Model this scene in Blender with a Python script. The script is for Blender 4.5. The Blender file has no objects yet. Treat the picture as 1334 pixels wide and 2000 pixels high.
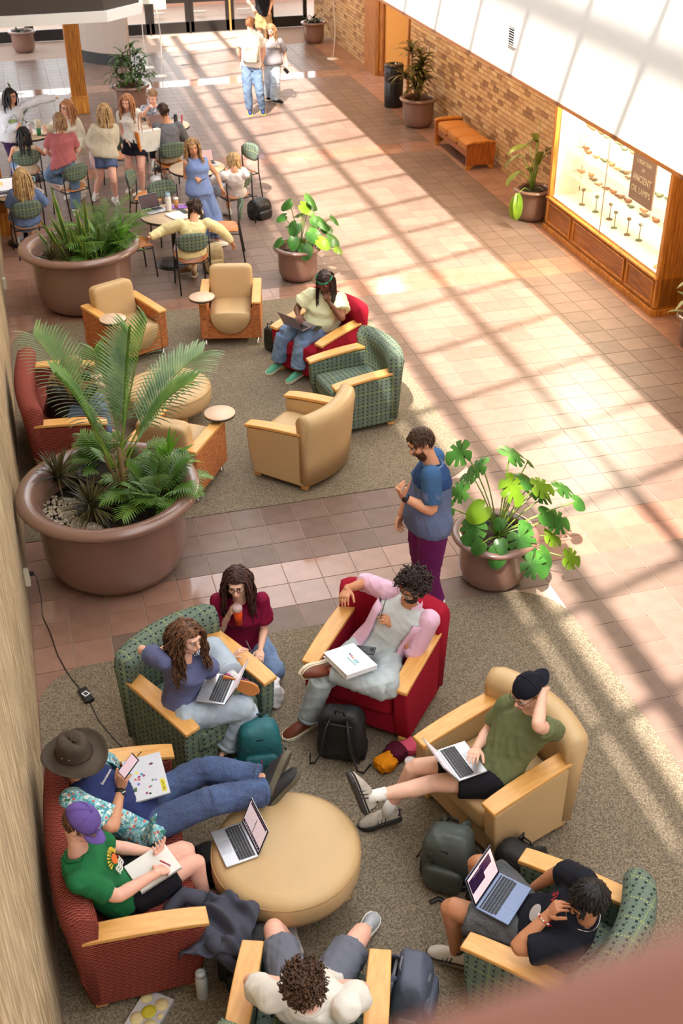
import bpy, bmesh, math, random
import numpy as np
from mathutils import Vector, Matrix, Euler, noise as mnoise
SC = bpy.context.scene
COL = SC.collection
U = 0.32                     # one floor tile, metres
# ---------------------------------------------------------------- camera
cam_d = bpy.data.cameras.new('camera'); cam = bpy.data.objects.new('camera', cam_d); COL.objects.link(cam)
cam.location = (-8.25241*U, -28.1067*U, 19.2987*U)
cam.rotation_euler = (0.986904, 0.0045313, -0.267534)
cam_d.sensor_fit = 'VERTICAL'; cam_d.sensor_height = 36.0; cam_d.lens = 2241.57/2000*36
cam_d.clip_start = 0.02; cam_d.clip_end = 200
cam_d.dof.use_dof = True; cam_d.dof.focus_distance = 8.2; cam_d.dof.aperture_fstop = 4.0
SC.camera = cam
# ---------------------------------------------------------------- world, sun, large lights, exposure
w = bpy.data.worlds.new('sky'); SC.world = w; w.use_nodes = True
bg = w.node_tree.nodes['Background']; bg.inputs[0].default_value = (0.95, 0.97, 1.0, 1); bg.inputs[1].default_value = 3.9
sd = bpy.data.lights.new('sun', 'SUN'); sun = bpy.data.objects.new('sun', sd); COL.objects.link(sun)
sd.energy = 15.5; sd.angle = math.radians(0.9); sd.color = (1.0, 0.90, 0.78)
sun.rotation_euler = Vector((0.366, 0.60, -1.0)).to_track_quat('-Z', 'Y').to_euler()
for i, y in enumerate((1.5, 4.2, 6.9, 9.6, 12.3, 15.0, 17.7, 20.4)):   # warm downlights in the low ceiling under the gallery
    ld = bpy.data.lights.new('downlight', 'AREA'); ld.shape = 'DISK'; ld.size = 0.5; ld.energy = 40; ld.color = (1.0, 0.68, 0.36)
    lo = bpy.data.objects.new('downlight', ld); COL.objects.link(lo); lo.location = (4.2, y, 3.15)
SC.view_settings.view_transform = 'Standard'; SC.view_settings.look = 'None'
SC.view_settings.gamma = 1.0; SC.view_settings.use_curve_mapping = False
SC.view_settings.exposure = 0.0
SC.cycles.max_bounces = 8; SC.cycles.diffuse_bounces = 4; SC.cycles.glossy_bounces = 3; SC.cycles.transparent_max_bounces = 12
SC.cycles.caustics_reflective = False; SC.cycles.caustics_refractive = False
SC.cycles.sample_clamp_indirect = 5.0
# ---------------------------------------------------------------- materials
def srgb(r, g, b):
    f = lambda c: (c/255/12.92) if c/255 <= 0.04045 else ((c/255+0.055)/1.055)**2.4
    return (f(r), f(g), f(b), 1)
MATS = {}
def nd(nt, t, **kw):
    n = nt.nodes.new(t)
    for k, v in kw.items(): setattr(n, k, v)
    return n
def mat(name, rgb, rough=0.6, var=0.12, vs=8.0, bump=0.0, bs=150.0, metal=0.0, coat=0.0, spec=0.5, stretch=None, emit=0.0, alpha=1.0, sheen=0.0, attr=None, uv=False, trans=0.0):
    """one procedural material: colour with noise variation and fine relief"""
    if name in MATS: return MATS[name]
    m = bpy.data.materials.new(name); m.use_nodes = True; nt = m.node_tree; b = nt.nodes['Principled BSDF']
    L = nt.links.new
    b.inputs['Roughness'].default_value = rough; b.inputs['Metallic'].default_value = metal
    b.inputs['Coat Weight'].default_value = coat; b.inputs['Coat Roughness'].default_value = 0.12
    b.inputs['Specular IOR Level'].default_value = spec; b.inputs['Sheen Weight'].default_value = sheen
    b.inputs['Alpha'].default_value = alpha
    if trans: b.inputs['Transmission Weight'].default_value = trans; b.inputs['IOR'].default_value = 1.1
    c = srgb(*rgb)
    tc = nd(nt, 'ShaderNodeTexCoord'); mp = nd(nt, 'ShaderNodeMapping')
    L(tc.outputs['UV' if uv else 'Object'], mp.inputs[0])
    if stretch: mp.inputs['Scale'].default_value = stretch
    n = nd(nt, 'ShaderNodeTexNoise'); n.inputs['Scale'].default_value = vs; n.inputs['Detail'].default_value = 4; L(mp.outputs[0], n.inputs[0])
    r = nd(nt, 'ShaderNodeMapRange'); r.inputs[1].default_value = 0.25; r.inputs[2].default_value = 0.75
    r.inputs[3].default_value = 1-var; r.inputs[4].default_value = 1+var; L(n.outputs[0], r.inputs[0])
    mx = nd(nt, 'ShaderNodeVectorMath', operation='SCALE'); L(r.outputs[0], mx.inputs['Scale'])
    if attr:
        a = nd(nt, 'ShaderNodeAttribute'); a.attribute_name = attr; L(a.outputs['Color'], mx.inputs[0])
    else: mx.inputs[0].default_value = c[:3]
    L(mx.outputs[0], b.inputs['Base Color'])
    if emit: L(mx.outputs[0], b.inputs['Emission Color']); b.inputs['Emission Strength'].default_value = emit
    if bump:
        n2 = nd(nt, 'ShaderNodeTexNoise'); n2.inputs['Scale'].default_value = bs; n2.inputs['Detail'].default_value = 2; L(mp.outputs[0], n2.inputs[0])
        bp = nd(nt, 'ShaderNodeBump'); bp.inputs['Strength'].default_value = bump; bp.inputs['Distance'].default_value = 0.01
        L(n2.outputs[0], bp.inputs['Height']); L(bp.outputs[0], b.inputs['Normal'])
    MATS[name] = m
    return m
def mix_rgb(nt, fac, a, b):
    n = nd(nt, 'ShaderNodeMix', data_type='RGBA')
    for s, v in ((0, fac), (6, a), (7, b)):
        if hasattr(v, 'is_output'): nt.links.new(v, n.inputs[s])
        else: n.inputs[s].default_value = v
    return n.outputs[2]
def mth(nt, op, a, b=None, c=None):
    n = nd(nt, 'ShaderNodeMath', operation=op)
    for i, v in enumerate((a, b, c)):
        if v is None: continue
        if hasattr(v, 'is_output'): nt.links.new(v, n.inputs[i])
        else: n.inputs[i].default_value = v
    return n.outputs[0]
def base_mat(name, rough=0.6, coord='UV'):
    m = bpy.data.materials.new(name); m.use_nodes = True; nt = m.node_tree; b = nt.nodes['Principled BSDF']
    b.inputs['Roughness'].default_value = rough
    tc = nd(nt, 'ShaderNodeTexCoord'); sp = nd(nt, 'ShaderNodeSeparateXYZ'); nt.links.new(tc.outputs[coord], sp.inputs[0])
    MATS[name] = m
    return m, nt, b, tc, sp
def add_bump(nt, b, h, strength, dist=0.01):
    bp = nd(nt, 'ShaderNodeBump'); bp.inputs['Strength'].default_value = strength; bp.inputs['Distance'].default_value = dist
    nt.links.new(h, bp.inputs['Height']); nt.links.new(bp.outputs[0], b.inputs['Normal'])
def noise_fac(nt, tc, coord, scale, stretch=None, lo=0.35, hi=0.65, detail=3):
    n = nd(nt, 'ShaderNodeTexNoise'); n.inputs['Scale'].default_value = scale; n.inputs['Detail'].default_value = detail
    if stretch:
        mp = nd(nt, 'ShaderNodeMapping'); mp.inputs['Scale'].default_value = stretch; nt.links.new(tc.outputs[coord], mp.inputs[0]); nt.links.new(mp.outputs[0], n.inputs[0])
    else: nt.links.new(tc.outputs[coord], n.inputs[0])
    r = nd(nt, 'ShaderNodeMapRange'); r.inputs[1].default_value = lo; r.inputs[2].default_value = hi; nt.links.new(n.outputs[0], r.inputs[0])
    return r.outputs[0]
def dots(nt, sp, px, py, ox, oy, rx, ry):
    """elliptical dots repeating every px, py in UV metres; returns 0/1"""
    u = mth(nt, 'SUBTRACT', mth(nt, 'FRACT', mth(nt, 'DIVIDE', mth(nt, 'ADD', sp.outputs[0], 50*px+ox), px)), 0.5)
    v = mth(nt, 'SUBTRACT', mth(nt, 'FRACT', mth(nt, 'DIVIDE', mth(nt, 'ADD', sp.outputs[1], 50*py+oy), py)), 0.5)
    u = mth(nt, 'DIVIDE', mth(nt, 'MULTIPLY', u, px), rx); v = mth(nt, 'DIVIDE', mth(nt, 'MULTIPLY', v, py), ry)
    d = mth(nt, 'ADD', mth(nt, 'MULTIPLY', u, u), mth(nt, 'MULTIPLY', v, v))
    return mth(nt, 'LESS_THAN', d, 1.0)
def green_fabric():
    m, nt, b, tc, sp = base_mat('green_patterned_fabric', 0.85)
    base = mix_rgb(nt, noise_fac(nt, tc, 'UV', 300), srgb(98, 113, 100), srgb(118, 134, 120))
    c = mix_rgb(nt, dots(nt, sp, 0.054, 0.046, 0, 0, 0.009, 0.010), base, srgb(46, 58, 56))
    c = mix_rgb(nt, dots(nt, sp, 0.054, 0.046, 0.009, 0.021, 0.006, 0.004), c, srgb(50, 64, 60))
    c = mix_rgb(nt, dots(nt, sp, 0.018, 0.138, 0, 0.02, 0.006, 0.0026), c, srgb(186, 194, 92))
    c = mix_rgb(nt, dots(nt, sp, 0.162, 0.018, 0.027, 0, 0.0024, 0.005), c, srgb(170, 182, 90))
    nt.links.new(c, b.inputs['Base Color']); add_bump(nt, b, noise_fac(nt, tc, 'UV', 500), 0.25, 0.004)
    b.inputs['Specular IOR Level'].default_value = 0.2
    return m
def red_check_fabric():
    m, nt, b, tc, sp = base_mat('red_woven_check_fabric', 0.85)
    base = mix_rgb(nt, noise_fac(nt, tc, 'UV', 220, (1, 3, 1)), srgb(118, 50, 46), srgb(150, 68, 58))
    c = mix_rgb(nt, dots(nt, sp, 0.046, 0.034, 0, 0, 0.020, 0.0018), base, srgb(176, 108, 80))
    c = mix_rgb(nt, dots(nt, sp, 0.046, 0.034, 0.023, 0.017, 0.020, 0.0018), c, srgb(170, 100, 76))
    c = mix_rgb(nt, dots(nt, sp, 0.046, 0.034, 0.0, 0.008, 0.018, 0.0035), c, srgb(92, 36, 38)); c = mix_rgb(nt, dots(nt, sp, 0.046, 0.034, 0.023, 0.025, 0.018, 0.0035), c, srgb(92, 36, 38))
    nt.links.new(c, b.inputs['Base Color']); add_bump(nt, b, noise_fac(nt, tc, 'UV', 400), 0.3, 0.004)
    b.inputs['Specular IOR Level'].default_value = 0.2
    return m
def stria_fabric():
    m, nt, b, tc, sp = base_mat('orange_striated_fabric', 0.8)
    f = noise_fac(nt, tc, 'UV', 40, (0.35, 4.5, 1), 0.38, 0.62)
    c = mix_rgb(nt, f, srgb(140, 72, 34), srgb(216, 138, 78))
    c = mix_rgb(nt, noise_fac(nt, tc, 'UV', 55, (0.5, 4.0, 1), 0.62, 0.68), c, srgb(120, 84, 44))
    nt.links.new(c, b.inputs['Base Color']); add_bump(nt, b, f, 0.35, 0.004)
    return m
def carpet_mat():
    m, nt, b, tc, sp = base_mat('speckled_carpet', 0.95, 'Object')
    c = mix_rgb(nt, noise_fac(nt, tc, 'Object', 90, None, 0.40, 0.62, 4), srgb(112, 101, 86), srgb(164, 150, 129))
    c = mix_rgb(nt, noise_fac(nt, tc, 'Object', 160, None, 0.62, 0.70, 2), c, srgb(198, 186, 163))
    c2 = mix_rgb(nt, noise_fac(nt, tc, 'Object', 1.2, None, 0.3, 0.7, 4), (0.92, 0.92, 0.92, 1), (1.04, 1.03, 1.0, 1))
    mm = nd(nt, 'ShaderNodeMix', data_type='RGBA', blend_type='MULTIPLY'); mm.inputs[0].default_value = 1
    nt.links.new(c, mm.inputs[6]); nt.links.new(c2, mm.inputs[7]); nt.links.new(mm.outputs[2], b.inputs['Base Color'])
    add_bump(nt, b, noise_fac(nt, tc, 'Object', 260), 0.6, 0.006); b.inputs['Specular IOR Level'].default_value = 0.1
    return m
def wood_mat(name, c1, c2, rough=0.35, stretch=(1, 1, 1), scale=14, coord='Object'):
    m, nt, b, tc, sp = base_mat(name, rough, coord)
    f = noise_fac(nt, tc, coord, scale, stretch, 0.35, 0.65, 6)
    c = mix_rgb(nt, f, srgb(*c1), srgb(*c2)); nt.links.new(c, b.inputs['Base Color'])
    add_bump(nt, b, f, 0.08, 0.004)
    return m
def stone_wall_mat():
    m, nt, b, tc, sp = base_mat('split_face_tan_stone', 0.85, 'Object')
    f = noise_fac(nt, tc, 'Object', 3.2, (1, 9, 1.1), 0.36, 0.64, 8)
    g = noise_fac(nt, tc, 'Object', 1.3, (1, 1, 0.5), 0.35, 0.7, 5)
    c = mix_rgb(nt, f, srgb(160, 132, 98), srgb(228, 204, 164)); c = mix_rgb(nt, mth(nt, 'MULTIPLY', g, 0.45), c, srgb(228, 208, 172))
    nt.links.new(c, b.inputs['Base Color']); add_bump(nt, b, f, 0.9, 0.03)
    return m
def floral_mat():
    m, nt, b, tc, sp = base_mat('aloha_print', 0.75, 'Object')
    v = nd(nt, 'ShaderNodeTexVoronoi'); v.inputs['Scale'].default_value = 26; nt.links.new(tc.outputs['Object'], v.inputs[0])
    c = mix_rgb(nt, noise_fac(nt, tc, 'Object', 28, None, 0.45, 0.55), srgb(150, 206, 214), srgb(66, 150, 168))
    c = mix_rgb(nt, noise_fac(nt, tc, 'Object', 34, None, 0.56, 0.60), c, srgb(226, 238, 234))
    c = mix_rgb(nt, mth(nt, 'LESS_THAN', v.outputs['Distance'], 0.24), c, srgb(214, 104, 84))
    c = mix_rgb(nt, noise_fac(nt, tc, 'Object', 40, None, 0.60, 0.64), c, srgb(60, 120, 84))
    nt.links.new(c, b.inputs['Base Color']); return m
def blue_print_mat():
    m, nt, b, tc, sp = base_mat('navy_white_print', 0.75, 'Object')
    c = mix_rgb(nt, noise_fac(nt, tc, 'Object', 45, (1, 1, 2), 0.48, 0.54), srgb(38, 48, 84), srgb(214, 218, 228))
    nt.links.new(c, b.inputs['Base Color']); return m
# ---------------------------------------------------------------- objects
def link(name, me, parent=None, loc=None, rot=None):
    o = bpy.data.objects.new(name, me); COL.objects.link(o)
    if parent: o.parent = parent
    if loc is not None: o.location = loc
    if rot is not None: o.rotation_euler = rot
    return o
def thing(name, label, cat, loc=(0, 0, 0), rz=0.0, group=None):
    o = link(name, None, None, loc, (0, 0, rz)); o.empty_display_size = 0.1
    o['label'] = label; o['category'] = cat
    if group: o['group'] = group
    return o
def tag(o, label, cat, group=None):
    o['label'] = label; o['category'] = cat
    if group: o['group'] = group
    return o
def copy_tree(o, parent=None):
    c = o.copy(); COL.objects.link(c)
    if parent: c.parent = parent
    for ch in o.children: copy_tree(ch, c)
    return c
def dup(o, loc, rz, label, group=None):
    c = copy_tree(o); c.location = loc; c.rotation_euler = (0, 0, rz); c['label'] = label
    if group: c['group'] = group
    return c
def R3(rx=0, ry=0, rz=0): return Euler((rx, ry, rz)).to_matrix()
class MB:
    """collects shapes into one mesh"""
    def __init__(s): s.v = []; s.f = []; s.m = []; s.sm = []; s.cols = []; s.ci = None
    def add(s, vs, fs, mi=0, smooth=False, T=None, col=None):
        n = len(s.v)
        if T is not None: vs = [T @ Vector(v) for v in vs]
        s.v.extend([tuple(v) for v in vs]); s.f.extend([tuple(i+n for i in f) for f in fs])
        s.m.extend([mi]*len(fs)); s.sm.extend([smooth]*len(fs)); s.cols.extend([col]*len(fs))
        return s
    def box(s, c, d, rot=None, mi=0, T=None, taper=1.0, col=None):
        x, y, z = [k/2 for k in d]; R = R3(*rot) if rot else None
        vs = [(-x, -y, -z), (x, -y, -z), (x, y, -z), (-x, y, -z), (-x*taper, -y*taper, z), (x*taper, -y*taper, z), (x*taper, y*taper, z), (-x*taper, y*taper, z)]
        vs = [(R @ Vector(v) if R else Vector(v)) + Vector(c) for v in vs]
        return s.add(vs, [(3, 2, 1, 0), (4, 5, 6, 7), (0, 1, 5, 4), (1, 2, 6, 5), (2, 3, 7, 6), (3, 0, 4, 7)], mi, False, T, col)
    def quad(s, a, b, c, d, mi=0): return s.add([a, b, c, d], [(0, 1, 2, 3)], mi)
    def lathe(s, prof, n=32, c=(0, 0, 0), mi=0, T=None, smooth=True, sx=1, sy=1):
        vs = []; fs = []; k = len(prof)
        for i in range(n):
            a = 2*math.pi*i/n
            for r, z in prof: vs.append((c[0]+r*sx*math.cos(a), c[1]+r*sy*math.sin(a), c[2]+z))
        for i in range(n):
            j = (i+1) % n
            for q in range(k-1): fs.append((i*k+q, j*k+q, j*k+q+1, i*k+q+1))
        if prof[0][0] > 1e-4: fs.append(tuple(i*k for i in reversed(range(n))))
        if prof[-1][0] > 1e-4: fs.append(tuple(i*k+k-1 for i in range(n)))
        return s.add(vs, fs, mi, smooth, T)
    def cyl(s, c, r, h, n=20, mi=0, T=None, b=0.0, smooth=True):
        p = [(r, 0), (r, h)] if b == 0 else [(r-b, 0), (r, b), (r, h-b), (r-b, h)]
        return s.lathe(p, n, c, mi, T, smooth)
    def tube(s, pts, r, n=8, mi=0, cap=True, flat=1.0, T=None, up=None, closed=False):
        pts = [Vector(p) for p in pts]; m = len(pts)
        rs = r if isinstance(r, (list, tuple)) else [r]*m
        vs = []; prev = None
        for i, p in enumerate(pts):
            t = (pts[min(i+1, m-1)]-pts[max(i-1, 0)])
            if t.length < 1e-7: t = Vector((0, 0, 1))
            t.normalize()
            if up is not None: a = Vector(up)
            elif prev is not None: a = prev
            else: a = Vector((0, 0, 1)) if abs(t.z) < 0.9 else Vector((1, 0, 0))
            x = a.cross(t)
            if x.length < 1e-5: x = Vector((1, 0, 0)).cross(t)
            if x.length < 1e-5: x = Vector((0, 1, 0)).cross(t)
            x.normalize(); y = t.cross(x).normalized(); prev = y
            for k in range(n):
                an = 2*math.pi*k/n
                vs.append(p + x*(rs[i]*math.cos(an)) + y*(rs[i]*flat*math.sin(an)))
        fs = [(i*n+k, i*n+(k+1) % n, (i+1)*n+(k+1) % n, (i+1)*n+k) for i in range(m-1) for k in range(n)]
        if cap: fs += [tuple(reversed(range(n))), tuple((m-1)*n+k for k in range(n))]
        return s.add(vs, fs, mi, True, T)
    def ball(s, c, d, n=16, m=10, mi=0, T=None, rot=None, e=1.0):
        """ellipsoid with semi-axes d; e<1 squares it off"""
        vs = []; fs = []; R = R3(*rot) if rot else (Matrix.Identity(3))
        p = lambda t: math.copysign(abs(t)**e, t)
        for j in range(m+1):
            ph = math.pi*j/m - math.pi/2
            for i in range(n):
                th = 2*math.pi*i/n
                q = Vector((d[0]*p(math.cos(ph))*p(math.cos(th)), d[1]*p(math.cos(ph))*p(math.sin(th)), d[2]*p(math.sin(ph))))
                vs.append(R @ q + Vector(c))
        for j in range(m):
            for i in range(n): fs.append((j*n+i, j*n+(i+1) % n, (j+1)*n+(i+1) % n, (j+1)*n+i))
        return s.add(vs, fs, mi, True, T)
    def prism(s, poly, z0, z1, mi=0, T=None, ax='z', smooth=False):
        n = len(poly)
        def P(a, b, h): return {'z': (a, b, h), 'y': (a, h, b), 'x': (h, a, b)}[ax]
        vs = [P(a, b, z0) for a, b in poly] + [P(a, b, z1) for a, b in poly]
        fs = [tuple(reversed(range(n))), tuple(range(n, 2*n))] + [(i, (i+1) % n, n+(i+1) % n, n+i) for i in range(n)]
        return s.add(vs, fs, mi, smooth, T)
    def sheet(s, P, nu, nv, mi=0, T=None):
        vs = [P(i/(nu-1), j/(nv-1)) for j in range(nv) for i in range(nu)]
        fs = [(j*nu+i, j*nu+i+1, (j+1)*nu+i+1, (j+1)*nu+i) for j in range(nv-1) for i in range(nu-1)]
        return s.add(vs, fs, mi, True, T)
    def mesh(s, name, mats, bevel=0.0, seg=2, uv=False, weld=False):
        me = bpy.data.meshes.new(name); me.from_pydata(s.v, [], s.f)
        if not isinstance(mats, (list, tuple)): mats = [mats]
        for m in mats: me.materials.append(m)
        me.polygons.foreach_set('material_index', s.m); me.polygons.foreach_set('use_smooth', s.sm)
        if any(c is not None for c in s.cols):
            at = me.color_attributes.new('tint', 'FLOAT_COLOR', 'CORNER'); arr = []
            for p, c in zip(me.polygons, s.cols): arr.extend(list(c)*p.loop_total)
            at.data.foreach_set('color', arr)
        bm = bmesh.new(); bm.from_mesh(me)
        if weld: bmesh.ops.remove_doubles(bm, verts=bm.verts, dist=1e-5)
        bmesh.ops.recalc_face_normals(bm, faces=bm.faces)
        if bevel > 0:
            es = [e for e in bm.edges if len(e.link_faces) == 2 and e.calc_face_angle(0) > 0.6]
            r = bmesh.ops.bevel(bm, geom=es, offset=bevel, segments=seg, affect='EDGES', profile=0.5, clamp_overlap=True)
            for f in r['faces']: f.smooth = True
        bm.to_mesh(me); bm.free()
        if uv: box_uv(me)
        return me
    def obj(s, name, mats, parent=None, loc=None, rot=None, **kw):
        return link(name, s.mesh(name, mats, **kw), parent, loc, rot)
def box_uv(me):
    """metric box-projected UVs so woven patterns keep their size"""
    n = len(me.loops); co = np.empty(len(me.vertices)*3); me.vertices.foreach_get('co', co); co = co.reshape(-1, 3)
    li = np.empty(n, int); me.loops.foreach_get('vertex_index', li)
    pn = np.empty(len(me.polygons)*3); me.polygons.foreach_get('normal', pn); pn = np.abs(pn.reshape(-1, 3))
    lt = np.empty(len(me.polygons), int); me.polygons.foreach_get('loop_total', lt)
    ax = np.repeat(np.argmax(pn*[1, 1.0, 0.9], 1), lt); c = co[li]
    uv = np.where((ax == 0)[:, None], c[:, [1, 2]], np.where((ax == 1)[:, None], c[:, [0, 2]], c[:, [0, 1]]))
    l = me.uv_layers.new(name='UVMap'); l.data.foreach_set('uv', uv.ravel())
def cushion(sx, sy, sz, n=8, e=0.35, c=(0, 0, 0), R=None, puff=0.0, T=None, warp=None):
    """pillow-like rounded block as verts, faces"""
    mb = MB()
    vs = []; fs = []; idx = {}
    def P(u, v, w):
        k = (round(u, 4), round(v, 4), round(w, 4))
        if k in idx: return idx[k]
        p = Vector((u, v, w)); q = p.normalized()
        m = max(abs(u), abs(v), abs(w)); L = (abs(q.x)**(2/e)+abs(q.y)**(2/e)+abs(q.z)**(2/e))**(-e/2)
        q = q*L
        x, y, z = q.x*sx/2, q.y*sy/2, q.z*sz/2
        if puff: z += math.copysign(puff*max(0, (1-(u*u)))*max(0, (1-(v*v))), w) if abs(w) > 0.9 else 0
        r = Vector((x, y, z))
        if warp: r = Vector(warp(r))
        if R is not None: r = R @ r
        vs.append(r+Vector(c)); idx[k] = len(vs)-1
        return idx[k]
    g = [2*i/n-1 for i in range(n+1)]
    g = [math.copysign(abs(t)**0.8, t) for t in g]
    for a in range(n):
        for b in range(n):
            for sgn in (-1, 1):
                for k in range(3):
                    q = []
                    for (i, j) in ((a, b), (a+1, b), (a+1, b+1), (a, b+1)):
                        t = [0, 0, 0]; t[k] = sgn; t[(k+1) % 3] = g[i]; t[(k+2) % 3] = g[j]; q.append(P(*t))
                    fs.append(tuple(q if sgn > 0 else reversed(q)))
    return vs, fs
def superbox(name, mats, parent, size, c, e=0.3, rot=None, n=8, uv=True, warp=None, puff=0.0):
    vs, fs = cushion(*size, n=n, e=e, c=c, R=R3(*rot) if rot else None, warp=warp, puff=puff)
    return MB().add(vs, fs, 0, True).obj(name, mats, parent, uv=uv)
def remesh_obj(mb, vox, name, mats, smooth=2, fold=0.0, fs=9.0, seed=0, extra=None):
    """fuse a soup of closed shapes into one continuous surface"""
    me = mb.mesh(name, mats); o = bpy.data.objects.new(name, me); COL.objects.link(o)
    md = o.modifiers.new('r', 'REMESH'); md.mode = 'VOXEL'; md.voxel_size = vox; md.use_smooth_shade = True
    if smooth: s2 = o.modifiers.new('s', 'SMOOTH'); s2.factor = 0.6; s2.iterations = smooth
    dg = bpy.context.evaluated_depsgraph_get(); dg.update()
    ev = bpy.data.meshes.new_from_object(o.evaluated_get(dg), depsgraph=dg)
    bpy.data.objects.remove(o); bpy.data.meshes.remove(me)
    if fold: folds(ev, fold, fs, seed)
    return ev
def folds(me, amp, sc, seed=0):
    n = len(me.vertices); co = np.empty(n*3); me.vertices.foreach_get('co', co); co = co.reshape(-1, 3)
    no = np.empty(n*3); me.vertices.foreach_get('normal', no); no = no.reshape(-1, 3)
    rs = np.random.RandomState(seed); d = np.zeros(n)
    for k in range(9):      # sums of warped sines: creases running across the cloth
        q = rs.normal(size=3); q /= np.linalg.norm(q); q2 = rs.normal(size=3); f = sc*(0.7+0.35*k)
        ph = (co@q)*f*2 + 1.6*np.sin((co@q2)*sc*0.7+rs.rand()*6) + rs.rand()*6
        d += (1-np.abs(np.sin(ph)))**2*(0.9/(1+0.25*k)) * (0.5+0.5*np.sin((co@q2)*sc*0.5+rs.rand()*6))
    d = d/ max(1e-6, d.max()) - 0.08
    co += no*(d*amp)[:, None]; me.vertices.foreach_set('co', co.ravel()); me.update()
def join_meshes(name, mes, mats):
    bm = bmesh.new()
    for me in mes: bm.from_mesh(me)
    out = bpy.data.meshes.new(name); bm.to_mesh(out); bm.free()
    for m in mats: out.materials.append(m)
    for me in mes: bpy.data.meshes.remove(me)
    out.polygons.foreach_set('use_smooth', [True]*len(out.polygons))
    return out
def text_mesh(txt, size, name='lettering', depth=0.001, align='CENTER'):
    cu = bpy.data.curves.new(name, 'FONT'); cu.body = txt; cu.size = size; cu.extrude = depth; cu.align_x = align; cu.align_y = 'CENTER'; cu.resolution_u = 2
    o = bpy.data.objects.new(name, cu); COL.objects.link(o); dg = bpy.context.evaluated_depsgraph_get(); dg.update()
    me = bpy.data.meshes.new_from_object(o.evaluated_get(dg), depsgraph=dg); bpy.data.objects.remove(o)
    return me
# ---------------------------------------------------------------- the setting
rnd = random.Random(5)
M_grout = mat('floor_grout', (172, 150, 136), 0.7, 0.1, 20)
def tile_mat(name, attr):
    m, nt, b, tc, sp = base_mat(name, 0.32, 'Object')
    b.inputs['Specular IOR Level'].default_value = 0.2
    a = nd(nt, 'ShaderNodeAttribute'); a.attribute_name = 'tint'
    f = noise_fac(nt, tc, 'Object', 6, None, 0.3, 0.7, 5)
    c = mix_rgb(nt, f, (0.90, 0.90, 0.90, 1), (1.1, 1.09, 1.08, 1))
    mm = nd(nt, 'ShaderNodeMix', data_type='RGBA', blend_type='MULTIPLY'); mm.inputs[0].default_value = 1
    nt.links.new(a.outputs['Color'], mm.inputs[6]); nt.links.new(c, mm.inputs[7]); nt.links.new(mm.outputs[2], b.inputs['Base Color'])
    add_bump(nt, b, noise_fac(nt, tc, 'Object', 25, None, 0.3, 0.7, 4), 0.06, 0.004)
    return m
M_tile = tile_mat('floor_tile_glaze', 'tint'); M_pol = tile_mat('polished_band_tile', 'tint'); M_pol.node_tree.nodes['Principled BSDF'].inputs['Roughness'].default_value = 0.10; M_pol.node_tree.nodes['Principled BSDF'].inputs['Specular IOR Level'].default_value = 0.75
LIGHT = srgb(158, 122, 106); DARK = srgb(126, 106, 97)
def rowY(k): return (-4 + k*(1-0.0003*k))*U if k > 0 else (-4+k)*U
def shade(c, f): return (c[0]*f, c[1]*f, c[2]*f, 1)
floor = thing('floor', 'terracotta and brown tiled floor', 'floor'); del floor['category']; floor['kind'] = 'structure'
sl = MB().box((0, 6, -0.06), (26, 48, 0.112)); sl.obj('grout_bed', M_grout, floor)
tiles = []
for k in range(-16, 72):
    y0, y1 = rowY(k), rowY(k+1)
    for i in range(-34, 17):
        x0, x1 = i*U, (i+1)*U
        if i < -10 and y1 < 8.6: continue
        band = (k % 20) in (0, 1) or i < -8 or i >= 15
        if i < -8 and k > 32: band = (k % 20) in (0, 1)
        on_carpet = (-10 <= i < 4 and (y1 <= -5*U+0.01 or (U-0.01 <= y0 and y1 <= 16.3*U)))
        if on_carpet and i > -10 and not (y1 > 14*U and y0 < 18*U): continue
        tiles.append((x0, x1, y0, y1, 2 if (k % 20) in (0, 1) and i < 15 else int(band)))
cp = Vector((cam.location.x, cam.location.y, cam.location.z))
Rc = cam.rotation_euler.to_matrix().transposed()
def seen(x, y, z=0, m=60):
    d = Rc @ (Vector((x, y, z))-cp)
    if d.z >= -0.1: return False
    px, py = 667+2241.57*d.x/-d.z, 1000-2241.57*d.y/-d.z
    return -m < px < 1334+m and -m < py < 2000+m
tiles.sort(key=lambda t: (not seen((t[0]+t[1])/2, (t[2]+t[3])/2), (Vector((t[0], t[2], 0))-cp).length))
g = 0.0035
variants = {}
for band in (2, 1, 0):
    for q in range(5):
        c = shade(LIGHT if band else DARK, 0.90+0.05*q)
        variants[band, q] = MB().box((0, 0, -0.002), (U-2*g, U-2*g, 0.008), col=c).mesh('tile', M_pol if band == 2 else M_tile, bevel=0.0015, seg=1)
rest = MB()
for n, (x0, x1, y0, y1, band) in enumerate(tiles):
    q = rnd.randrange(5)
    if n < 296:
        o = link('tile', variants[band, q], floor, ((x0+x1)/2, (y0+y1)/2, 0)); o.scale.y = (y1-y0-2*g)/(U-2*g)
    else: rest.box(((x0+x1)/2, (y0+y1)/2, -0.002), (U-2*g, y1-y0-2*g, 0.008), col=shade(LIGHT if band else DARK, 0.90+0.05*q), mi=1 if band == 2 else 0)
ro = rest.obj('far_tiles', [M_tile, M_pol], floor); ro['kind'] = 'stuff'
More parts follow.
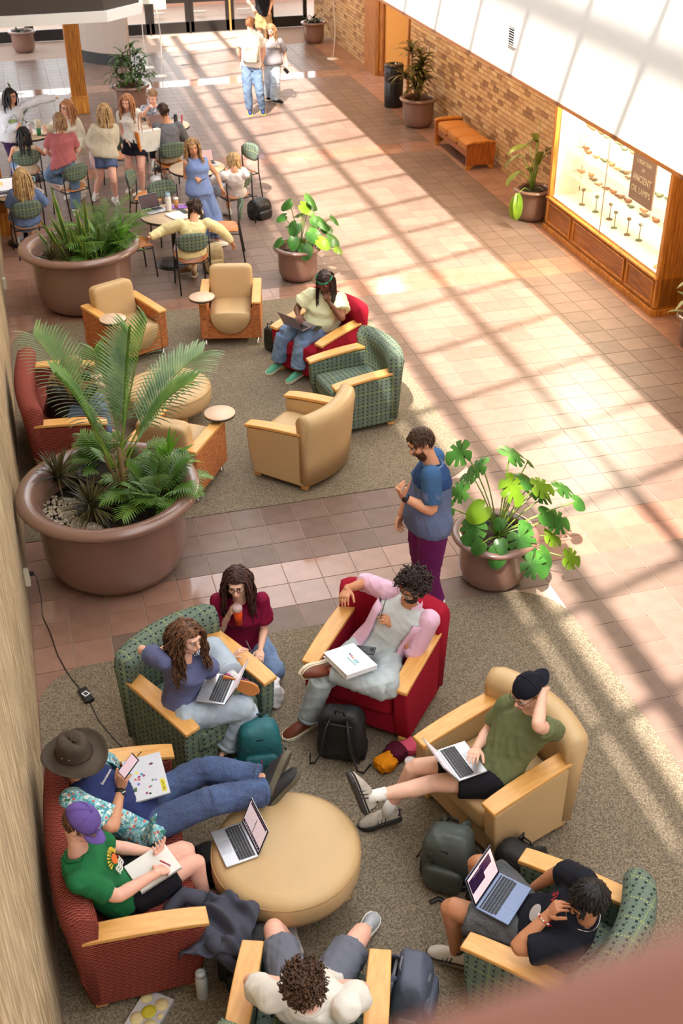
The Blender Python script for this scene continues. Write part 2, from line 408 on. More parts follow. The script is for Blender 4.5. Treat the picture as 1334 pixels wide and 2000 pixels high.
# carpets set into the tiles
M_carpet = carpet_mat()
def rounded(x0, x1, y0, y1, r, n=8):
    """r: radii at (x1,y1),(x0,y1),(x0,y0),(x1,y0)"""
    pts = []
    for (cx, cy, a0, rr) in ((x1-r[0], y1-r[0], 0, r[0]), (x0+r[1], y1-r[1], 90, r[1]), (x0+r[2], y0+r[2], 180, r[2]), (x1-r[3], y0+r[3], 270, r[3])):
        if rr < 0.01: pts.append((cx, cy)); continue
        for i in range(n+1):
            a = math.radians(a0+90*i/n); pts.append((cx+rr*math.cos(a), cy+rr*math.sin(a)))
    return pts
def carpet(poly, lab):
    o = MB().prism(poly, 0.0, 0.007).obj('carpet', M_carpet); o['kind'] = 'structure'; o['label'] = lab; return o
carpet(rounded(-3.19, 4.02*U, -26*U, -5*U, (0.5, 0.42, 0, 0)), 'speckled brown carpet under the near lounge group')
carpet(rounded(-3.19, 4.3*U, 1*U, 16.6*U, (0.5, 0.6, 0.02, 0.5)), 'speckled brown carpet under the middle lounge group')
def struct(name, mb, m, parent=None, **kw):
    o = mb.obj(name, m, parent, **kw)
    if not parent: o['kind'] = 'structure'
    return o
# left wall, rough tan stone
M_stone = stone_wall_mat()
struct('wall_left', MB().box((-3.45, 8.83/2-10, 4.0), (0.5, 8.83+20, 8.4)), M_stone)
M_white = mat('white_plaster', (226, 227, 226), 0.8, 0.02, 3, 0.05, 60)
M_wtrim = wood_mat('honey_oak', (160, 98, 34), (212, 144, 62), 0.35, (6, 6, 0.5), 6)
M_oak = wood_mat('orange_oak', (146, 88, 30), (192, 126, 48), 0.35, (9, 9, 0.7), 5)
# upper gallery on the right: white wall above a low ceiling, oak strip along its lower edge
gl = 8.1*U
struct('wall_upper_right', MB().box((gl+0.06, 6, 6.9), (0.12, 48, 7.32)), M_white)
struct('ceiling_right', MB().box((gl+1.75, 6, 3.42), (3.3, 48, 0.36)), M_white)
struct('trim_1', MB().box((gl+0.055, 6, 3.225), (0.13, 48, 0.035)), wood_mat('dark_oak_strip', (110, 62, 24), (150, 92, 40), 0.4, (1, 6, 6)))
# left gallery slab with white fascia and dark walking surface
pl = [(-9, 7.65), (-1.33, 7.65), (-0.81, 8.13), (-0.70, 8.95), (-0.70, 20.2), (-9, 20.2)]
cn = thing('ceiling_left', 'gallery slab', 'slab'); del cn['category']; cn['kind'] = 'structure'
MB().prism(pl, 3.2, 3.335).obj('fascia', M_white, cn)
MB().prism([(x-0.03 if x > -8 else x, y+0.04) for x, y in pl], 3.335, 4.2).obj('upstand', mat('dark_bronze_cladding', (62, 54, 48), 0.6, 0.1, 3), cn)
# curved reception wall with black base
cu = []
for i in range(9):
    a = math.radians(180+8*i); cu.append((1.0+2.2*math.cos(a), 21.6+1.9*math.sin(a)))
cw = thing('wall_curved', 'curved pale wall', 'wall'); del cw['category']; cw['kind'] = 'structure'
inn = [(1.0+(2.05)*math.cos(math.radians(180+8*i)), 21.6+1.75*math.sin(math.radians(180+8*i))) for i in range(9)]
MB().prism(cu+inn[::-1], 0.26, 3.2).obj('wall_face', mat('pale_grey_plaster', (176, 160, 148), 0.7, 0.03), cw)
cu2 = [(1.0+(2.23)*math.cos(math.radians(180+8*i)), 21.6+1.93*math.sin(math.radians(180+8*i))) for i in range(9)]
MB().prism(cu2+inn[::-1], 0, 0.26).obj('base', mat('black_base', (26, 24, 24), 0.4), cw)
# brick wall on the right
M_brick = mat('brick', (190, 150, 110), 0.85, 0.12, 30, 0.35, 120, attr='tint')
M_mortar = mat('mortar', (206, 174, 136), 0.9, 0.08, 30)
BX = 5.44
wr = thing('wall_right', 'tan brick wall', 'wall'); del wr['category']; wr['kind'] = 'structure'
wb = MB()
for (ya, yb) in ((-12, 3.40), (6.90, 15.12), (18.25, 23.4)): wb.box((BX+0.16, (ya+yb)/2, 1.6), (0.3, yb-ya, 3.2))
wb.obj('mortar_bed', M_mortar, wr)
bc = [srgb(204, 168, 124), srgb(198, 160, 116), srgb(212, 178, 134), srgb(190, 150, 108), srgb(206, 166, 118), srgb(160, 120, 84), srgb(150, 112, 78), srgb(178, 138, 98)]
BL, BH = 0.245, 0.0815
bvar = [MB().box((0, 0, 0), (0.016, BL-0.012, BH-0.012), col=c).mesh('brick', M_brick) for c in bc]
bl = []
for r in range(int(3.2/BH)):
    off = 0.5*BL if r % 2 else 0
    for (ya, yb) in ((3.0, 15.12), (18.25, 23.4)):
        y = ya-off
        while y < yb:
            a, b = max(y, ya), min(y+BL, yb); y += BL
            if b-a < 0.04 or (a < 6.7 and r > 3): continue
            bl.append((a, b, (r+0.5)*BH))
bl.sort(key=lambda t: abs(t[2]-1.1)*0.6 + abs(t[0]-6.8)*0.35)
rest = MB(); cnt = 0
for a, b, z in bl:
    q = rnd.choice((0, 0, 1, 1, 2, 2, 3, 3, 4, 4, 0, 5, 6, 7))
    if cnt < 290 and b-a > BL-0.01 and seen(BX, a, z, 0):
        link('brick', bvar[q], wr, (BX, (a+b)/2, z)); cnt += 1
    else: rest.box((BX, (a+b)/2, z), (0.016, b-a-0.012, BH-0.012), col=bc[q])
o = rest.obj('far_bricks', M_brick, wr); o['kind'] = 'stuff'
# recess with oak door frame and yellow wall
M_yel = mat('yellow_plaster', (214, 160, 84), 0.7, 0.03)
struct('wall_recess', MB().box((6.2, 17.2, 1.6), (1.3, 0.1, 3.2)).box((6.75, 16.2, 1.6), (0.1, 2.2, 3.2)), M_yel)
dr = thing('door_1', 'oak door with panels', 'door'); del dr['category']; dr['kind'] = 'structure'
MB().box((5.43, 18.20, 1.6), (0.14, 0.12, 3.2)).obj('door_frame', M_oak, dr, bevel=0.005)
MB().box((5.64, 17.32, 1.6), (0.40, 0.08, 3.2)).obj('door_leaf', M_oak, dr, bevel=0.004)
MB().box((5.64, 17.27, 0.5), (0.26, 0.02, 0.62)).box((5.64, 17.26, 0.06), (0.42, 0.03, 0.12)).obj('panel', wood_mat('oak_panel', (130, 70, 22), (168, 96, 36), 0.35, (9, 9, 0.7), 5), dr, bevel=0.006)
MB().box((5.40, 17.78, 1.6), (0.12, 0.86, 3.2)).obj('jamb', M_oak, dr, bevel=0.004)
MB().box((5.44, 15.16, 1.6), (0.10, 0.07, 3.2)).obj('jamb', M_oak, dr, bevel=0.004)
# switches
for (y, z) in ((13.95, 1.24), (13.49, 1.32)):
    o = MB().box((5.425, y, z), (0.012, 0.08, 0.12)).obj('wall_switch', mat('plate', (196, 176, 150), 0.5), bevel=0.003)
    tag(o, 'small switch plate on the brick wall, '+('left of the pair' if y > 13.7 else 'right of the pair'), 'switch')
# back wall with glazed doors
YB = 23.4
M_black = mat('black_door_metal', (30, 26, 25), 0.4, 0.1)
struct('wall_back', MB().box((1.0, YB+0.1, 5.6), (16, 0.2, 5.6)), M_white)
M_glass = bpy.data.materials.new('door_glass'); M_glass.use_nodes = True
nt = M_glass.node_tree; nt.nodes.clear(); out = nd(nt, 'ShaderNodeOutputMaterial'); tr = nd(nt, 'ShaderNodeBsdfTransparent'); gg = nd(nt, 'ShaderNodeBsdfGlossy'); mx = nd(nt, 'ShaderNodeMixShader')
gg.inputs['Roughness'].default_value = 0.03; tr.inputs[0].default_value = (0.96, 0.98, 0.97, 1); fr = nd(nt, 'ShaderNodeValue'); fr.outputs[0].default_value = 0.06
nt.links.new(fr.outputs[0], mx.inputs[0]); nt.links.new(tr.outputs[0], mx.inputs[1]); nt.links.new(gg.outputs[0], mx.inputs[2]); nt.links.new(mx.outputs[0], out.inputs[0])
xs = [-4.3, -3.2, -2.1, -1.0, 0.05, 1.0, 2.05, 3.13, 4.2, 5.25]
for i, (xa, xb) in enumerate(zip(xs[:-1], xs[1:])):
    d = thing('door_%d' % (i+2), 'black framed glass door', 'door'); del d['category']; d['kind'] = 'structure'
    f = MB()
    f.box(((xa+xb)/2, YB, 0.15), (xb-xa-0.03, 0.07, 0.27)).box(((xa+xb)/2, YB, 2.3), (xb-xa-0.03, 0.07, 0.12)).box(((xa+xb)/2, YB, 0.80), (xb-xa-0.03, 0.06, 0.10))
    for x in (xa+0.065, xb-0.065): f.box((x, YB, 1.2), (0.10, 0.07, 2.36))
    f.obj('door_frame', M_black, d, bevel=0.004)
    MB().box(((xa+xb)/2, YB, 1.3), (xb-xa-0.2, 0.008, 2.0)).obj('pane', M_glass, d)
    MB().box((xb-0.14, YB-0.06, 1.05), (0.02, 0.03, 0.3)).obj('handle', mat('steel', (190, 188, 182), 0.3, 0.02, metal=1), d, bevel=0.004)
    for x in (xa,): MB().box((x, YB, 1.3), (0.045, 0.12, 2.6)).obj('mullion', mat('brass_post', (176, 132, 76), 0.4, 0.05) if i in (7,) else M_black, d)
# paving and low walls outside the doors
M_out = mat('outside_paving', (206, 150, 130), 0.8, 0.08, 2)
struct('ground_outside', MB().box((1, 31, -0.06), (30, 15, 0.1)), M_out)
struct('wall_outside', MB().box((1, 27.5, 0.3), (16, 0.3, 0.7)), mat('pink_render', (222, 170, 150), 0.8, 0.05))
for x in (1.4, 2.6, 4.0): struct('trim_%d' % (2+int(x)), MB().box((x, 25.6, 0.12), (0.5, 0.08, 0.06)), mat('white_mark', (236, 230, 222), 0.7))
# oak columns
def column(x, y, s, lab, top=3.2):
    c = thing('column', lab, 'column', (x, y, 0)); c['kind'] = 'structure'; del c['category']
    MB().box((0, 0, top/2), (s, s, top)).obj('shaft', M_oak, c, bevel=0.006)
    n = 7; f = MB()
    for i in range(n):
        t = -s/2+s*(i+0.5)/n
        for (a, b) in ((t, -s/2-0.004), (t, s/2+0.004)): f.box((a, b, 0.3+(top-0.3)/2), (s/n*0.55, 0.012, top-0.3))
        f.box((s/2+0.004, t, 0.3+(top-0.3)/2), (0.012, s/n*0.55, top-0.3))
    f.obj('fluting', M_oak, c)
    MB().box((0, 0, 0.16), (s*1.16, s*1.16, 0.32)).obj('plinth', M_wtrim, c, bevel=0.008)
    MB().box((0, 0, 0.335), (s*1.24, s*1.24, 0.03)).obj('moulding', M_wtrim, c, bevel=0.006)
column(-1.42, 16.02, 0.30, 'fluted oak column by the curved pale wall')
column(-3.14, 8.95, 0.16, 'oak post at the end of the stone wall', 3.2)
# roof: solid parts and the sloping skylight with its glazing bars
M_roof = mat('roof_plaster', (236, 238, 240), 0.8, 0.02)
def zr(x): return (27*U)+0.69*x
M_bar = mat('white_steel', (225, 228, 232), 0.5, 0.02)
struct('ceiling_1', MB().box((-6.0, 6, zr(-1.9)+0.3), (8.1, 48, 0.2)), M_roof)
rf = thing('skylight', 'sloping skylight', 'window'); del rf['category']; rf['kind'] = 'structure'
def Qx(Q): # x of the roof point whose shadow falls at floor Q
    return (Q*U-0.366*27*U)/(1+0.366*0.69)
def beam(q0, q1, th, nm):
    x0, x1 = Qx(q0), Qx(q1); o = MB().add([(x0, -20, zr(x0)), (x1, -20, zr(x1)), (x1, 18.5, zr(x1)), (x0, 18.5, zr(x0)), (x0, -20, zr(x0)+th), (x1, -20, zr(x1)+th), (x1, 18.5, zr(x1)+th), (x0, 18.5, zr(x0)+th)], [(3, 2, 1, 0), (4, 5, 6, 7), (0, 1, 5, 4), (1, 2, 6, 5), (2, 3, 7, 6), (3, 0, 4, 7)])
    return o.obj(nm, M_bar, rf)
beam(-8, 2.5, 0.1, 'frame'); beam(2.86, 3.55, 0.05, 'frame'); beam(4.45, 5.15, 0.06, 'purlin')
beam(8.18, 8.66, 0.06, 'purlin'); beam(12.5, 12.85, 0.06, 'purlin'); beam(17.2, 17.5, 0.06, 'purlin')
k = -7
while True:
    c = (2.99-0.6*26.19+3.93*k)*U
    if c > 17.5: break
    if c > -19: 
        xa, xb = Qx(2.5), Qx(22); wq = 0.046
        MB().add([(xa, c-wq, zr(xa)), (xb, c-wq, zr(xb)), (xb, c+wq, zr(xb)), (xa, c+wq, zr(xa)), (xa, c-wq, zr(xa)+0.06), (xb, c-wq, zr(xb)+0.06), (xb, c+wq, zr(xb)+0.06), (xa, c+wq, zr(xa)+0.06)], [(3, 2, 1, 0), (4, 5, 6, 7), (0, 1, 5, 4), (1, 2, 6, 5), (2, 3, 7, 6), (3, 0, 4, 7)]).obj('glazing_bar', M_bar, rf)
    k += 1
struct('ceiling_2', MB().box((1, 21, zr(1)+0.2), (18, 5.2, 0.2)), M_roof)
struct('wall_behind', MB().box((0, -18.5, 5), (16, 0.2, 12)), M_white)
# air vent on the white wall
v = thing('wall_vent', 'white slatted air vent set in the white upper wall', 'vent', (gl-0.006, 3.17, 3.64))
MB().box((0, 0, 0), (0.02, 0.20, 0.22)).obj('vent_frame', mat('vent_white', (228, 228, 226), 0.5), v, bevel=0.003)
MB().box((-0.008, 0, 0), (0.012, 0.13, 0.17)).obj('vent_recess', mat('vent_dark', (30, 27, 25), 0.9), v)
for i in range(7): MB().box((-0.014, 0, -0.075+0.025*i), (0.012, 0.13, 0.005), (0, 0.3, 0)).obj('slat', MATS['vent_white'], v)
# wall outlets on the stone wall
M_ivory = mat('ivory_plastic', (222, 214, 190), 0.5, 0.03)
for (y, z, lab) in ((-0.66, 0.30, 'ivory outlet box on the stone wall with a black cable plugged in'), (6.04, 0.34, 'ivory outlet box on the stone wall beside the far giant planter')):
    o = thing('wall_outlet', lab, 'outlet', (-3.19, y, z))
    MB().box((0.012, 0, 0), (0.045, 0.075, 0.15)).obj('plate', M_ivory, o, bevel=0.005)
    for zz in (-0.03, 0.03): MB().box((0.036, 0, zz), (0.006, 0.034, 0.03)).obj('socket', mat('ivory_dark', (190, 180, 158), 0.5), o, bevel=0.002)
# ---------------------------------------------------------------- display case
dc = thing('display_case', 'large lit oak display case with glass shelves of oil lamps', 'display case', (0, 0, 0))
x0, ya, yb, x1 = 4.96, 3.41, 6.88, 5.95
ym = (ya+yb)/2; Ly = yb-ya
MB().box(((x0+x1)/2, ym, 0.26), (x1-x0, Ly, 0.50)).obj('base', M_oak, dc, bevel=0.004)
MB().box((x0-0.012, ym, 0.045), (0.05, Ly+0.05, 0.09)).box(((x0+x1)/2, ya-0.012, 0.045), (x1-x0, 0.05, 0.09)).obj('skirting', M_wtrim, dc, bevel=0.008)
M_pan = wood_mat('oak_case_panel', (132, 76, 26), (170, 104, 40), 0.35, (6, 0.7, 6), 5)
for (a, b) in ((ya+0.08, ya+0.78), (ya+0.90, yb-1.0), (yb-0.86, yb-0.1)):
    pz = (0.15, 0.45); mp = MB()
    MB().box((x0-0.004, (a+b)/2, 0.30), (0.012, b-a, 0.30)).obj('panel', M_pan, dc)
    for (yy, zz, dy, dz) in (((a+b)/2, pz[0], b-a+0.04, 0.025), ((a+b)/2, pz[1], b-a+0.04, 0.025), (a, 0.3, 0.025, 0.3), (b, 0.3, 0.025, 0.3)): mp.box((x0-0.014, yy, zz), (0.022, dy, dz))
    mp.obj('panel_moulding', M_wtrim, dc, bevel=0.005)
MB().box((x0-0.008, ym, 0.505), (0.05, Ly+0.02, 0.035)).obj('sill', M_wtrim, dc, bevel=0.008)
MB().box(((x0+x1)/2, ya+0.03, 1.66), (x1-x0, 0.06, 3.1)).obj('side_panel', M_oak, dc, bevel=0.004)
MB().box(((x0+x1)/2, yb-0.03, 1.66), (x1-x0, 0.06, 3.1)).obj('side_panel', M_oak, dc, bevel=0.004)
for yy in (ya+0.03, yb-0.03): MB().box((x0+0.02, yy, 1.66), (0.06, 0.075, 3.1)).obj('front_post', M_wtrim, dc, bevel=0.006)
M_cream = mat('case_white', (250, 240, 224), 0.7, 0.02)
MB().box((x1-0.03, ym, 1.85), (0.04, Ly-0.12, 2.65)).obj('back_panel', M_cream, dc)
MB().box(((x0+x1)/2, ym, 0.525), (x1-x0-0.1, Ly-0.12, 0.02)).obj('deck', M_cream, dc)
M_shelf = mat('shelf_glass', (226, 240, 232), 0.1, 0.0, alpha=0.16)
for yy in (ya+0.065, yb-0.065): MB().box(((x0+x1)/2+0.02, yy, 1.85), (x1-x0-0.1, 0.01, 2.65)).obj('side_liner', M_cream, dc)
MB().box((x0+0.012, ym, 1.85), (0.006, Ly-0.12, 2.66)).obj('pane', M_glass, dc)
MB().box((x0+0.01, ym+0.0, 1.85), (0.012, 0.012, 2.66)).obj('mullion', mat('grey_joint', (150, 128, 110), 0.4), dc)
for z in (0.90, 1.24, 1.58, 1.92): MB().box((x0+0.52, ym, z), (0.66, Ly-0.14, 0.012)).obj('shelf', M_shelf, dc, bevel=0.002)
M_sign = mat('brown_sign', (150, 118, 100), 0.7, 0.03); sg = MB().box((5.10, 4.38, 1.49), (0.02, 0.62, 0.62)).obj('sign_board', M_sign, dc)
M_let = mat('cream_letters', (250, 236, 214), 0.6, 0.0)
for t, s_, z in (('COLLECTION', 0.068, 1.71), ('OF', 0.066, 1.615), ('ANCIENT', 0.125, 1.49), ('OIL LAMPS', 0.118, 1.34)):
    me = text_mesh(t, s_, 'lettering', 0.002); me.materials.append(M_let)
    o = link('lettering', me, sg, (5.086, 4.38, z)); o.rotation_euler = (math.pi/2, 0, -math.pi/2); o.scale = (0.92, 1.0, 1)
for i, y in enumerate((3.9, 4.8, 5.6, 6.4)):
    ld = bpy.data.lights.new('case_lamp', 'AREA'); ld.size = 0.5; ld.energy = 130; ld.color = (1.0, 0.86, 0.66)
    lo = bpy.data.objects.new('case_lamp', ld); COL.objects.link(lo); lo.location = (5.42, y, 3.1)
M_clay = [mat('clay_%d' % i, c, 0.8, 0.15, 30) for i, c in enumerate(((176, 116, 76), (150, 100, 66), (196, 146, 100), (128, 104, 72), (120, 128, 96)))]
def lamp_mesh(m):
    mb = MB(); mb.lathe([(0.0, 0), (0.028, 0.002), (0.04, 0.018), (0.036, 0.032), (0.014, 0.036), (0.010, 0.030), (0, 0.030)], 14)
    mb.tube([(0.03, 0, 0.022), (0.058, 0, 0.024), (0.078, 0, 0.030)], [0.020, 0.014, 0.011], 8)
    mb.tube([(-0.034, 0, 0.018), (-0.058, 0, 0.026), (-0.054, 0, 0.044), (-0.03, 0, 0.034)], 0.006, 6)
    return mb.mesh('oil_lamp', m)
ORD = 'first second third fourth fifth sixth seventh eighth ninth tenth eleventh twelfth thirteenth fourteenth fifteenth'.split()
lmesh = [lamp_mesh(m) for m in M_clay]
for si, z in enumerate((0.90, 1.24, 1.58)):
    for i in range(15):
        y = yb-0.28-i*0.205
        if 4.05 < y < 4.7 and si > 1: continue
        o = link('oil_lamp', lmesh[rnd.randrange(5)], None, (x0+0.36+0.1*rnd.random(), y+0.04*rnd.random(), z+0.008), (0, 0, rnd.uniform(1.5, 2.6))); o.scale = [rnd.uniform(0.9, 1.35)]*3
        tag(o, '%s clay oil lamp from the far end of the %s glass shelf in the case' % (ORD[i], ('lowest', 'middle', 'upper')[si]), 'oil lamp', 'oil lamps on the %s case shelf' % ('lowest', 'middle', 'upper')[si])
for i, y in enumerate((6.3, 5.95, 5.6, 5.25, 4.95, 4.7)):
    mb = MB(); mb.lathe([(0, 0), (0.05, 0), (0.045, 0.012), (0.008, 0.02), (0.007, 0.20), (0.03, 0.215), (0.032, 0.24), (0.012, 0.25), (0.0, 0.25)], 14)
    o = mb.obj('lamp_stand', M_clay[(3, 4)[i % 2]], None, (5.25+0.05*(i % 3), y, 0.536)); tag(o, 'slim bronze lamp stand on the case deck, %s from the far end' % ORD[i], 'lamp stand', 'lamp stands on the case deck')
o = MB().cyl((0, 0, 0), 0.09, 0.012, 24).obj('round_label', mat('tan_label', (206, 158, 110), 0.6), None, (5.15, 3.72, 0.537)); tag(o, 'round tan label lying on the white deck of the display case', 'label')
# ---------------------------------------------------------------- furniture
F_green = green_fabric(); F_redc = red_check_fabric(); F_stria = stria_fabric()
F_red = mat('crimson_wool', (160, 26, 48), 0.9, 0.08, 25, 0.35, 350, spec=0.15)
F_tan = mat('tan_leatherette', (202, 170, 124), 0.42, 0.05, 3, 0.06, 40, spec=0.4)
M_arm = wood_mat('maple_arm', (222, 162, 88), (234, 180, 106), 0.32, (1.5, 9, 8), 4)
M_seam = mat('dark_seam', (120, 96, 66), 0.8)
def arc_band(mb, cx, half, depth, prof, n=18, ex=1.0):
    """sweep a closed (r,z) profile along a back curved in plan; local front is +X"""
    k = len(prof); vs = []; fs = []
    for i in range(n+1):
        t = -1+2*i/n; y = half*t; x = cx-depth*(1-t*t)
        nx = Vector((-1, -2*depth*t/half*-1*1, 0)); nx = Vector((-1.0, 2*depth*t/half, 0)).normalized()
        nx = Vector((-1.0, (2*depth*t/half), 0)); nx.normalize()
        e = 1.0
        if abs(t) > 0.93: e = 0.82
        zc = sum(p[1] for p in prof)/k
        for r, z in prof:
            vs.append((x+nx.x*r*e, y+nx.y*r*e*0.6, zc+(z-zc)*(1 if abs(t) < 0.93 else 0.97)))
    for i in range(n):
        for q in range(k): fs.append((i*k+q, i*k+(q+1) % k, (i+1)*k+(q+1) % k, (i+1)*k+q))
    fs.append(tuple(range(k))); fs.append(tuple(n*k+q for q in reversed(range(k))))
    mb.add(vs, fs, 0, True)
def club_chair(label, cloth, width=0.72, back_cloth=None, name='club_armchair', cat='armchair', capmat=None):
    t = thing(name, label, cat)
    hw = width/2
    for s in (-1, 1):   # upholstered arm panels, wider at the top
        y = s*hw; mb = MB()
        poly = [(-0.30, 0.055), (0.31, 0.055), (0.365, 0.30), (0.385, 0.55), (0.15, 0.585), (-0.10, 0.608), (-0.34, 0.618), (-0.36, 0.30)]
        mb.prism(poly, y-0.058, y+0.058, ax='y'); mb.obj('arm', cloth, t, bevel=0.018, seg=3, uv=True)
        m = MB(); n = 10; vs = []; fs = []
        for i in range(n+1):
            x = 0.402-0.74*i/n; z = 0.556+0.070*(i/n)**0.75+0.010*math.sin(math.pi*i/n); wd = 0.062+0.006*math.sin(math.pi*i/n)
            for (dy, dz) in ((-wd, 0), (wd, 0), (wd, 0.032), (-wd, 0.032)): vs.append((x, y+dy, z+dz))
        for i in range(n):
            for q in range(4): fs.append((i*4+q, i*4+(q+1) % 4, i*4+4+(q+1) % 4, i*4+4+q))
        fs += [(0, 1, 2, 3), tuple(n*4+q for q in (3, 2, 1, 0))]
        m.add(vs, fs); m.obj('arm_cap', capmat or M_arm, t, bevel=0.007, seg=2)
    b = MB(); prof = [(0.0, 0.10), (0.10, 0.08), (0.125, 0.35), (0.15, 0.66), (0.165, 0.76), (0.145, 0.83), (0.075, 0.86), (0.0, 0.835), (-0.04, 0.77), (-0.02, 0.66), (0.0, 0.40)]
    arc_band(b, -0.235, hw+0.055, 0.10 if width < 1 else 0.06, prof); b.obj('backrest', back_cloth or cloth, t, uv=True)
    ns = 1 if width < 1 else 2
    for i in range(ns):
        sw = (width-0.125)/ns; yc = -(width-0.125)/2+sw*(i+0.5)
        superbox('seat_cushion', cloth, t, (0.66, sw, 0.19), (0.035, yc, 0.355), e=0.22, puff=0.02)
    MB().box((0.0, 0, 0.165), (0.64, width-0.10, 0.2)).obj('seat_base', cloth, t, bevel=0.015, uv=True)
    for sx in (-0.27, 0.29):
        for sy in (-hw, hw): MB().box((sx, sy, 0.032), (0.07, 0.06, 0.05)).obj('foot', M_arm, t, bevel=0.006)
    return t
def place(o, x, y, deg): o.location = (x, y, 0.007 if -3.2 < x < 1.4 and (y < -1.6 or 0.3 < y < 5.3) else 0.004); o.rotation_euler = (0, 0, math.radians(deg)); return o
gA = place(club_chair('green patterned club armchair with the curly-haired woman in it', F_green), -2.02, -2.66, -60)
g2 = dup(gA, (0, 0, 0), 0, 'green patterned club armchair under the man in the black graphic tee'); place(g2, -0.38, -5.31, 131)
g3 = dup(gA, (0, 0, 0), 0, 'green patterned club armchair holding the man seen from behind in a white tee'); place(g3, -1.87, -5.43, 70)
g4 = dup(gA, (0, 0, 0), 0, 'empty green patterned club armchair beside the crimson one'); place(g4, 0.46, 1.89, 188)
for o in (gA, g2, g3, g4): o['group'] = 'green patterned club armchairs'
rB = place(club_chair('crimson club armchair under the man in the pink shirt', F_red), -0.66, -2.65, -131)
rG = dup(rB, (0, 0, 0), 0, 'crimson club armchair under the woman in the pale yellow blouse'); place(rG, 0.37, 3.06, 212)
for o in (rB, rG): o['group'] = 'crimson club armchairs'
tC = place(club_chair('tan leatherette club armchair under the man in the backwards cap', F_tan), -0.18, -3.91, -161)
tI = dup(tC, (0, 0, 0), 0, 'empty tan leatherette club armchair turned away on the middle carpet'); place(tI, -0.37, 0.96, 134)
for ch in tI.children:
    pass
for o in (tC, tI): o['group'] = 'tan club armchairs'
lF = place(club_chair('near red woven loveseat by the stone wall, two people on it', F_redc, 1.36, name='loveseat', cat='loveseat'), -2.69, -4.01, 0)
lJ = dup(lF, (0, 0, 0), 0, 'far red woven loveseat half hidden behind the tall palm'); place(lJ, -2.66, 2.09, 0)
for o in (lF, lJ): o['group'] = 'red woven loveseats'
# box armchairs with striated sides and a swivel tablet
def tablet_chair(label):
    t = thing('tablet_armchair', label, 'armchair')
    for s in (-1, 1):
        y = s*0.325
        MB().box((0, y, 0.33), (0.72, 0.10, 0.46)).obj('side_panel', F_stria, t, bevel=0.012, uv=True)
        MB().prism([(-0.37, 0.565), (0.375, 0.555), (0.375, 0.585), (0, 0.60), (-0.37, 0.60)], y-0.056, y+0.056, ax='y').obj('arm_cap', M_arm, t, bevel=0.008)
    # front panel with a U-shaped cut for the seat
    pts = [(-0.28, 0.10), (0.28, 0.10), (0.28, 0.46)]
    for i in range(13):
        a = math.pi*i/12; pts.append((0.255*math.cos(a), 0.40-0.245*math.sin(a)))
    pts += [(-0.28, 0.46)]
    half = len(pts)
    mb = MB(); vs = [(0.30, y, z) for y, z in pts]+[(0.352, y, z) for y, z in pts]
    outer = [(-0.28, 0.10), (0.28, 0.10)]
    for i in range(12):   # strips under the curve
        a0, a1 = math.pi*i/12, math.pi*(i+1)/12
        y0_, z0_ = 0.255*math.cos(a0), 0.40-0.245*math.sin(a0); y1_, z1_ = 0.255*math.cos(a1), 0.40-0.245*math.sin(a1)
        mb.add([(0.30, y0_, 0.1), (0.352, y0_, 0.1), (0.352, y1_, 0.1), (0.30, y1_, 0.1), (0.30, y0_, z0_), (0.352, y0_, z0_), (0.352, y1_, z1_), (0.30, y1_, z1_)], [(3, 2, 1, 0), (4, 5, 6, 7), (0, 1, 5, 4), (1, 2, 6, 5), (2, 3, 7, 6), (3, 0, 4, 7)])
    for s in (-1, 1): mb.box((0.326, s*0.27, 0.29), (0.052, 0.04, 0.38))
    mb.obj('front_panel', F_stria, t, uv=True)
    MB().box((-0.33, 0, 0.31), (0.05, 0.56, 0.42)).obj('rear_panel', F_stria, t, bevel=0.01, uv=True)
    # seat: a drum front rounding into the cut
    sm = MB(); vs = []; fs = []; nx = 5; na = 12
    prof = [(-0.25, 0.44), (0, 0.455), (0.25, 0.44)]
    ring = [(0.248*math.cos(math.pi*i/na), 0.40-0.238*math.sin(math.pi*i/na)) for i in range(na+1)]
    ring = [(0.25, 0.43)]+ring+[(-0.25, 0.43), (-0.15, 0.452), (0, 0.458), (0.15, 0.452)]
    for x, k in ((-0.25, 1), (0.33, 1.0), (0.37, 0.985), (0.385, 0.94)):
        for y, z in ring: vs.append((x, y*k, 0.32+(z-0.32)*k))
    kk = len(ring)
    for i in range(3):
        for q in range(kk): fs.append((i*kk+q, i*kk+(q+1) % kk, (i+1)*kk+(q+1) % kk, (i+1)*kk+q))
    fs += [tuple(range(kk)), tuple(3*kk+q for q in reversed(range(kk)))]
    sm.add(vs, fs, 0, True); sm.obj('seat_cushion', F_tan, t)
    superbox('backrest', F_tan, t, (0.17, 0.54, 0.46), (-0.24, 0, 0.60), e=0.25, rot=(0, -0.16, 0))
    ms = mat('brushed_steel', (196, 196, 196), 0.25, 0.03, metal=1)
    for sx in (-0.3, 0.3):
        for sy in (-0.32, 0.32): MB().lathe([(0.016, 0.10), (0.016, 0.02), (0.026, 0.012), (0.026, 0.0)][::-1], 12, (sx, sy, 0)).obj('foot', ms, t)
    tb = MB().cyl((0.34, -0.33, 0.645), 0.155, 0.014, 36, b=0.002).obj('tablet', mat('beige_laminate', (222, 192, 166), 0.35, 0.02), t)
    MB().cyl((0.34, -0.33, 0.628), 0.157, 0.017, 36, b=0.003).obj('tablet_edge', mat('black_edge', (38, 36, 36), 0.5), tb)
    MB().cyl((0.30, -0.325, 0.56), 0.03, 0.07, 14).obj('tablet_pivot', mat('black_metal', (28, 28, 29), 0.4), t)
    return t
tabK = place(tablet_chair('box armchair with striated orange sides, nearest the far giant planter'), -1.79, 4.20, -66)
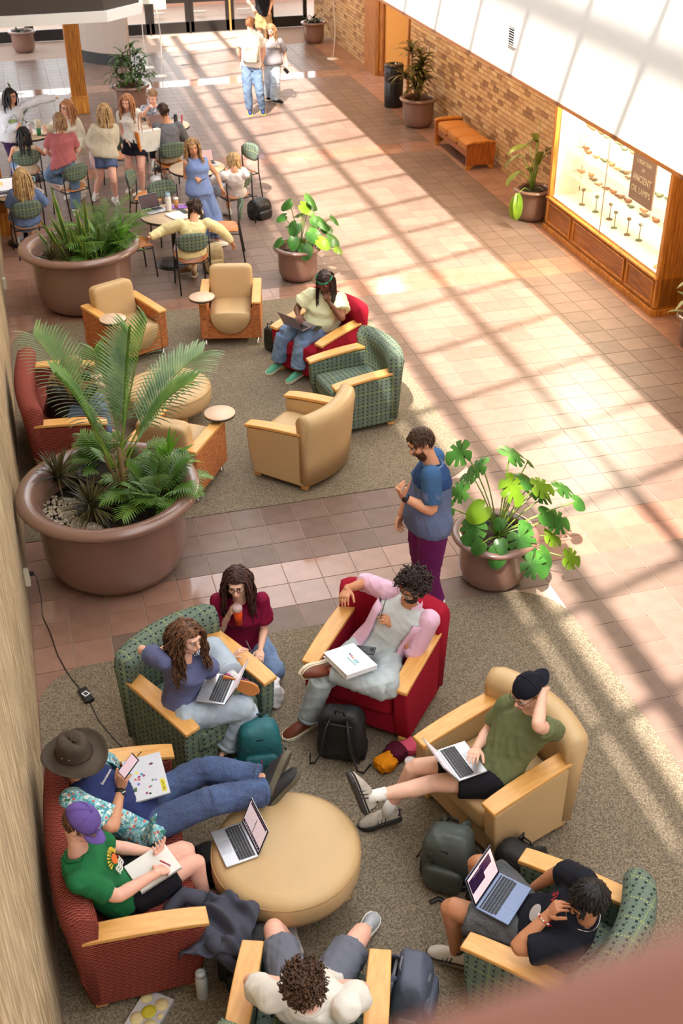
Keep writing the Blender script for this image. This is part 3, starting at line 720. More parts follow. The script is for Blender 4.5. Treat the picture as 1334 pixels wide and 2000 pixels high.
tabL = dup(tabK, (0, 0, 0), 0, 'box armchair with striated orange sides, facing out beside the crimson armchair'); place(tabL, -0.44, 4.37, -103)
tabM = dup(tabK, (0, 0, 0), 0, 'box armchair with striated orange sides, behind the palm planter'); place(tabM, -1.62, 1.03, 57)
for o in (tabK, tabL, tabM): o['group'] = 'box armchairs with tablets'
# round ottoman tables
def ottoman(label, x, y, R, rz):
    t = thing('ottoman_table', label, 'ottoman', (x, y, 0.007), rz)
    p = [(0.0, 0.215), (R*0.8, 0.215), (R-0.05, 0.225), (R-0.012, 0.255), (R, 0.30), (R, 0.385), (R-0.012, 0.425), (R-0.045, 0.452), (R-0.10, 0.462), (0.0, 0.466)]
    MB().lathe(p, 56).obj('cushion', F_tan, t)
    MB().tube([((R-0.006)*math.cos(a), (R-0.006)*math.sin(a), 0.418) for a in [2*math.pi*i/56 for i in range(57)]], 0.004, 6).obj('piping', mat('tan_piping', (176, 142, 94), 0.5), t)
    for k in range(4):
        a = math.pi/4+k*math.pi/2; c, s = math.cos(a), math.sin(a)
        MB().add(*leg_vf(c*(R-0.15), s*(R-0.15), c*(R-0.09), s*(R-0.09), 0.22, 0.03)).obj('leg', M_arm, t, bevel=0.004)
    return t
def leg_vf(x0, y0, x1, y1, h, w):
    vs = [(x1+a*w*0.7, y1+b*w*0.7, 0) for a, b in ((-1, -1), (1, -1), (1, 1), (-1, 1))]+[(x0+a*w, y0+b*w, h) for a, b in ((-1, -1), (1, -1), (1, 1), (-1, 1))]
    return vs, [(3, 2, 1, 0), (4, 5, 6, 7), (0, 1, 5, 4), (1, 2, 6, 5), (2, 3, 7, 6), (3, 0, 4, 7)]
ottoman('tan round ottoman table of the near group with a laptop on it', -1.72, -4.21, 0.475, math.radians(-112-45))
ottoman('tan round ottoman table of the middle group behind the palm', -1.54, 2.30, 0.475, math.radians(-25))
# bench with three cushions by the brick wall
b = thing('bench', 'low orange oak bench with three rust cushions against the brick wall', 'bench', (5.08, 10.84, 0))
M_rust = mat('rust_tweed', (192, 126, 62), 0.9, 0.15, 60, 0.3, 300); M_bw = wood_mat('bench_oak', (142, 74, 24), (184, 106, 42), 0.4, (8, 8, 0.8), 5)
for s in (-1, 1):
    y = s*0.83; MB().prism([(-0.26, 0.09), (0.26, 0.09), (0.27, 0.46), (0.12, 0.475), (-0.12, 0.475), (-0.27, 0.46)], y-0.03, y+0.03, ax='y').obj('end_panel', M_bw, b, bevel=0.006)
    MB().prism([(-0.29, 0.465), (0.29, 0.465), (0.2, 0.50), (0, 0.51), (-0.2, 0.50)], y-0.05, y+0.05, ax='y').obj('arm_cap', M_wtrim, b, bevel=0.008)
    for sx in (-1, 1): MB().prism([(sx*0.26, 0), (sx*0.26, 0.09), (sx*0.10, 0.09), (sx*0.16, 0.05), (sx*0.2, 0)], y-0.02, y+0.02, ax='y').obj('foot', M_wtrim, b)
MB().box((-0.21, 0, 0.255), (0.04, 1.62, 0.09)).obj('rail', M_bw, b, bevel=0.004); MB().box((0.2, 0, 0.24), (0.04, 1.62, 0.12)).obj('rail', M_bw, b, bevel=0.004)
for i in range(3): superbox('cushion', M_rust, b, (0.50, 0.53, 0.16), (0.0, -0.535+0.535*i, 0.375), e=0.3, puff=0.02)
# litter bin
t = thing('litter_bin', 'tall black round litter bin beside the bushy corner plant', 'bin', (4.93, 14.62, 0))
M_bin = mat('black_bin', (26, 26, 28), 0.25, 0.05)
MB().lathe([(0.0, 0), (0.19, 0), (0.195, 0.02), (0.20, 0.5), (0.196, 0.51), (0.196, 0.53), (0.20, 0.54), (0.20, 0.80), (0.19, 0.82)], 28).obj('body', M_bin, t)
MB().lathe([(0.2, 0.8), (0.205, 0.82), (0.19, 0.85), (0.10, 0.86), (0.095, 0.82), (0.0, 0.81)], 28).obj('lid', M_bin, t)
MB().cyl((0, 0, 0.502), 0.203, 0.012, 28).obj('band', mat('bin_band', (90, 90, 92), 0.3, metal=0.8), t)
# floor sign stands
def stand(lab, x, y, h, lean, sign=None):
    t = thing('sign_stand', lab, 'stand', (x, y, 0)); mm = mat('white_enamel', (226, 224, 218), 0.35, 0.02)
    MB().lathe([(0, 0), (0.14, 0), (0.14, 0.008), (0.05, 0.022), (0.012, 0.03), (0.0, 0.03)], 28).obj('base', mm, t)
    pts = [(lean*(math.sin(math.pi*s*0.9)*0.06), 0, 0.02+h*s) for s in [i/14 for i in range(15)]]+[(lean*0.02+0.03, 0, h+0.03), (lean*0.02+0.07, 0, h+0.035)]
    MB().tube(pts, 0.010, 8).obj('pole', mm, t)
    if sign: MB().box((0.10, -0.01, h+0.22), (0.28, 0.008, 0.42)).obj('sign_panel', mat('pale_sign', (222, 228, 214), 0.5, 0.02), t, bevel=0.003)
    return t
stand('white curved sign stand behind the bushy planter, the one further back', 0.45, 19.66, 1.38, -1, True)
stand('white curved sign stand with pale panel beside the bushy planter', 0.62, 18.69, 1.42, 1, True)
stand('white curved sign stand by the brick wall near the doors', 4.87, 19.31, 1.25, 1)
# cafe chairs and tables
M_blk = mat('black_tube', (24, 24, 26), 0.35, 0.03); M_ply = wood_mat('orange_ply', (196, 120, 60), (222, 148, 84), 0.35, (2, 8, 1), 6)
def cafe_chair(label):
    t = thing('cafe_chair', label, 'chair')
    def seat_w(r): return Vector((r.x, r.y, r.z-0.03*max(0, 1-(r.y/0.2)**2)*1 + 0.02*(r.y/0.2)**2))
    superbox('seat', M_ply, t, (0.42, 0.44, 0.022), (0.03, 0, 0.45), e=0.45, warp=seat_w)
    bk = MB(); vs = []; fs = []; n = 24; rr = 5
    def shell(th, off, sc):   # oval back shell curved round the sitter
        vv = []; ff = []; nn = 28
        for sgn in (0, 1):
            base = len(vv)
            vv.append((off-th*sgn-0.03, 0, 0.0))
            for k in range(1, 5):
                for i in range(nn):
                    a = 2*math.pi*i/nn; r = k/4
                    y = 0.215*sc*r*math.copysign(abs(math.cos(a))**0.8, math.cos(a)); z = 0.135*sc*r*math.copysign(abs(math.sin(a))**0.75, math.sin(a))
                    vv.append((off-th*sgn*(1-0.5*(r > 0.9))-0.03+0.9*y*y, y, z))
        m = 1+4*nn
        for s_ in (0, 1):
            b0 = s_*m
            for i in range(nn): 
                q = (b0, b0+1+i, b0+1+(i+1) % nn); ff.append(q if s_ == 0 else q[::-1])
                for k in range(3):
                    q = (b0+1+k*nn+i, b0+1+(k+1)*nn+i, b0+1+(k+1)*nn+(i+1) % nn, b0+1+k*nn+(i+1) % nn); ff.append(q if s_ == 0 else q[::-1])
        for i in range(nn): ff.append((1+3*nn+i, m+1+3*nn+i, m+1+3*nn+(i+1) % nn, 1+3*nn+(i+1) % nn))
        return vv, ff
    T = Matrix.Translation((-0.20, 0, 0.73)) @ Matrix.Rotation(-0.16, 4, 'Y')
    vv, ff = shell(0.035, 0.0, 1.0); MB().add(vv, ff, 0, True, T).obj('backrest', F_green, t, uv=True)
    vv, ff = shell(0.008, -0.030, 0.97); MB().add(vv, ff, 0, True, T).obj('back_shell', F_green, t, uv=True)
    for s in (-1, 1):
        MB().tube([(0.20, s*0.20, 0.44), (0.23, s*0.215, 0.0)], 0.011, 8).obj('leg', M_blk, t)
        MB().tube([(-0.20, s*0.225, 0.78), (-0.195, s*0.225, 0.60), (-0.20, s*0.22, 0.44), (-0.26, s*0.22, 0.0)], 0.011, 8).obj('leg', M_blk, t)
        MB().tube([(-0.19, s*0.215, 0.425), (0.20, s*0.205, 0.425)], 0.010, 8).obj('seat_rail', M_blk, t)
    MB().tube([(-0.2, -0.21, 0.42), (-0.2, 0.21, 0.42)], 0.009, 8).obj('crossbar', M_blk, t)
    return t
cafe_proto = cafe_chair('')
M_top = mat('cream_laminate', (226, 200, 168), 0.3, 0.03, 4)
def cafe_table(label, R=0.40, kind='disc', h=0.74):
    t = thing('cafe_table', label, 'table')
    MB().cyl((0, 0, h-0.008), R-0.004, 0.008, 48).obj('table_top', M_top, t)
    MB().lathe([(0, h-0.034), (R-0.004, h-0.034), (R, h-0.03), (R, h-0.004), (R-0.004, h-0.001), (R-0.012, h-0.001), (R-0.012, h-0.009), (0, h-0.009)], 48).obj('table_edge', mat('black_edge', (38, 36, 36), 0.5), t)
    MB().cyl((0, 0, 0.03), 0.035, h-0.06, 16).obj('pedestal', M_blk, t)
    MB().lathe([(0, 0), (0.28, 0), (0.28, 0.012), (0.20, 0.03), (0.05, 0.045), (0.0, 0.045)], 36).obj('base', M_blk, t)
    MB().box((0, 0, h-0.045), (0.4, 0.06, 0.02)).box((0, 0, h-0.045), (0.06, 0.4, 0.02)).obj('bracket', M_blk, t)
    return t
# ---------------------------------------------------------------- planters and plants
M_pot = mat('brown_glazed_planter', (132, 100, 88), 0.22, 0.04, 2, coat=0.5)
M_soil = mat('dark_soil', (52, 40, 32), 0.95, 0.3, 30, 0.6, 60)
M_npot = mat('black_nursery_pot', (24, 24, 25), 0.4, 0.05)
M_grav = mat('pale_gravel', (196, 184, 164), 0.8, 0.3, 40)
def planter(label, x, y, R, H, fill):
    t = thing('planter', label, 'planter', (x, y, 0.004))
    l = R*(0.075 if R > 0.6 else 0.10); rb = R*0.80
    out = [(0, 0.0), (rb*0.70, 0.0), (rb*0.74, 0.012), (rb*0.86, H*0.07), (rb*0.95, H*0.17), (rb*0.99, H*0.30), (rb, H*0.5), (rb*1.01, H*0.80), (rb*1.03, H*0.86), (R*0.90, H*0.885), (R-l*0.35, H*0.90), (R, H*0.93), (R, H*0.955), (R-l*0.25, H*0.985), (R-l, H), (R-l*2.0, H*0.99), (R-l*2.6, H*0.96), (rb*0.93, H*0.90), (rb*0.92, H*0.55), (0, H*0.54)]
    MB().lathe(out, 72 if R > 0.6 else 48).obj('bowl', M_pot, t)
    if fill: MB().lathe([(rb*0.925, H*fill-0.03), (rb*0.92, H*fill), (rb*0.5, H*fill+0.012), (0, H*fill+0.015)], 40).obj('soil', M_soil, t)
    return t
P1 = planter('giant brown planter by the stone wall holding the tall palm', -2.385, -0.26, 0.80, 0.86, 0.72)
P2 = planter('giant brown planter by the stone wall holding the snake plants', -2.15, 5.88, 0.79, 0.86, 0.72)
for o in (P1, P2): o['group'] = 'giant brown planters'
P3 = planter('brown planter on the tiles behind the standing man, split-leaf plant in it', 0.82, -1.36, 0.385, 0.50, 0.72)
P4 = planter('brown planter at the corner of the far carpet, heart-leaf plant in it', 0.80, 5.98, 0.345, 0.48, 0.72)
P5 = planter('brown planter behind the cafe tables, drooping bushy plant in it', -0.38, 15.75, 0.40, 0.54, 0.8)
P6 = planter('brown planter between the litter bin and the bench', 4.95, 13.05, 0.38, 0.55, 0.8)
P7 = planter('brown planter between the bench and the display case', 4.93, 7.36, 0.31, 0.50, 0.8)
P8 = planter('brown planter in the right corner by the glass doors', 4.90, 21.3, 0.33, 0.50, 0.85)
P9 = planter('brown planter far left beyond the gallery slab', -2.30, 22.3, 0.35, 0.50, 0.85)
for o in (P3, P4, P5, P6, P7, P8, P9): o['group'] = 'medium brown planters'
def nursery(px, py, r, h, z):
    t = thing('nursery_pot', '', 'pot', (px, py, z)); MB().lathe([(0, 0), (r*0.85, 0), (r, h), (r*1.06, h), (r*1.06, h-0.02), (r*0.94, h-0.02), (r*0.94, h*0.8), (0, h*0.8)], 26).obj('pot_wall', M_npot, t)
    MB().cyl((0, 0, h*0.8-0.01), r*0.93, 0.015, 20).obj('soil', M_soil, t); return t
nursery(-2.26, -0.33, 0.165, 0.24, 0.575)['label'] = 'black nursery pot around the foot of the tall palm'
nursery(-2.42, 0.05, 0.20, 0.26, 0.575)['label'] = 'empty black nursery pot behind the palm stems'
nursery(-1.80, -0.25, 0.15, 0.2, 0.575)['label'] = 'black nursery pot under the feathery plant beside the palm'
nursery(0.82, -1.36, 0.20, 0.10, 0.37)['label'] = 'black nursery pot inside the planter of the split-leaf plant'
nursery(4.90, 7.34, 0.16, 0.08, 0.41)['label'] = 'nursery pot inside the planter between bench and case'
gv = MB(); rg = random.Random(3)
for i in range(420):
    a = rg.uniform(2.6, 4.4); r = rg.uniform(0.30, 0.585)
    gv.box((-2.39+r*math.cos(a), -0.26+r*math.sin(a), 0.635+rg.random()*0.015), [rg.uniform(0.012, 0.028) for _ in range(3)], (rg.random()*3, rg.random()*3, rg.random()*3))
o = gv.obj('pale_gravel', M_grav); o['kind'] = 'stuff'; o['label'] = 'pale gravel around the spiky tufts in the palm planter'
# leaves
def leafm(name, rgb, rgb2=None, rough=0.35, tl=True):
    m, nt, b, tc, sp = base_mat(name, rough, 'Object')
    c = mix_rgb(nt, noise_fac(nt, tc, 'Object', 5, None, 0.3, 0.7), srgb(*rgb), srgb(*(rgb2 or [min(255, int(k*1.3)) for k in rgb])))
    nt.links.new(c, b.inputs['Base Color']); b.inputs['Subsurface Weight'].default_value = 0.0
    b.inputs['Transmission Weight'].default_value = 0.0
    if tl:
        o = nt.nodes['Material Output']; t = nd(nt, 'ShaderNodeBsdfTranslucent'); mx = nd(nt, 'ShaderNodeMixShader'); mx.inputs[0].default_value = 0.3
        nt.links.new(c, t.inputs[0]); nt.links.new(b.outputs[0], mx.inputs[1]); nt.links.new(t.outputs[0], mx.inputs[2]); nt.links.new(mx.outputs[0], o.inputs[0])
    return m
L_palm = leafm('palm_leaf', (64, 108, 40), (128, 164, 78)); L_pale = leafm('pale_palm_leaf', (98, 134, 84), (150, 176, 116))
L_dark = leafm('burgundy_grass', (52, 46, 30), (110, 104, 62)); L_fea = leafm('feathery_leaf', (58, 104, 36), (120, 158, 70))
L_str = leafm('strap_leaf', (72, 134, 34), (140, 190, 62)); L_mon = leafm('split_leaf', (50, 104, 46), (92, 150, 62), 0.28)
L_mon2 = leafm('young_split_leaf', (108, 150, 34), (140, 178, 52), 0.28); L_dra = leafm('glossy_strap_leaf', (34, 62, 28), (84, 116, 50), 0.28)
L_snk = leafm('snake_leaf', (50, 84, 40), (90, 120, 56)); L_yel = leafm('yellow_leaf_edge', (176, 182, 70)); L_stem = leafm('green_stem', (96, 130, 44), (140, 164, 70), tl=False)
L_bark = mat('brown_stem', (120, 98, 62), 0.8, 0.25, 20); L_olive = leafm('olive_leaf', (76, 92, 34), (128, 136, 62), 0.28)
def blade(mb, base, d, L, W, droop=0.5, n=6, fold=0.12, mi=0, up=Vector((0, 0, 1)), tip=True, wprof=None, twist=0.0):
    """one strap leaf: starts along d, bends down with droop"""
    d = Vector(d).normalized(); base = Vector(base); p = base.copy(); vs = []; step = L/n
    side = d.cross(up)
    if side.length < 0.05: side = Vector((math.cos(base.x*50), math.sin(base.x*50), 0))
    side.normalize()
    for i in range(n+1):
        s = i/n
        wv = wprof(s) if wprof else (0.35+0.65*math.sin(math.pi*min(1, s*1.6+0.1)/1.0/1.0) if s < 0.55 else max(0.02, 1-((s-0.55)/0.45)**1.6)) 
        wv *= W/2; nn = side.cross(d).normalized()
        sd = side if not twist else (Matrix.Rotation(twist*s, 3, d) @ side)
        vs += [p-sd*wv+nn*fold*wv*1.0, p, p+sd*wv+nn*fold*wv]
        d = (d+Vector((0, 0, -droop/n*(0.4+1.4*s)))).normalized(); p = p+d*step
    fs = []
    for i in range(n):
        a = i*3; fs += [(a, a+1, a+4, a+3), (a+1, a+2, a+5, a+4)]
    mb.add(vs, fs, mi, True); return p
def tuft(label, x, y, z, n, L, W, m, droop, seed, cat='plant', spread=1.0, name='spiky_plant', parts=True, stemm=None, zlo=0.15):
    t = thing(name, label, cat, (x, y, z)); rr = random.Random(seed)
    for i in range(n):
        a = rr.uniform(0, 6.283); el = rr.uniform(zlo, 1.45)**1.0
        d = (math.cos(a)*math.cos(el)*spread, math.sin(a)*math.cos(el)*spread, math.sin(el))
        mb = MB(); blade(mb, (0.015*math.cos(a), 0.015*math.sin(a), rr.uniform(0, L*0.25)), d, L*rr.uniform(0.7, 1.1), W*rr.uniform(0.7, 1.1), droop*rr.uniform(0.5, 1.3), 5)
        mb.obj('leaf', m, t)
    MB().tube([(0, 0, -0.03), (0.01, 0, L*0.28)], [0.02, 0.012], 7).obj('stem', stemm or L_bark, t)
    return t
tuft('dark spiky tuft at the back left of the palm planter', -2.80, 0.12, 0.74, 120, 0.30, 0.017, L_dark, 0.7, 1, zlo=-0.1)
tuft('dark spiky tuft at the front left of the palm planter, over the gravel', -2.55, -0.44, 0.72, 130, 0.30, 0.018, L_dark, 0.8, 2, zlo=-0.1)
tuft('bright green strap-leaved tuft at the right rim of the palm planter', -1.84, 0.02, 0.74, 60, 0.34, 0.038, L_str, 0.9, 3, zlo=0.1)
tuft('dark spiky tuft at the left rim of the snake plant planter', -2.52, 5.52, 0.74, 110, 0.30, 0.018, L_dark, 0.7, 4, zlo=0.0)
tuft('bright green strap-leaved tuft at the right rim of the snake plant planter', -1.62, 5.72, 0.74, 50, 0.38, 0.036, L_str, 1.1, 5, zlo=0.15)
# tall palm with pinnate fronds; each frond is an object of its own
def frond(parent, base, dirv, L, m, droop, leaf=0.26, n=34, seed=0, stalk=0.35, lw=0.017, vee=0.35, up=None):
    rr = random.Random(seed); d = Vector(dirv).normalized(); p = Vector(base); pts = [p.copy()]; ds = [d.copy()]; N = 16
    for i in range(N):
        d = (d+Vector((0, 0, -droop/N*(0.3+1.5*i/N)))).normalized(); p = p+d*(L/N); pts.append(p.copy()); ds.append(d.copy())
    mb = MB(); mb.tube(pts, [0.009*(1-0.75*i/N)*(L/1.2)+0.0012 for i in range(N+1)], 5, 1)
    for i in range(n):
        s = stalk+(1-stalk)*(i+0.5)/n; k = min(N-1, int(s*N)); f = s*N-k; q = pts[k].lerp(pts[k+1], f); dd = ds[k]
        side = dd.cross(Vector((0, 0, 1)) if up is None else Vector(up)).normalized(); nn = side.cross(dd).normalized()
        for sg in (-1, 1):
            ll = leaf*(0.55+0.75*math.sin(math.pi*min(0.98, (s-stalk)/(1-stalk)*0.85+0.12)))*rr.uniform(0.88, 1.08)
            dv = (side*sg*0.92+dd*(0.42+0.55*(s-stalk)/(1-stalk))+nn*vee)
            blade(mb, q, dv, ll, lw*rr.uniform(0.85, 1.1), 0.55, 5, 0.1, 0, wprof=lambda t: (0.55+0.45*math.sin(math.pi*min(1, t*1.5))) if t < 0.66 else max(0.03, (1-t)/0.34*0.95))
    return mb.obj('frond', [m, L_stem], parent)
def cluster_stems(t, pts, m):
    for a, b, r in pts: MB().tube([a, [(a[i]+b[i])/2+0.01 for i in range(3)], b], [r, r*0.8, r*0.6], 7).obj('stem', m, t)
pm_ = thing('tall_palm', 'tall palm with long feathery fronds in the giant near planter', 'palm', (-2.27, -0.34, 0.76))
cluster_stems(pm_, [((0, 0, 0), (-0.05, 0.02, 0.42), 0.022), ((0.03, 0.02, 0), (0.05, 0.03, 0.45), 0.024), ((-0.02, 0.03, 0), (-0.12, 0.06, 0.4), 0.016), ((0.01, -0.02, 0), (0.015, -0.01, 0.5), 0.03)], L_bark)
for i, (dv, L, dr, m, lf, vee) in enumerate([((-0.30, 0.30, 1.0), 1.30, 0.75, L_pale, 0.30, 0.2), ((-0.26, -0.05, 1.0), 1.05, 0.8, L_palm, 0.26, 0.3), ((0.30, 0.28, 1.0), 1.30, 0.42, L_palm, 0.25, 0.3), ((0.62, 0.25, 1.0), 1.25, 0.85, L_pale, 0.34, 0.1), ((0.14, 0.05, 1.0), 1.25, 0.35, L_palm, 0.30, 0.45), ((0.48, -0.12, 1.0), 1.05, 0.9, L_palm, 0.26, 0.2), ((-0.10, 0.45, 1.0), 1.05, 0.7, L_palm, 0.22, 0.3)]):
    frond(pm_, (0.02*i-0.06, 0.01, 0.30), dv, L, m, dr, lf, 30, i, 0.33, 0.027, vee)
def feathery(label, x, y, z, n, h, seed, m=None, rad=0.25, name='parlour_palm'):
    t = thing(name, label, 'plant', (x, y, z)); rr = random.Random(seed)
    for i in range(n):
        a = rr.uniform(0, 6.283); sp = rr.uniform(0.15, 1.0); hh = h*rr.uniform(0.5, 1.0)
        bx, by = rad*0.5*math.cos(a)*rr.random(), rad*0.5*math.sin(a)*rr.random()
        frond(t, (bx, by, 0), (math.cos(a)*sp, math.sin(a)*sp, 1.0), hh, m or L_fea, 1.3, 0.125, 12, seed+i, 0.40, 0.019, 0.1)
    return t
feathery('feathery parlour palm filling the right half of the palm planter', -2.00, -0.38, 0.66, 44, 0.50, 11)
feathery('feathery parlour palm at the back of the palm planter', -2.30, 0.22, 0.66, 18, 0.5, 12)
feathery('tall feathery parlour palm right of the snake plants', -1.84, 6.02, 0.66, 50, 0.80, 13, rad=0.36)
feathery('low feathery parlour palm at the front of the snake plant planter', -1.95, 5.55, 0.66, 26, 0.42, 14)
# snake plants
t = thing('snake_plant', 'clump of tall snake plants with yellow leaf edges', 'plant', (-2.14, 5.80, 0.58)); rr = random.Random(8)
for i, (dx, dy, tx, ty, L) in enumerate([(-0.12, 0.05, -0.14, 0.02, 1.12), (0.05, 0.02, -0.06, 0.0, 0.80), (0.10, 0.05, 0.03, 0.03, 0.88), (-0.2, -0.02, -0.35, 0, 0.72), (-0.05, -0.1, -0.1, -0.1, 0.62), (0.12, -0.08, -0.12, -0.1, 0.6), (0.2, 0.0, 0.12, 0, 0.58), (-0.15, -0.15, -0.4, -0.1, 0.5), (0.0, -0.2, 0.1, -0.3, 0.5), (-0.08, 0.1, -0.4, 0.2, 0.7), (0.16, -0.16, -0.05, -0.2, 0.42), (-0.28, 0.05, -0.5, 0.1, 0.55), (0.05, -0.15, -0.2, -0.2, 0.55), (-0.2, 0.1, -0.3, 0.1, 0.5)]):
    mb = MB(); wp = lambda s: 0.7+0.3*math.sin(math.pi*s) if s < 0.7 else max(0.02, (1-s)/0.3*0.93)
    blade(mb, (dx, dy, 0), (tx, ty, 1), L, 0.062, 0.25*rr.random(), 8, 0.5, 0, Vector((0, 1, 0.2)), wprof=wp, twist=rr.uniform(-0.8, 0.8))
    n0 = len(mb.v); vs = list(mb.v)
    e = MB(); e.add(vs, mb.f, 0, True)
    for k in range(8):   # pale margins just proud of the blade
        for j in (0, 2):
            a, b = Vector(vs[k*3+j]), Vector(vs[k*3+3+j]); ia, ib = a.lerp(Vector(vs[k*3+1]), 0.22), b.lerp(Vector(vs[k*3+4]), 0.22)
            off = Vector((0, -0.0012, 0.0005)); e.add([a+off, b+off, ib+off, ia+off], [(0, 1, 2, 3)], 1, True); e.add([a-off, b-off, ib-off, ia-off], [(0, 1, 2, 3)], 1, True)
    e.obj('leaf', [L_snk, L_yel], t)
# split-leaf plant: each leaf a mesh with its cuts
def mon_leaf(R, seed, heart=False):
    rr = random.Random(seed); pts = []; n = 60
    for i in range(n+1):
        a = -math.pi+2*math.pi*i/n      # 0 = tip (+Y)
        r = R*(0.90+0.16*math.cos(a)+0.06*math.cos(3*a)) if abs(a) < 2.75 else R*(0.78-1.15*(abs(a)-2.75))
        if not heart and 0.35 < abs(a) < 2.2:
            ph = (abs(a)-0.35)/1.85*3; cut = abs((ph % 1)-0.5) < 0.13
            if cut: r *= 0.55
        pts.append((r*math.sin(a), r*math.cos(a)*1.15+R*0.25, a))
    vs = [(0, R*0.1, 0)]; fs = []
    rings = (0.5, 1.0)
    for s in rings:
        for x, y, a in pts:
            vs.append((x*s, (y-R*0.1)*s+R*0.1, -0.35*(x*s)**2/R+0.10*abs(x*s) - 0.22*max(0, (y*s))**2/R))
    m = len(pts)
    for i in range(m-1): fs.append((0, 1+i, 2+i)); fs.append((1+i, 1+m+i, 2+m+i, 2+i))
    mb = MB(); mb.add(vs, fs, 0, True); return mb.mesh('leaf', [L_mon])
mon_meshes = [mon_leaf(0.13, k) for k in range(3)]+[mon_leaf(0.10, 9, True)]
mon_young = []
for m in (mon_meshes[0], mon_meshes[3]):
    c = m.copy(); c.materials.clear(); c.materials.append(L_mon2); mon_young.append(c)
def leafy(label, name, x, y, z, leaves, yoff=0.1, seed=0, meshes=None, young=None, scl=1.0, stem_r=0.006):
    t = thing(name, label, 'plant', (x, y, z)); rr = random.Random(seed)
    for i, (lx, ly, lz, k, s) in enumerate(leaves):
        p = Vector((lx-x, ly-y, lz-z)); out = Vector((p.x, p.y, 0)); 
        if out.length < 0.05: out = Vector((rr.uniform(-1, 1), -0.4, 0))
        out.normalize()
        nrm = (out*0.55+Vector((-0.12, -0.50, 0.9))+Vector((rr.uniform(-.3, .3), rr.uniform(-.3, .3), 0))).normalized()
        yv = (out+Vector((rr.uniform(-.3, .3), rr.uniform(-.3, .3), -0.1)))
        yv = (yv-nrm*yv.dot(nrm)).normalized(); xv = yv.cross(nrm).normalized()
        M = Matrix((xv, yv, nrm)).transposed().to_4x4(); 
        me = (young[k-10] if k >= 10 else meshes[k])
        st = [Vector((out.x*0.03*rr.random(), out.y*0.03, 0)), Vector((p.x*0.35, p.y*0.35, p.z*0.62)), p-yv*0.02*s-Vector((0, 0, 0.01)), p]
        cv = []
        for q in range(9):
            u = q/8; a = st[0].lerp(st[1], u); b = st[1].lerp(st[3], u); cv.append(a.lerp(b, u))
        MB().tube(cv, stem_r, 6).obj('stem', L_stem, t)
        o = link('leaf', me, t); o.matrix_local = Matrix.Translation(p) @ M @ Matrix.Scale(s*scl, 4)
    return t
ML = [(0.52, -1.25, 1.30, 0, 1.0), (0.67, -1.3, 1.16, 1, .95), (0.92, -1.3, 1.22, 2, 1.15), (0.87, -1.45, 1.04, 10, 1.1), (1.03, -1.35, 0.98, 3, 1.1), (1.16, -1.4, 0.93, 10, .95), (0.62, -1.5, 0.86, 11, 1.1), (1.40, -1.35, 0.84, 0, .95), (1.52, -1.45, 0.74, 3, .9), (1.20, -1.3, 0.80, 1, .95), (1.22, -1.45, 0.66, 3, 1.1), (1.32, -1.45, 0.58, 1, 1.05), (1.27, -1.5, 0.46, 10, .8), (0.93, -1.62, 0.60, 2, 1.1), (0.72, -1.68, 0.52, 3, 1.0), (0.74, -1.66, 0.60, 3, .7), (0.97, -1.78, 0.42, 0, 1.0), (1.12, -1.70, 0.44, 3, 1.1), (1.36, -1.72, 0.36, 10, .85), (0.56, -1.2, 0.86, 1, .9), (0.57, -1.5, 0.70, 2, 1.0), (0.40, -1.3, 0.78, 3, .95), (0.58, -1.62, 0.58, 3, .75), (1.05, -1.15, 0.85, 3, .8), (0.70, -1.05, 0.9, 1, .8), (1.12, -1.25, 1.1, 3, .7), (0.80, -1.5, 0.7, 3, .6), (1.0, -1.5, 0.62, 3, .7), (1.2, -1.1, 0.7, 3, .8)]
leafy('split-leaf plant with glossy green leaves behind the standing man', 'split_leaf_plant', 0.84, -1.37, 0.45, ML, seed=4, meshes=mon_meshes, young=mon_young)
PL = [(0.96, 5.95, 1.16, 3, 1.1), (0.71, 6.0, 1.08, 3, .95), (0.89, 5.95, 1.04, 11, 1.1), (1.0, 6.0, 1.03, 3, 1.0), (1.12, 5.9, 0.82, 3, 1.15), (1.30, 5.95, 0.84, 3, .9), (0.95, 5.75, 0.72, 3, 1.2), (0.77, 5.9, 0.80, 3, 1.0), (1.06, 5.7, 0.62, 11, 1.1), (1.22, 5.8, 0.60, 3, 1.1), (0.63, 6.0, 0.9, 3, .8), (0.84, 5.7, 0.55, 3, 1.1), (0.7, 5.75, 0.65, 3, .9), (1.1, 6.1, 0.75, 3, 1.0), (0.9, 6.2, 0.85, 3, 1.0), (1.28, 5.7, 0.48, 11, .7), (0.55, 5.9, 0.6, 3, .8), (0.78, 6.2, 0.7, 3, .9), (1.0, 5.85, 0.88, 3, .9), (1.18, 5.95, 0.70, 3, .9)]
leafy('heart-leaf plant at the corner of the far carpet', 'heart_leaf_plant', 0.84, 5.98, 0.40, PL, seed=6, meshes=mon_meshes, young=mon_young, scl=1.05)
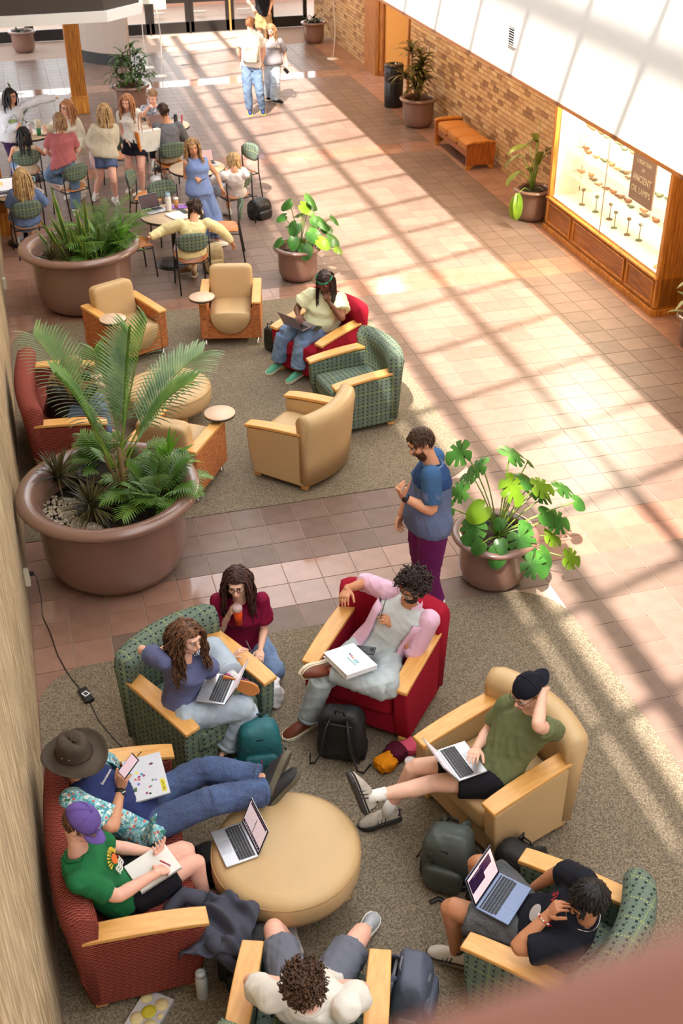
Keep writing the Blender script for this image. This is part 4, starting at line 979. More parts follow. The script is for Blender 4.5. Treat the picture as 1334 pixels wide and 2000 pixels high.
# bushy strap-leaved plants
def dracaena(label, x, y, z, heads, L, W, per, m, seed, droop=1.3):
    t = thing('strap_leaved_plant', label, 'plant', (x, y, z)); rr = random.Random(seed)
    protos = []
    for k in range(4):
        mb = MB(); blade(mb, (0, 0, 0), (0.75+0.1*k, 0, 0.9-0.25*k), L*(0.85+0.08*k), W, droop, 6); protos.append(mb.mesh('leaf', m))
    for (hx, hy, hz) in heads:
        MB().tube([(hx*0.2, hy*0.2, -0.05), (hx*0.7, hy*0.7, hz*0.5), (hx, hy, hz)], 0.010, 6).obj('stem', L_bark, t)
        for i in range(per):
            o = link('leaf', protos[rr.randrange(4)], t, (hx, hy, hz-0.16*rr.random()), (rr.uniform(-.2, .2), rr.uniform(-.3, .3), i*2.4+rr.random())); o.scale = [rr.uniform(0.7, 1.1)]*3
    return t
dracaena('dense drooping strap-leaved plant behind the cafe tables', -0.36, 15.72, 0.46, [(0.05, 0, 0.85), (-0.2, -0.05, 0.6), (0.22, -0.1, 0.6), (0.0, -0.15, 0.5), (-0.28, 0, 0.35), (0.3, 0.05, 0.35), (0.05, -0.2, 0.3), (-0.1, 0.1, 0.7), (0.15, 0.1, 0.72), (-0.2, -0.15, 0.3), (0.2, -0.2, 0.4)], 0.36, 0.062, 15, L_dra, 21, 1.6)
dracaena('tall loose strap-leaved plant beside the litter bin', 4.90, 13.02, 0.50, [(-0.14, 0, 1.02), (0.08, -0.05, 0.80), (-0.26, -0.05, 0.55), (0.12, 0.0, 0.45), (0, -0.1, 0.62), (0.08, 0.1, 0.9), (-0.1, -0.15, 0.4), (0.10, -0.12, 0.55), (-0.05, -0.15, 0.72), (0.0, 0.05, 0.6)], 0.36, 0.06, 20, leafm('bronzed_strap_leaf', (52, 58, 26), (112, 108, 50), 0.28), 22, 1.1)
dracaena('low dark glossy plant in the right corner planter by the doors', 4.90, 21.3, 0.44, [(0, 0, 0.15), (-0.12, 0, 0.1), (0.12, 0, 0.1)], 0.26, 0.075, 13, leafm('dark_glossy_leaf', (24, 44, 30), (58, 84, 46), 0.25), 23, 0.5)
dracaena('low dark plant in the far left planter', -2.30, 22.3, 0.44, [(0, 0, 0.08), (-0.1, 0, 0.05)], 0.26, 0.05, 14, MATS['dark_glossy_leaf'], 24, 0.9)
dracaena('green strap-leaved plant behind the woman with the white hooded sweatshirt', -2.76, 12.9, 0.3, [(0, 0, 0.65), (-0.15, 0, 0.4), (0.15, 0, 0.5), (0.05, 0, 0.85)], 0.32, 0.04, 13, L_dra, 25, 1.0)
planter('brown planter mostly hidden behind the seated cafe group', -2.76, 12.9, 0.30, 0.40, 0.8)
# big paddle-leaved plant next to the case
def paddle(R, W, seed):
    mb = MB(); wp = lambda s: math.sin(math.pi*min(1, s*0.93+0.07))**0.6 if s < 0.97 else 0.05
    blade(mb, (0, 0, 0), (1, 0, 0.25), R, W, 0.9, 8, 0.25, wprof=wp); return mb.mesh('leaf', [L_olive])
pd = [paddle(0.42, 0.15, 0), paddle(0.34, 0.12, 1), paddle(0.30, 0.17, 2)]
pdg = pd[0].copy(); pdg.materials.clear(); pdg.materials.append(L_mon2)
t = thing('paddle_leaf_plant', 'broad paddle-leaved plant between the bench and the display case', 'plant', (4.90, 7.34, 0.45))
for (tx, ty, tz, k, rz, ry) in [(-0.12, -0.05, 0.72, 0, 3.3, 0.1), (-0.22, 0, 0.58, 1, 3.0, 0.5), (0.02, 0.0, 0.80, 2, 2.6, 0.6), (0.0, -0.02, 0.76, 1, 1.4, -0.3), (-0.26, -0.1, 0.36, 1, 3.4, 0.5), (0.16, -0.05, 0.62, 2, 5.2, -0.5), (0.12, -0.05, 0.56, 1, 5.6, -0.2), (0.03, -0.05, 0.42, 1, 4.6, -1.1), (-0.05, 0, 0.3, 1, 4.0, -0.6)]:
    MB().tube([(0, 0, -0.03), (tx*0.35, ty*0.35, tz*0.6), (tx, ty, tz)], [0.012, 0.009, 0.005], 6).obj('stem', L_stem, t)
    link('leaf', pd[k], t, (tx, ty, tz), (0, ry, rz))
MB().tube([(0.03, 0, 0), (0.035, 0, 0.6), (0.04, 0, 1.15)], [0.008, 0.006, 0.003], 6).obj('spear', L_stem, t)
MB().tube([(0, 0, 0), (-0.2, -0.15, 0.12), (-0.37, -0.25, 0.05)], [0.008, 0.007, 0.005], 6).obj('stem', L_stem, t)
link('leaf', pdg, t, (-0.36, -0.25, 0.06), (0, 1.35, 3.6)); link('leaf', pdg, t, (-0.34, -0.24, 0.07), (0, 1.1, 4.4))
dracaena('variegated plant at the picture edge beyond the display case corner', 5.02, 2.45, 0.35, [(0, 0, 0.55), (-0.12, 0, 0.35), (-0.05, 0, 0.15), (0.1, 0, 0.3)], 0.34, 0.085, 8, leafm('variegated_leaf', (70, 96, 52), (176, 184, 140), 0.3), 26, 1.0)
planter('brown planter beyond the display case corner', 5.05, 2.45, 0.30, 0.42, 0.8)
# joint positions of every figure, metres
POSES = {
'standing_man': {'pel': (0.052, -1.742, 0.976), 'nk': (0.087, -1.694, 1.5), 'hd': (-0.006, -1.66, 1.691), 'nose': (-0.109, -1.678, 1.631), 'LS': (0.013, -1.861, 1.506), 'RS': (0.159, -1.532, 1.454), 'LE': (0.01, -1.926, 1.214), 'RE': (-0.009, -1.518, 1.207), 'LW': (-0.214, -1.857, 1.345), 'RW': (-0.127, -1.566, 0.971), 'LT': (-0.29, -1.845, 1.5), 'RT': (-0.16, -1.562, 0.801), 'LH': (0.065, -1.836, 0.97), 'RH': (0.029, -1.652, 0.955), 'LK': (0.074, -1.745, 0.525), 'RK': (0.058, -1.651, 0.504), 'LA': (0.096, -1.651, 0.103), 'RA': (0.179, -1.651, 0.091), 'LO': (-0.042, -1.789, 0.061), 'RO': (-0.019, -1.651, 0.065)},
'maroon': {'pel': (-1.557, -1.935, 0.277), 'nk': (-1.569, -2.039, 0.751), 'hd': (-1.587, -2.067, 0.947), 'nose': (-1.621, -2.179, 0.923), 'LS': (-1.402, -2.057, 0.735), 'RS': (-1.733, -1.997, 0.75), 'LE': (-1.4, -2.079, 0.46), 'RE': (-1.74, -2.034, 0.476), 'LW': (-1.482, -2.312, 0.449), 'RW': (-1.675, -2.126, 0.697), 'LT': (-1.523, -2.467, 0.454), 'RT': (-1.636, -2.192, 0.837), 'LH': (-1.471, -1.903, 0.279), 'RH': (-1.632, -1.887, 0.317), 'LK': (-1.353, -2.26, 0.115), 'RK': (-1.59, -2.24, 0.11), 'LA': (-1.594, -1.948, 0.06), 'RA': (-1.91, -2.008, 0.06), 'LO': (-1.471, -1.814, 0.033), 'RO': (-1.753, -1.914, 0.037)},
'curly': {'pel': (-2.152, -2.825, 0.539), 'nk': (-2.122, -2.927, 1.025), 'hd': (-2.088, -2.945, 1.226), 'nose': (-2.015, -3.039, 1.201), 'LS': (-1.994, -2.879, 0.918), 'RS': (-2.263, -3.002, 1.091), 'LE': (-1.902, -2.749, 0.682), 'RE': (-2.387, -2.754, 1.026), 'LW': (-1.726, -2.566, 0.655), 'RW': (-2.291, -2.635, 0.822), 'LT': (-1.627, -2.598, 0.783), 'RT': (-2.271, -2.67, 0.982), 'LH': (-2.084, -2.767, 0.539), 'RH': (-2.187, -3, 0.57), 'LK': (-1.873, -2.412, 0.661), 'RK': (-1.706, -2.947, 0.494), 'LA': (-1.773, -2.81, 0.665), 'RA': (-1.898, -2.949, 0.131), 'LO': (-1.623, -2.923, 0.617), 'RO': (-1.954, -3.118, 0.199)},
'pink': {'pel': (-0.656, -2.646, 0.536), 'nk': (-0.439, -2.744, 1.002), 'hd': (-0.436, -2.802, 1.209), 'nose': (-0.536, -2.854, 1.165), 'LS': (-0.327, -2.864, 0.923), 'RS': (-0.543, -2.593, 1.022), 'LE': (-0.43, -2.854, 0.642), 'RE': (-0.638, -2.323, 0.932), 'LW': (-0.571, -2.78, 0.857), 'RW': (-0.836, -2.476, 1.027), 'LT': (-0.669, -2.789, 0.999), 'RT': (-0.923, -2.622, 0.996), 'LH': (-0.585, -2.707, 0.536), 'RH': (-0.755, -2.615, 0.548), 'LK': (-0.727, -3.133, 0.587), 'RK': (-1.137, -2.861, 0.546), 'LA': (-1.078, -2.893, 0.636), 'RA': (-1.237, -2.813, 0.13), 'LO': (-1.268, -2.934, 0.68), 'RO': (-1.415, -2.85, 0.05)},
'cap': {'pel': (-0.274, -4.042, 0.541), 'nk': (-0.014, -4.026, 0.983), 'hd': (-0.075, -4.025, 1.186), 'nose': (-0.176, -4.077, 1.147), 'LS': (0.059, -4.187, 0.961), 'RS': (-0.137, -3.892, 0.967), 'LE': (-0.123, -4.306, 1.158), 'RE': (-0.23, -3.829, 0.696), 'LW': (0.004, -4.083, 1.21), 'RW': (-0.394, -4.022, 0.764), 'LT': (0.022, -3.915, 1.191), 'RT': (-0.483, -4.156, 0.818), 'LH': (-0.256, -4.132, 0.541), 'RH': (-0.332, -3.965, 0.538), 'LK': (-0.691, -4.022, 0.526), 'RK': (-0.759, -3.847, 0.521), 'LA': (-1.112, -4.046, 0.55), 'RA': (-0.933, -3.838, 0.136), 'LO': (-1.205, -3.975, 0.708), 'RO': (-1.099, -3.813, 0.044)},
'blacktee': {'pel': (-0.488, -5.219, 0.514), 'nk': (-0.323, -5.499, 0.909), 'hd': (-0.355, -5.539, 1.111), 'nose': (-0.451, -5.532, 1.042), 'LS': (-0.452, -5.592, 0.817), 'RS': (-0.279, -5.343, 0.992), 'LE': (-0.717, -5.476, 0.749), 'RE': (-0.307, -5.116, 0.813), 'LW': (-0.53, -5.438, 0.921), 'RW': (-0.405, -5.02, 0.592), 'LT': (-0.455, -5.46, 1.069), 'RT': (-0.462, -4.979, 0.44), 'LH': (-0.567, -5.272, 0.517), 'RH': (-0.47, -5.122, 0.516), 'LK': (-0.91, -4.983, 0.553), 'RK': (-0.637, -4.714, 0.542), 'LA': (-0.861, -5.007, 0.137), 'RA': (-0.614, -4.751, 0.125), 'LO': (-0.971, -4.885, 0.04), 'RO': (-0.777, -4.799, 0.032)},
'whitetee': {'pel': (-1.833, -5.285, 0.523), 'nk': (-1.911, -5.61, 0.93), 'hd': (-1.936, -5.642, 1.14), 'nose': (-1.901, -5.53, 1.119), 'LS': (-2.088, -5.547, 0.946), 'RS': (-1.736, -5.677, 0.911), 'LE': (-2.157, -5.306, 0.782), 'RE': (-1.587, -5.482, 0.741), 'LW': (-1.904, -5.357, 0.712), 'RW': (-1.829, -5.373, 0.706), 'LT': (-1.903, -5.418, 0.874), 'RT': (-1.861, -5.426, 0.868), 'LH': (-1.922, -5.252, 0.523), 'RH': (-1.737, -5.285, 0.516), 'LK': (-1.931, -4.802, 0.484), 'RK': (-1.44, -4.951, 0.455), 'LA': (-1.809, -4.627, 0.11), 'RA': (-1.335, -4.699, 0.122), 'LO': (-1.81, -4.435, 0.053), 'RO': (-1.231, -4.553, 0.04)},
'purplecap': {'pel': (-2.783, -4.337, 0.506), 'nk': (-2.963, -4.38, 0.977), 'hd': (-2.908, -4.353, 1.176), 'nose': (-2.834, -4.405, 1.099), 'LS': (-2.886, -4.228, 0.909), 'RS': (-2.96, -4.562, 0.955), 'LE': (-2.756, -4.118, 0.672), 'RE': (-2.774, -4.54, 0.732), 'LW': (-2.525, -4.198, 0.63), 'RW': (-2.532, -4.44, 0.74), 'LT': (-2.468, -4.284, 0.762), 'RT': (-2.436, -4.331, 0.656), 'LH': (-2.772, -4.239, 0.507), 'RH': (-2.703, -4.4, 0.511), 'LK': (-2.335, -4.139, 0.543), 'RK': (-2.289, -4.246, 0.54), 'LA': (-2.28, -4.14, 0.127), 'RA': (-2.248, -4.297, 0.125), 'LO': (-2.102, -4.133, 0.05), 'RO': (-2.081, -4.362, 0.05)},
'hat': {'pel': (-2.528, -3.796, 0.522), 'nk': (-2.924, -3.656, 0.82), 'hd': (-2.896, -3.682, 1.028), 'nose': (-2.823, -3.773, 0.997), 'LS': (-2.802, -3.521, 0.794), 'RS': (-2.96, -3.834, 0.826), 'LE': (-2.713, -3.349, 0.573), 'RE': (-2.75, -3.993, 0.69), 'LW': (-2.681, -3.61, 0.588), 'RW': (-2.664, -3.762, 0.779), 'LT': (-2.521, -3.576, 0.632), 'RT': (-2.627, -3.759, 0.944), 'LH': (-2.542, -3.703, 0.524), 'RH': (-2.554, -3.886, 0.508), 'LK': (-2.127, -3.567, 0.601), 'RK': (-2.14, -3.91, 0.66), 'LA': (-1.751, -3.759, 0.601), 'RA': (-1.737, -3.827, 0.561), 'LO': (-1.603, -3.677, 0.705), 'RO': (-1.559, -3.776, 0.642)},
'yellow': {'pel': (0.436, 3.233, 0.512), 'nk': (0.465, 3.078, 0.97), 'hd': (0.426, 3.01, 1.153), 'nose': (0.365, 2.917, 1.108), 'LS': (0.621, 3.036, 0.912), 'RS': (0.299, 3.125, 0.968), 'LE': (0.578, 2.814, 0.753), 'RE': (0.145, 3.229, 0.763), 'LW': (0.442, 2.902, 0.94), 'RW': (0.098, 2.987, 0.779), 'LT': (0.383, 2.849, 1.079), 'RT': (0.108, 2.829, 0.756), 'LH': (0.475, 3.155, 0.513), 'RH': (0.344, 3.306, 0.496), 'LK': (0.136, 2.91, 0.506), 'RK': (-0.04, 3.106, 0.513), 'LA': (0.053, 2.885, 0.12), 'RA': (-0.122, 3.161, 0.127), 'LO': (-0.098, 2.804, 0.047), 'RO': (-0.276, 3.095, 0.044)},
'palmhidden': {'pel': (-2.715, 2.01, 0.431), 'nk': (-2.628, 1.869, 0.887), 'hd': (-2.503, 1.816, 1.033), 'nose': (-2.389, 1.82, 0.996), 'LS': (-2.565, 2.026, 0.894), 'RS': (-2.69, 1.723, 0.827), 'LE': (-2.539, 2.256, 0.742), 'RE': (-2.497, 1.814, 0.651), 'LW': (-2.319, 2.142, 0.737), 'RW': (-2.293, 1.866, 0.78), 'LT': (-2.161, 2.116, 0.738), 'RT': (-2.142, 1.887, 0.729), 'LH': (-2.715, 2.097, 0.431), 'RH': (-2.709, 1.924, 0.449), 'LK': (-2.307, 2.115, 0.515), 'RK': (-2.299, 1.885, 0.516), 'LA': (-2.263, 2.117, 0.12), 'RA': (-2.262, 1.883, 0.12), 'LO': (-2.093, 2.135, 0.05), 'RO': (-2.093, 1.865, 0.05)},
'walker': {'pel': (1.98, 14.772, 0.99), 'nk': (2.001, 14.869, 1.521), 'hd': (2.01, 14.911, 1.737), 'nose': (2.035, 15.027, 1.717), 'LS': (1.818, 14.899, 1.485), 'RS': (2.18, 14.827, 1.478), 'LE': (1.772, 15.001, 1.205), 'RE': (2.264, 14.897, 1.196), 'LW': (1.823, 15.112, 0.964), 'RW': (2.23, 14.989, 0.944), 'LT': (1.891, 15.071, 0.808), 'RT': (2.326, 14.993, 0.798), 'LH': (1.884, 14.789, 0.972), 'RH': (2.063, 14.746, 0.942), 'LK': (1.855, 14.702, 0.517), 'RK': (2.093, 14.638, 0.498), 'LA': (1.901, 14.774, 0.091), 'RA': (2.165, 14.759, 0.087), 'LO': (1.937, 14.971, 0.063), 'RO': (2.197, 14.956, 0.058)},
'revival': {'pel': (2.577, 15.596, 0.805), 'nk': (2.617, 15.691, 1.247), 'hd': (2.596, 15.697, 1.432), 'nose': (2.55, 15.593, 1.393), 'LS': (2.772, 15.676, 1.214), 'RS': (2.462, 15.684, 1.23), 'LE': (2.862, 15.698, 0.975), 'RE': (2.399, 15.834, 1.031), 'LW': (2.889, 15.606, 0.766), 'RW': (2.398, 15.714, 0.835), 'LT': (2.85, 15.501, 0.668), 'RT': (2.391, 15.682, 0.69), 'LH': (2.657, 15.578, 0.797), 'RH': (2.503, 15.621, 0.779), 'LK': (2.604, 15.461, 0.428), 'RK': (2.506, 15.677, 0.396), 'LA': (2.617, 15.582, 0.081), 'RA': (2.55, 15.883, 0.093), 'LO': (2.755, 15.494, 0.03), 'RO': (2.49, 15.727, 0.057)},
'topperson': {'pel': (3.485, 20.729, 0.864), 'nk': (3.459, 20.726, 1.368), 'hd': (3.45, 20.698, 1.571), 'nose': (3.439, 20.58, 1.552), 'LS': (3.632, 20.708, 1.348), 'RS': (3.288, 20.744, 1.333), 'LE': (3.729, 20.79, 1.092), 'RE': (3.148, 20.886, 1.128), 'LW': (3.626, 20.625, 0.926), 'RW': (3.223, 20.661, 1.025), 'LT': (3.643, 20.594, 0.764), 'RT': (3.233, 20.649, 0.86), 'LH': (3.575, 20.721, 0.866), 'RH': (3.393, 20.732, 0.923), 'LK': (3.566, 20.585, 0.456), 'RK': (3.375, 20.708, 0.493), 'LA': (3.551, 20.769, 0.09), 'RA': (3.343, 20.78, 0.09), 'LO': (3.558, 20.583, 0.047), 'RO': (3.319, 20.594, 0.041)},
'hoodie': {'pel': (-2.856, 11.219, 0.846), 'nk': (-2.76, 11.277, 1.324), 'hd': (-2.755, 11.225, 1.518), 'nose': (-2.67, 11.141, 1.508), 'LS': (-2.58, 11.293, 1.328), 'RS': (-2.913, 11.25, 1.253), 'LE': (-2.289, 11.321, 1.405), 'RE': (-2.89, 11.147, 0.995), 'LW': (-2.023, 11.335, 1.411), 'RW': (-2.68, 11.049, 1.089), 'LT': (-2.049, 11.495, 1.407), 'RT': (-2.764, 10.946, 0.996), 'LH': (-2.799, 11.287, 0.846), 'RH': (-2.91, 11.156, 0.877), 'LK': (-2.638, 11.223, 0.462), 'RK': (-2.821, 11.065, 0.476), 'LA': (-2.782, 11.269, 0.09), 'RA': (-2.917, 11.123, 0.09), 'LO': (-2.634, 11.17, 0.033), 'RO': (-2.79, 10.996, 0.039)},
'cream': {'pel': (-1.909, 10.434, 0.835), 'nk': (-1.918, 10.415, 1.299), 'hd': (-1.911, 10.361, 1.481), 'nose': (-1.998, 10.279, 1.48), 'LS': (-1.777, 10.343, 1.26), 'RS': (-2.076, 10.452, 1.257), 'LE': (-1.732, 10.356, 0.999), 'RE': (-2.21, 10.603, 1.086), 'LW': (-1.781, 10.174, 0.855), 'RW': (-2.303, 10.412, 1.19), 'LT': (-1.872, 10.205, 0.735), 'RT': (-2.26, 10.428, 1.043), 'LH': (-1.845, 10.381, 0.835), 'RH': (-1.973, 10.485, 0.853), 'LK': (-1.934, 10.298, 0.454), 'RK': (-2.059, 10.447, 0.464), 'LA': (-1.852, 10.377, 0.09), 'RA': (-2.001, 10.491, 0.09), 'LO': (-1.951, 10.239, 0.042), 'RO': (-2.125, 10.375, 0.04)},
'pinktop': {'pel': (-2.105, 9.554, 0.818), 'nk': (-2.074, 9.645, 1.275), 'hd': (-2.073, 9.648, 1.465), 'nose': (-2.104, 9.762, 1.448), 'LS': (-2.236, 9.638, 1.234), 'RS': (-1.915, 9.63, 1.224), 'LE': (-2.339, 9.699, 0.998), 'RE': (-1.867, 9.705, 0.974), 'LW': (-2.211, 9.832, 0.849), 'RW': (-1.986, 9.894, 0.895), 'LT': (-2.249, 9.935, 0.957), 'RT': (-2.094, 9.989, 0.947), 'LH': (-2.187, 9.532, 0.817), 'RH': (-2.034, 9.581, 0.859), 'LK': (-2.354, 9.802, 0.574), 'RK': (-1.978, 9.535, 0.466), 'LA': (-2.064, 9.555, 0.55), 'RA': (-2.011, 9.541, 0.086), 'LO': (-2.199, 9.48, 0.463), 'RO': (-2.013, 9.716, 0.059)},
'blackhair': {'pel': (-2.667, 10.594, 0.439), 'nk': (-2.661, 10.466, 0.896), 'hd': (-2.647, 10.573, 1.057), 'nose': (-2.662, 10.686, 1.021), 'LS': (-2.825, 10.462, 0.862), 'RS': (-2.495, 10.462, 0.858), 'LE': (-2.913, 10.6, 0.646), 'RE': (-2.348, 10.619, 0.695), 'LW': (-2.862, 10.824, 0.724), 'RW': (-2.493, 10.811, 0.721), 'LT': (-2.846, 10.979, 0.737), 'RT': (-2.569, 10.948, 0.734), 'LH': (-2.752, 10.583, 0.439), 'RH': (-2.583, 10.599, 0.456), 'LK': (-2.84, 10.976, 0.509), 'RK': (-2.612, 11.003, 0.509), 'LA': (-2.841, 10.984, 0.12), 'RA': (-2.614, 11.012, 0.12), 'LO': (-2.879, 11.146, 0.05), 'RO': (-2.616, 11.178, 0.05)},
'bluesit': {'pel': (-2.778, 7.976, 0.475), 'nk': (-2.752, 7.969, 0.96), 'hd': (-2.757, 7.965, 1.157), 'nose': (-2.778, 8.08, 1.133), 'LS': (-2.92, 7.959, 0.928), 'RS': (-2.586, 7.963, 0.911), 'LE': (-3, 8.069, 0.687), 'RE': (-2.477, 8.055, 0.674), 'LW': (-2.979, 8.302, 0.766), 'RW': (-2.626, 8.249, 0.714), 'LT': (-2.985, 8.459, 0.734), 'RT': (-2.705, 8.387, 0.732), 'LH': (-2.864, 7.961, 0.475), 'RH': (-2.693, 7.991, 0.49), 'LK': (-2.971, 8.362, 0.517), 'RK': (-2.743, 8.404, 0.517), 'LA': (-2.976, 8.384, 0.12), 'RA': (-2.746, 8.425, 0.12), 'LO': (-3.024, 8.548, 0.05), 'RO': (-2.757, 8.595, 0.05)},
'beige': {'pel': (-1.434, 9.965, 0.817), 'nk': (-1.368, 10.024, 1.273), 'hd': (-1.352, 10.066, 1.46), 'nose': (-1.373, 10.183, 1.439), 'LS': (-1.533, 10.025, 1.233), 'RS': (-1.214, 10.001, 1.211), 'LE': (-1.644, 10.048, 0.993), 'RE': (-1.246, 9.996, 0.949), 'LW': (-1.569, 9.85, 0.886), 'RW': (-1.465, 9.98, 0.844), 'LT': (-1.633, 9.973, 0.82), 'RT': (-1.56, 9.895, 0.93), 'LH': (-1.517, 9.951, 0.818), 'RH': (-1.355, 9.969, 0.785), 'LK': (-1.534, 10.032, 0.427), 'RK': (-1.345, 9.762, 0.443), 'LA': (-1.645, 10.169, 0.089), 'RA': (-1.331, 9.889, 0.084), 'LO': (-1.62, 10.333, 0.03), 'RO': (-1.357, 10.063, 0.067)},
'tote': {'pel': (-0.892, 10.321, 0.86), 'nk': (-0.94, 10.399, 1.336), 'hd': (-0.961, 10.315, 1.514), 'nose': (-1.009, 10.21, 1.482), 'LS': (-0.807, 10.295, 1.344), 'RS': (-1.075, 10.484, 1.278), 'LE': (-0.87, 10.355, 1.082), 'RE': (-1.06, 10.582, 1.02), 'LW': (-1.016, 10.269, 0.901), 'RW': (-1.048, 10.402, 0.851), 'LT': (-0.889, 10.242, 0.807), 'RT': (-1.176, 10.364, 0.763), 'LH': (-0.81, 10.291, 0.859), 'RH': (-0.969, 10.358, 0.881), 'LK': (-0.85, 10.134, 0.474), 'RK': (-1.041, 10.376, 0.47), 'LA': (-0.851, 10.225, 0.088), 'RA': (-1.017, 10.488, 0.09), 'LO': (-1.025, 10.2, 0.03), 'RO': (-1.106, 10.332, 0.048)},
'patterned': {'pel': (-0.328, 12.381, 0.5), 'nk': (-0.325, 12.206, 0.951), 'hd': (-0.349, 12.117, 1.127), 'nose': (-0.394, 12.013, 1.089), 'LS': (-0.158, 12.201, 0.922), 'RS': (-0.492, 12.229, 0.924), 'LE': (-0.055, 12.098, 0.687), 'RE': (-0.576, 11.975, 0.855), 'LW': (-0.206, 11.911, 0.745), 'RW': (-0.447, 11.854, 1.027), 'LT': (-0.228, 11.752, 0.74), 'RT': (-0.411, 11.725, 1.116), 'LH': (-0.239, 12.382, 0.5), 'RH': (-0.406, 12.338, 0.502), 'LK': (-0.225, 11.966, 0.487), 'RK': (-0.43, 11.921, 0.501), 'LA': (-0.226, 11.812, 0.12), 'RA': (-0.453, 11.807, 0.12), 'LO': (-0.208, 11.643, 0.05), 'RO': (-0.475, 11.638, 0.05)},
'gray': {'pel': (-0.335, 10.354, 0.581), 'nk': (-0.318, 10.464, 1.086), 'hd': (-0.363, 10.486, 1.29), 'nose': (-0.384, 10.601, 1.263), 'LS': (-0.495, 10.476, 1.057), 'RS': (-0.142, 10.443, 1.054), 'LE': (-0.55, 10.576, 0.79), 'RE': (-0.03, 10.538, 0.803), 'LW': (-0.447, 10.751, 0.627), 'RW': (-0.181, 10.748, 0.77), 'LT': (-0.516, 10.874, 0.719), 'RT': (-0.255, 10.898, 0.752), 'LH': (-0.426, 10.337, 0.581), 'RH': (-0.257, 10.406, 0.585), 'LK': (-0.447, 10.766, 0.488), 'RK': (-0.272, 10.843, 0.537), 'LA': (-0.376, 10.956, 0.122), 'RA': (-0.287, 10.879, 0.12), 'LO': (-0.552, 10.994, 0.05), 'RO': (-0.301, 11.059, 0.05)},
'jumpsuit': {'pel': (-0.279, 7.603, 0.83), 'nk': (-0.282, 7.677, 1.294), 'hd': (-0.323, 7.636, 1.478), 'nose': (-0.322, 7.519, 1.452), 'LS': (-0.129, 7.711, 1.233), 'RS': (-0.434, 7.615, 1.262), 'LE': (0.018, 7.722, 1.01), 'RE': (-0.45, 7.726, 1.018), 'LW': (0.053, 7.551, 0.846), 'RW': (-0.329, 7.523, 1.061), 'LT': (0.092, 7.609, 0.708), 'RT': (-0.279, 7.377, 1.048), 'LH': (-0.199, 7.632, 0.83), 'RH': (-0.357, 7.576, 0.847), 'LK': (-0.068, 7.626, 0.447), 'RK': (-0.205, 7.599, 0.474), 'LA': (-0.084, 7.484, 0.089), 'RA': (-0.227, 7.627, 0.09), 'LO': (0.068, 7.557, 0.03), 'RO': (-0.185, 7.461, 0.038)},
'clip': {'pel': (0.401, 8.47, 0.5), 'nk': (0.366, 8.189, 0.894), 'hd': (0.375, 8.342, 1.018), 'nose': (0.333, 8.447, 0.98), 'LS': (0.199, 8.196, 0.85), 'RS': (0.528, 8.169, 0.839), 'LE': (0.076, 8.406, 0.719), 'RE': (0.514, 8.446, 0.804), 'LW': (0.159, 8.638, 0.745), 'RW': (0.418, 8.672, 0.738), 'LT': (0.095, 8.785, 0.74), 'RT': (0.338, 8.814, 0.744), 'LH': (0.319, 8.44, 0.499), 'RH': (0.51, 8.431, 0.482), 'LK': (0.072, 8.776, 0.512), 'RK': (0.332, 8.815, 0.518), 'LA': (0.117, 8.722, 0.12), 'RA': (0.338, 8.8, 0.12), 'LO': (0.043, 8.875, 0.05), 'RO': (0.299, 8.966, 0.05)},
'braids': {'pel': (-0.676, 5.989, 0.503), 'nk': (-0.618, 5.93, 0.982), 'hd': (-0.582, 6.082, 1.102), 'nose': (-0.589, 6.195, 1.062), 'LS': (-0.787, 5.936, 0.959), 'RS': (-0.451, 5.911, 0.95), 'LE': (-1.017, 6.043, 0.849), 'RE': (-0.248, 6.004, 0.787), 'LW': (-1.239, 5.941, 0.808), 'RW': (-0.099, 6.027, 0.591), 'LT': (-1.281, 6.062, 0.713), 'RT': (-0.047, 6.08, 0.449), 'LH': (-0.763, 5.986, 0.503), 'RH': (-0.589, 5.994, 0.515), 'LK': (-0.781, 6.402, 0.482), 'RK': (-0.578, 6.411, 0.511), 'LA': (-0.653, 6.509, 0.121), 'RA': (-0.614, 6.348, 0.12), 'LO': (-0.802, 6.592, 0.05), 'RO': (-0.581, 6.515, 0.05)},
}
# ---------------------------------------------------------------- people
V = Vector
def skin_mat(name, rgb):
    m = mat(name, rgb, 0.48, 0.07, 14, 0.03, 90, spec=0.35); b = m.node_tree.nodes['Principled BSDF']
    b.inputs['Subsurface Weight'].default_value = 0.08; b.inputs['Subsurface Radius'].default_value = (0.02, 0.008, 0.004); return m
SK_fair = skin_mat('skin_fair', (232, 184, 160)); SK_tan = skin_mat('skin_tan', (214, 156, 122)); SK_olive = skin_mat('skin_olive', (196, 136, 100)); SK_dark = skin_mat('skin_brown', (112, 70, 50)); SK_pink = skin_mat('skin_rosy', (236, 182, 162))
M_lip = mat('lips', (176, 92, 84), 0.45, 0.03); M_lipd = mat('lips_dark', (120, 60, 52), 0.45, 0.03)
M_eye = mat('eye_white', (236, 232, 228), 0.25, 0.0); M_iris = mat('iris_dark', (48, 34, 26), 0.2, 0.0)
def hair_mat(name, a, b):
    m, nt, bs, tc, sp = base_mat(name, 0.42, 'Object'); f = noise_fac(nt, tc, 'Object', 60, (1, 1, 0.35), 0.35, 0.65, 4)
    c = mix_rgb(nt, f, srgb(*a), srgb(*b)); nt.links.new(c, bs.inputs['Base Color']); add_bump(nt, bs, f, 0.5, 0.006); bs.inputs['Specular IOR Level'].default_value = 0.35; return m
H_brown = hair_mat('hair_dark_brown', (34, 22, 18), (84, 56, 42)); H_mid = hair_mat('hair_mid_brown', (66, 44, 32), (126, 90, 66)); H_black = hair_mat('hair_black', (10, 9, 10), (36, 32, 34))
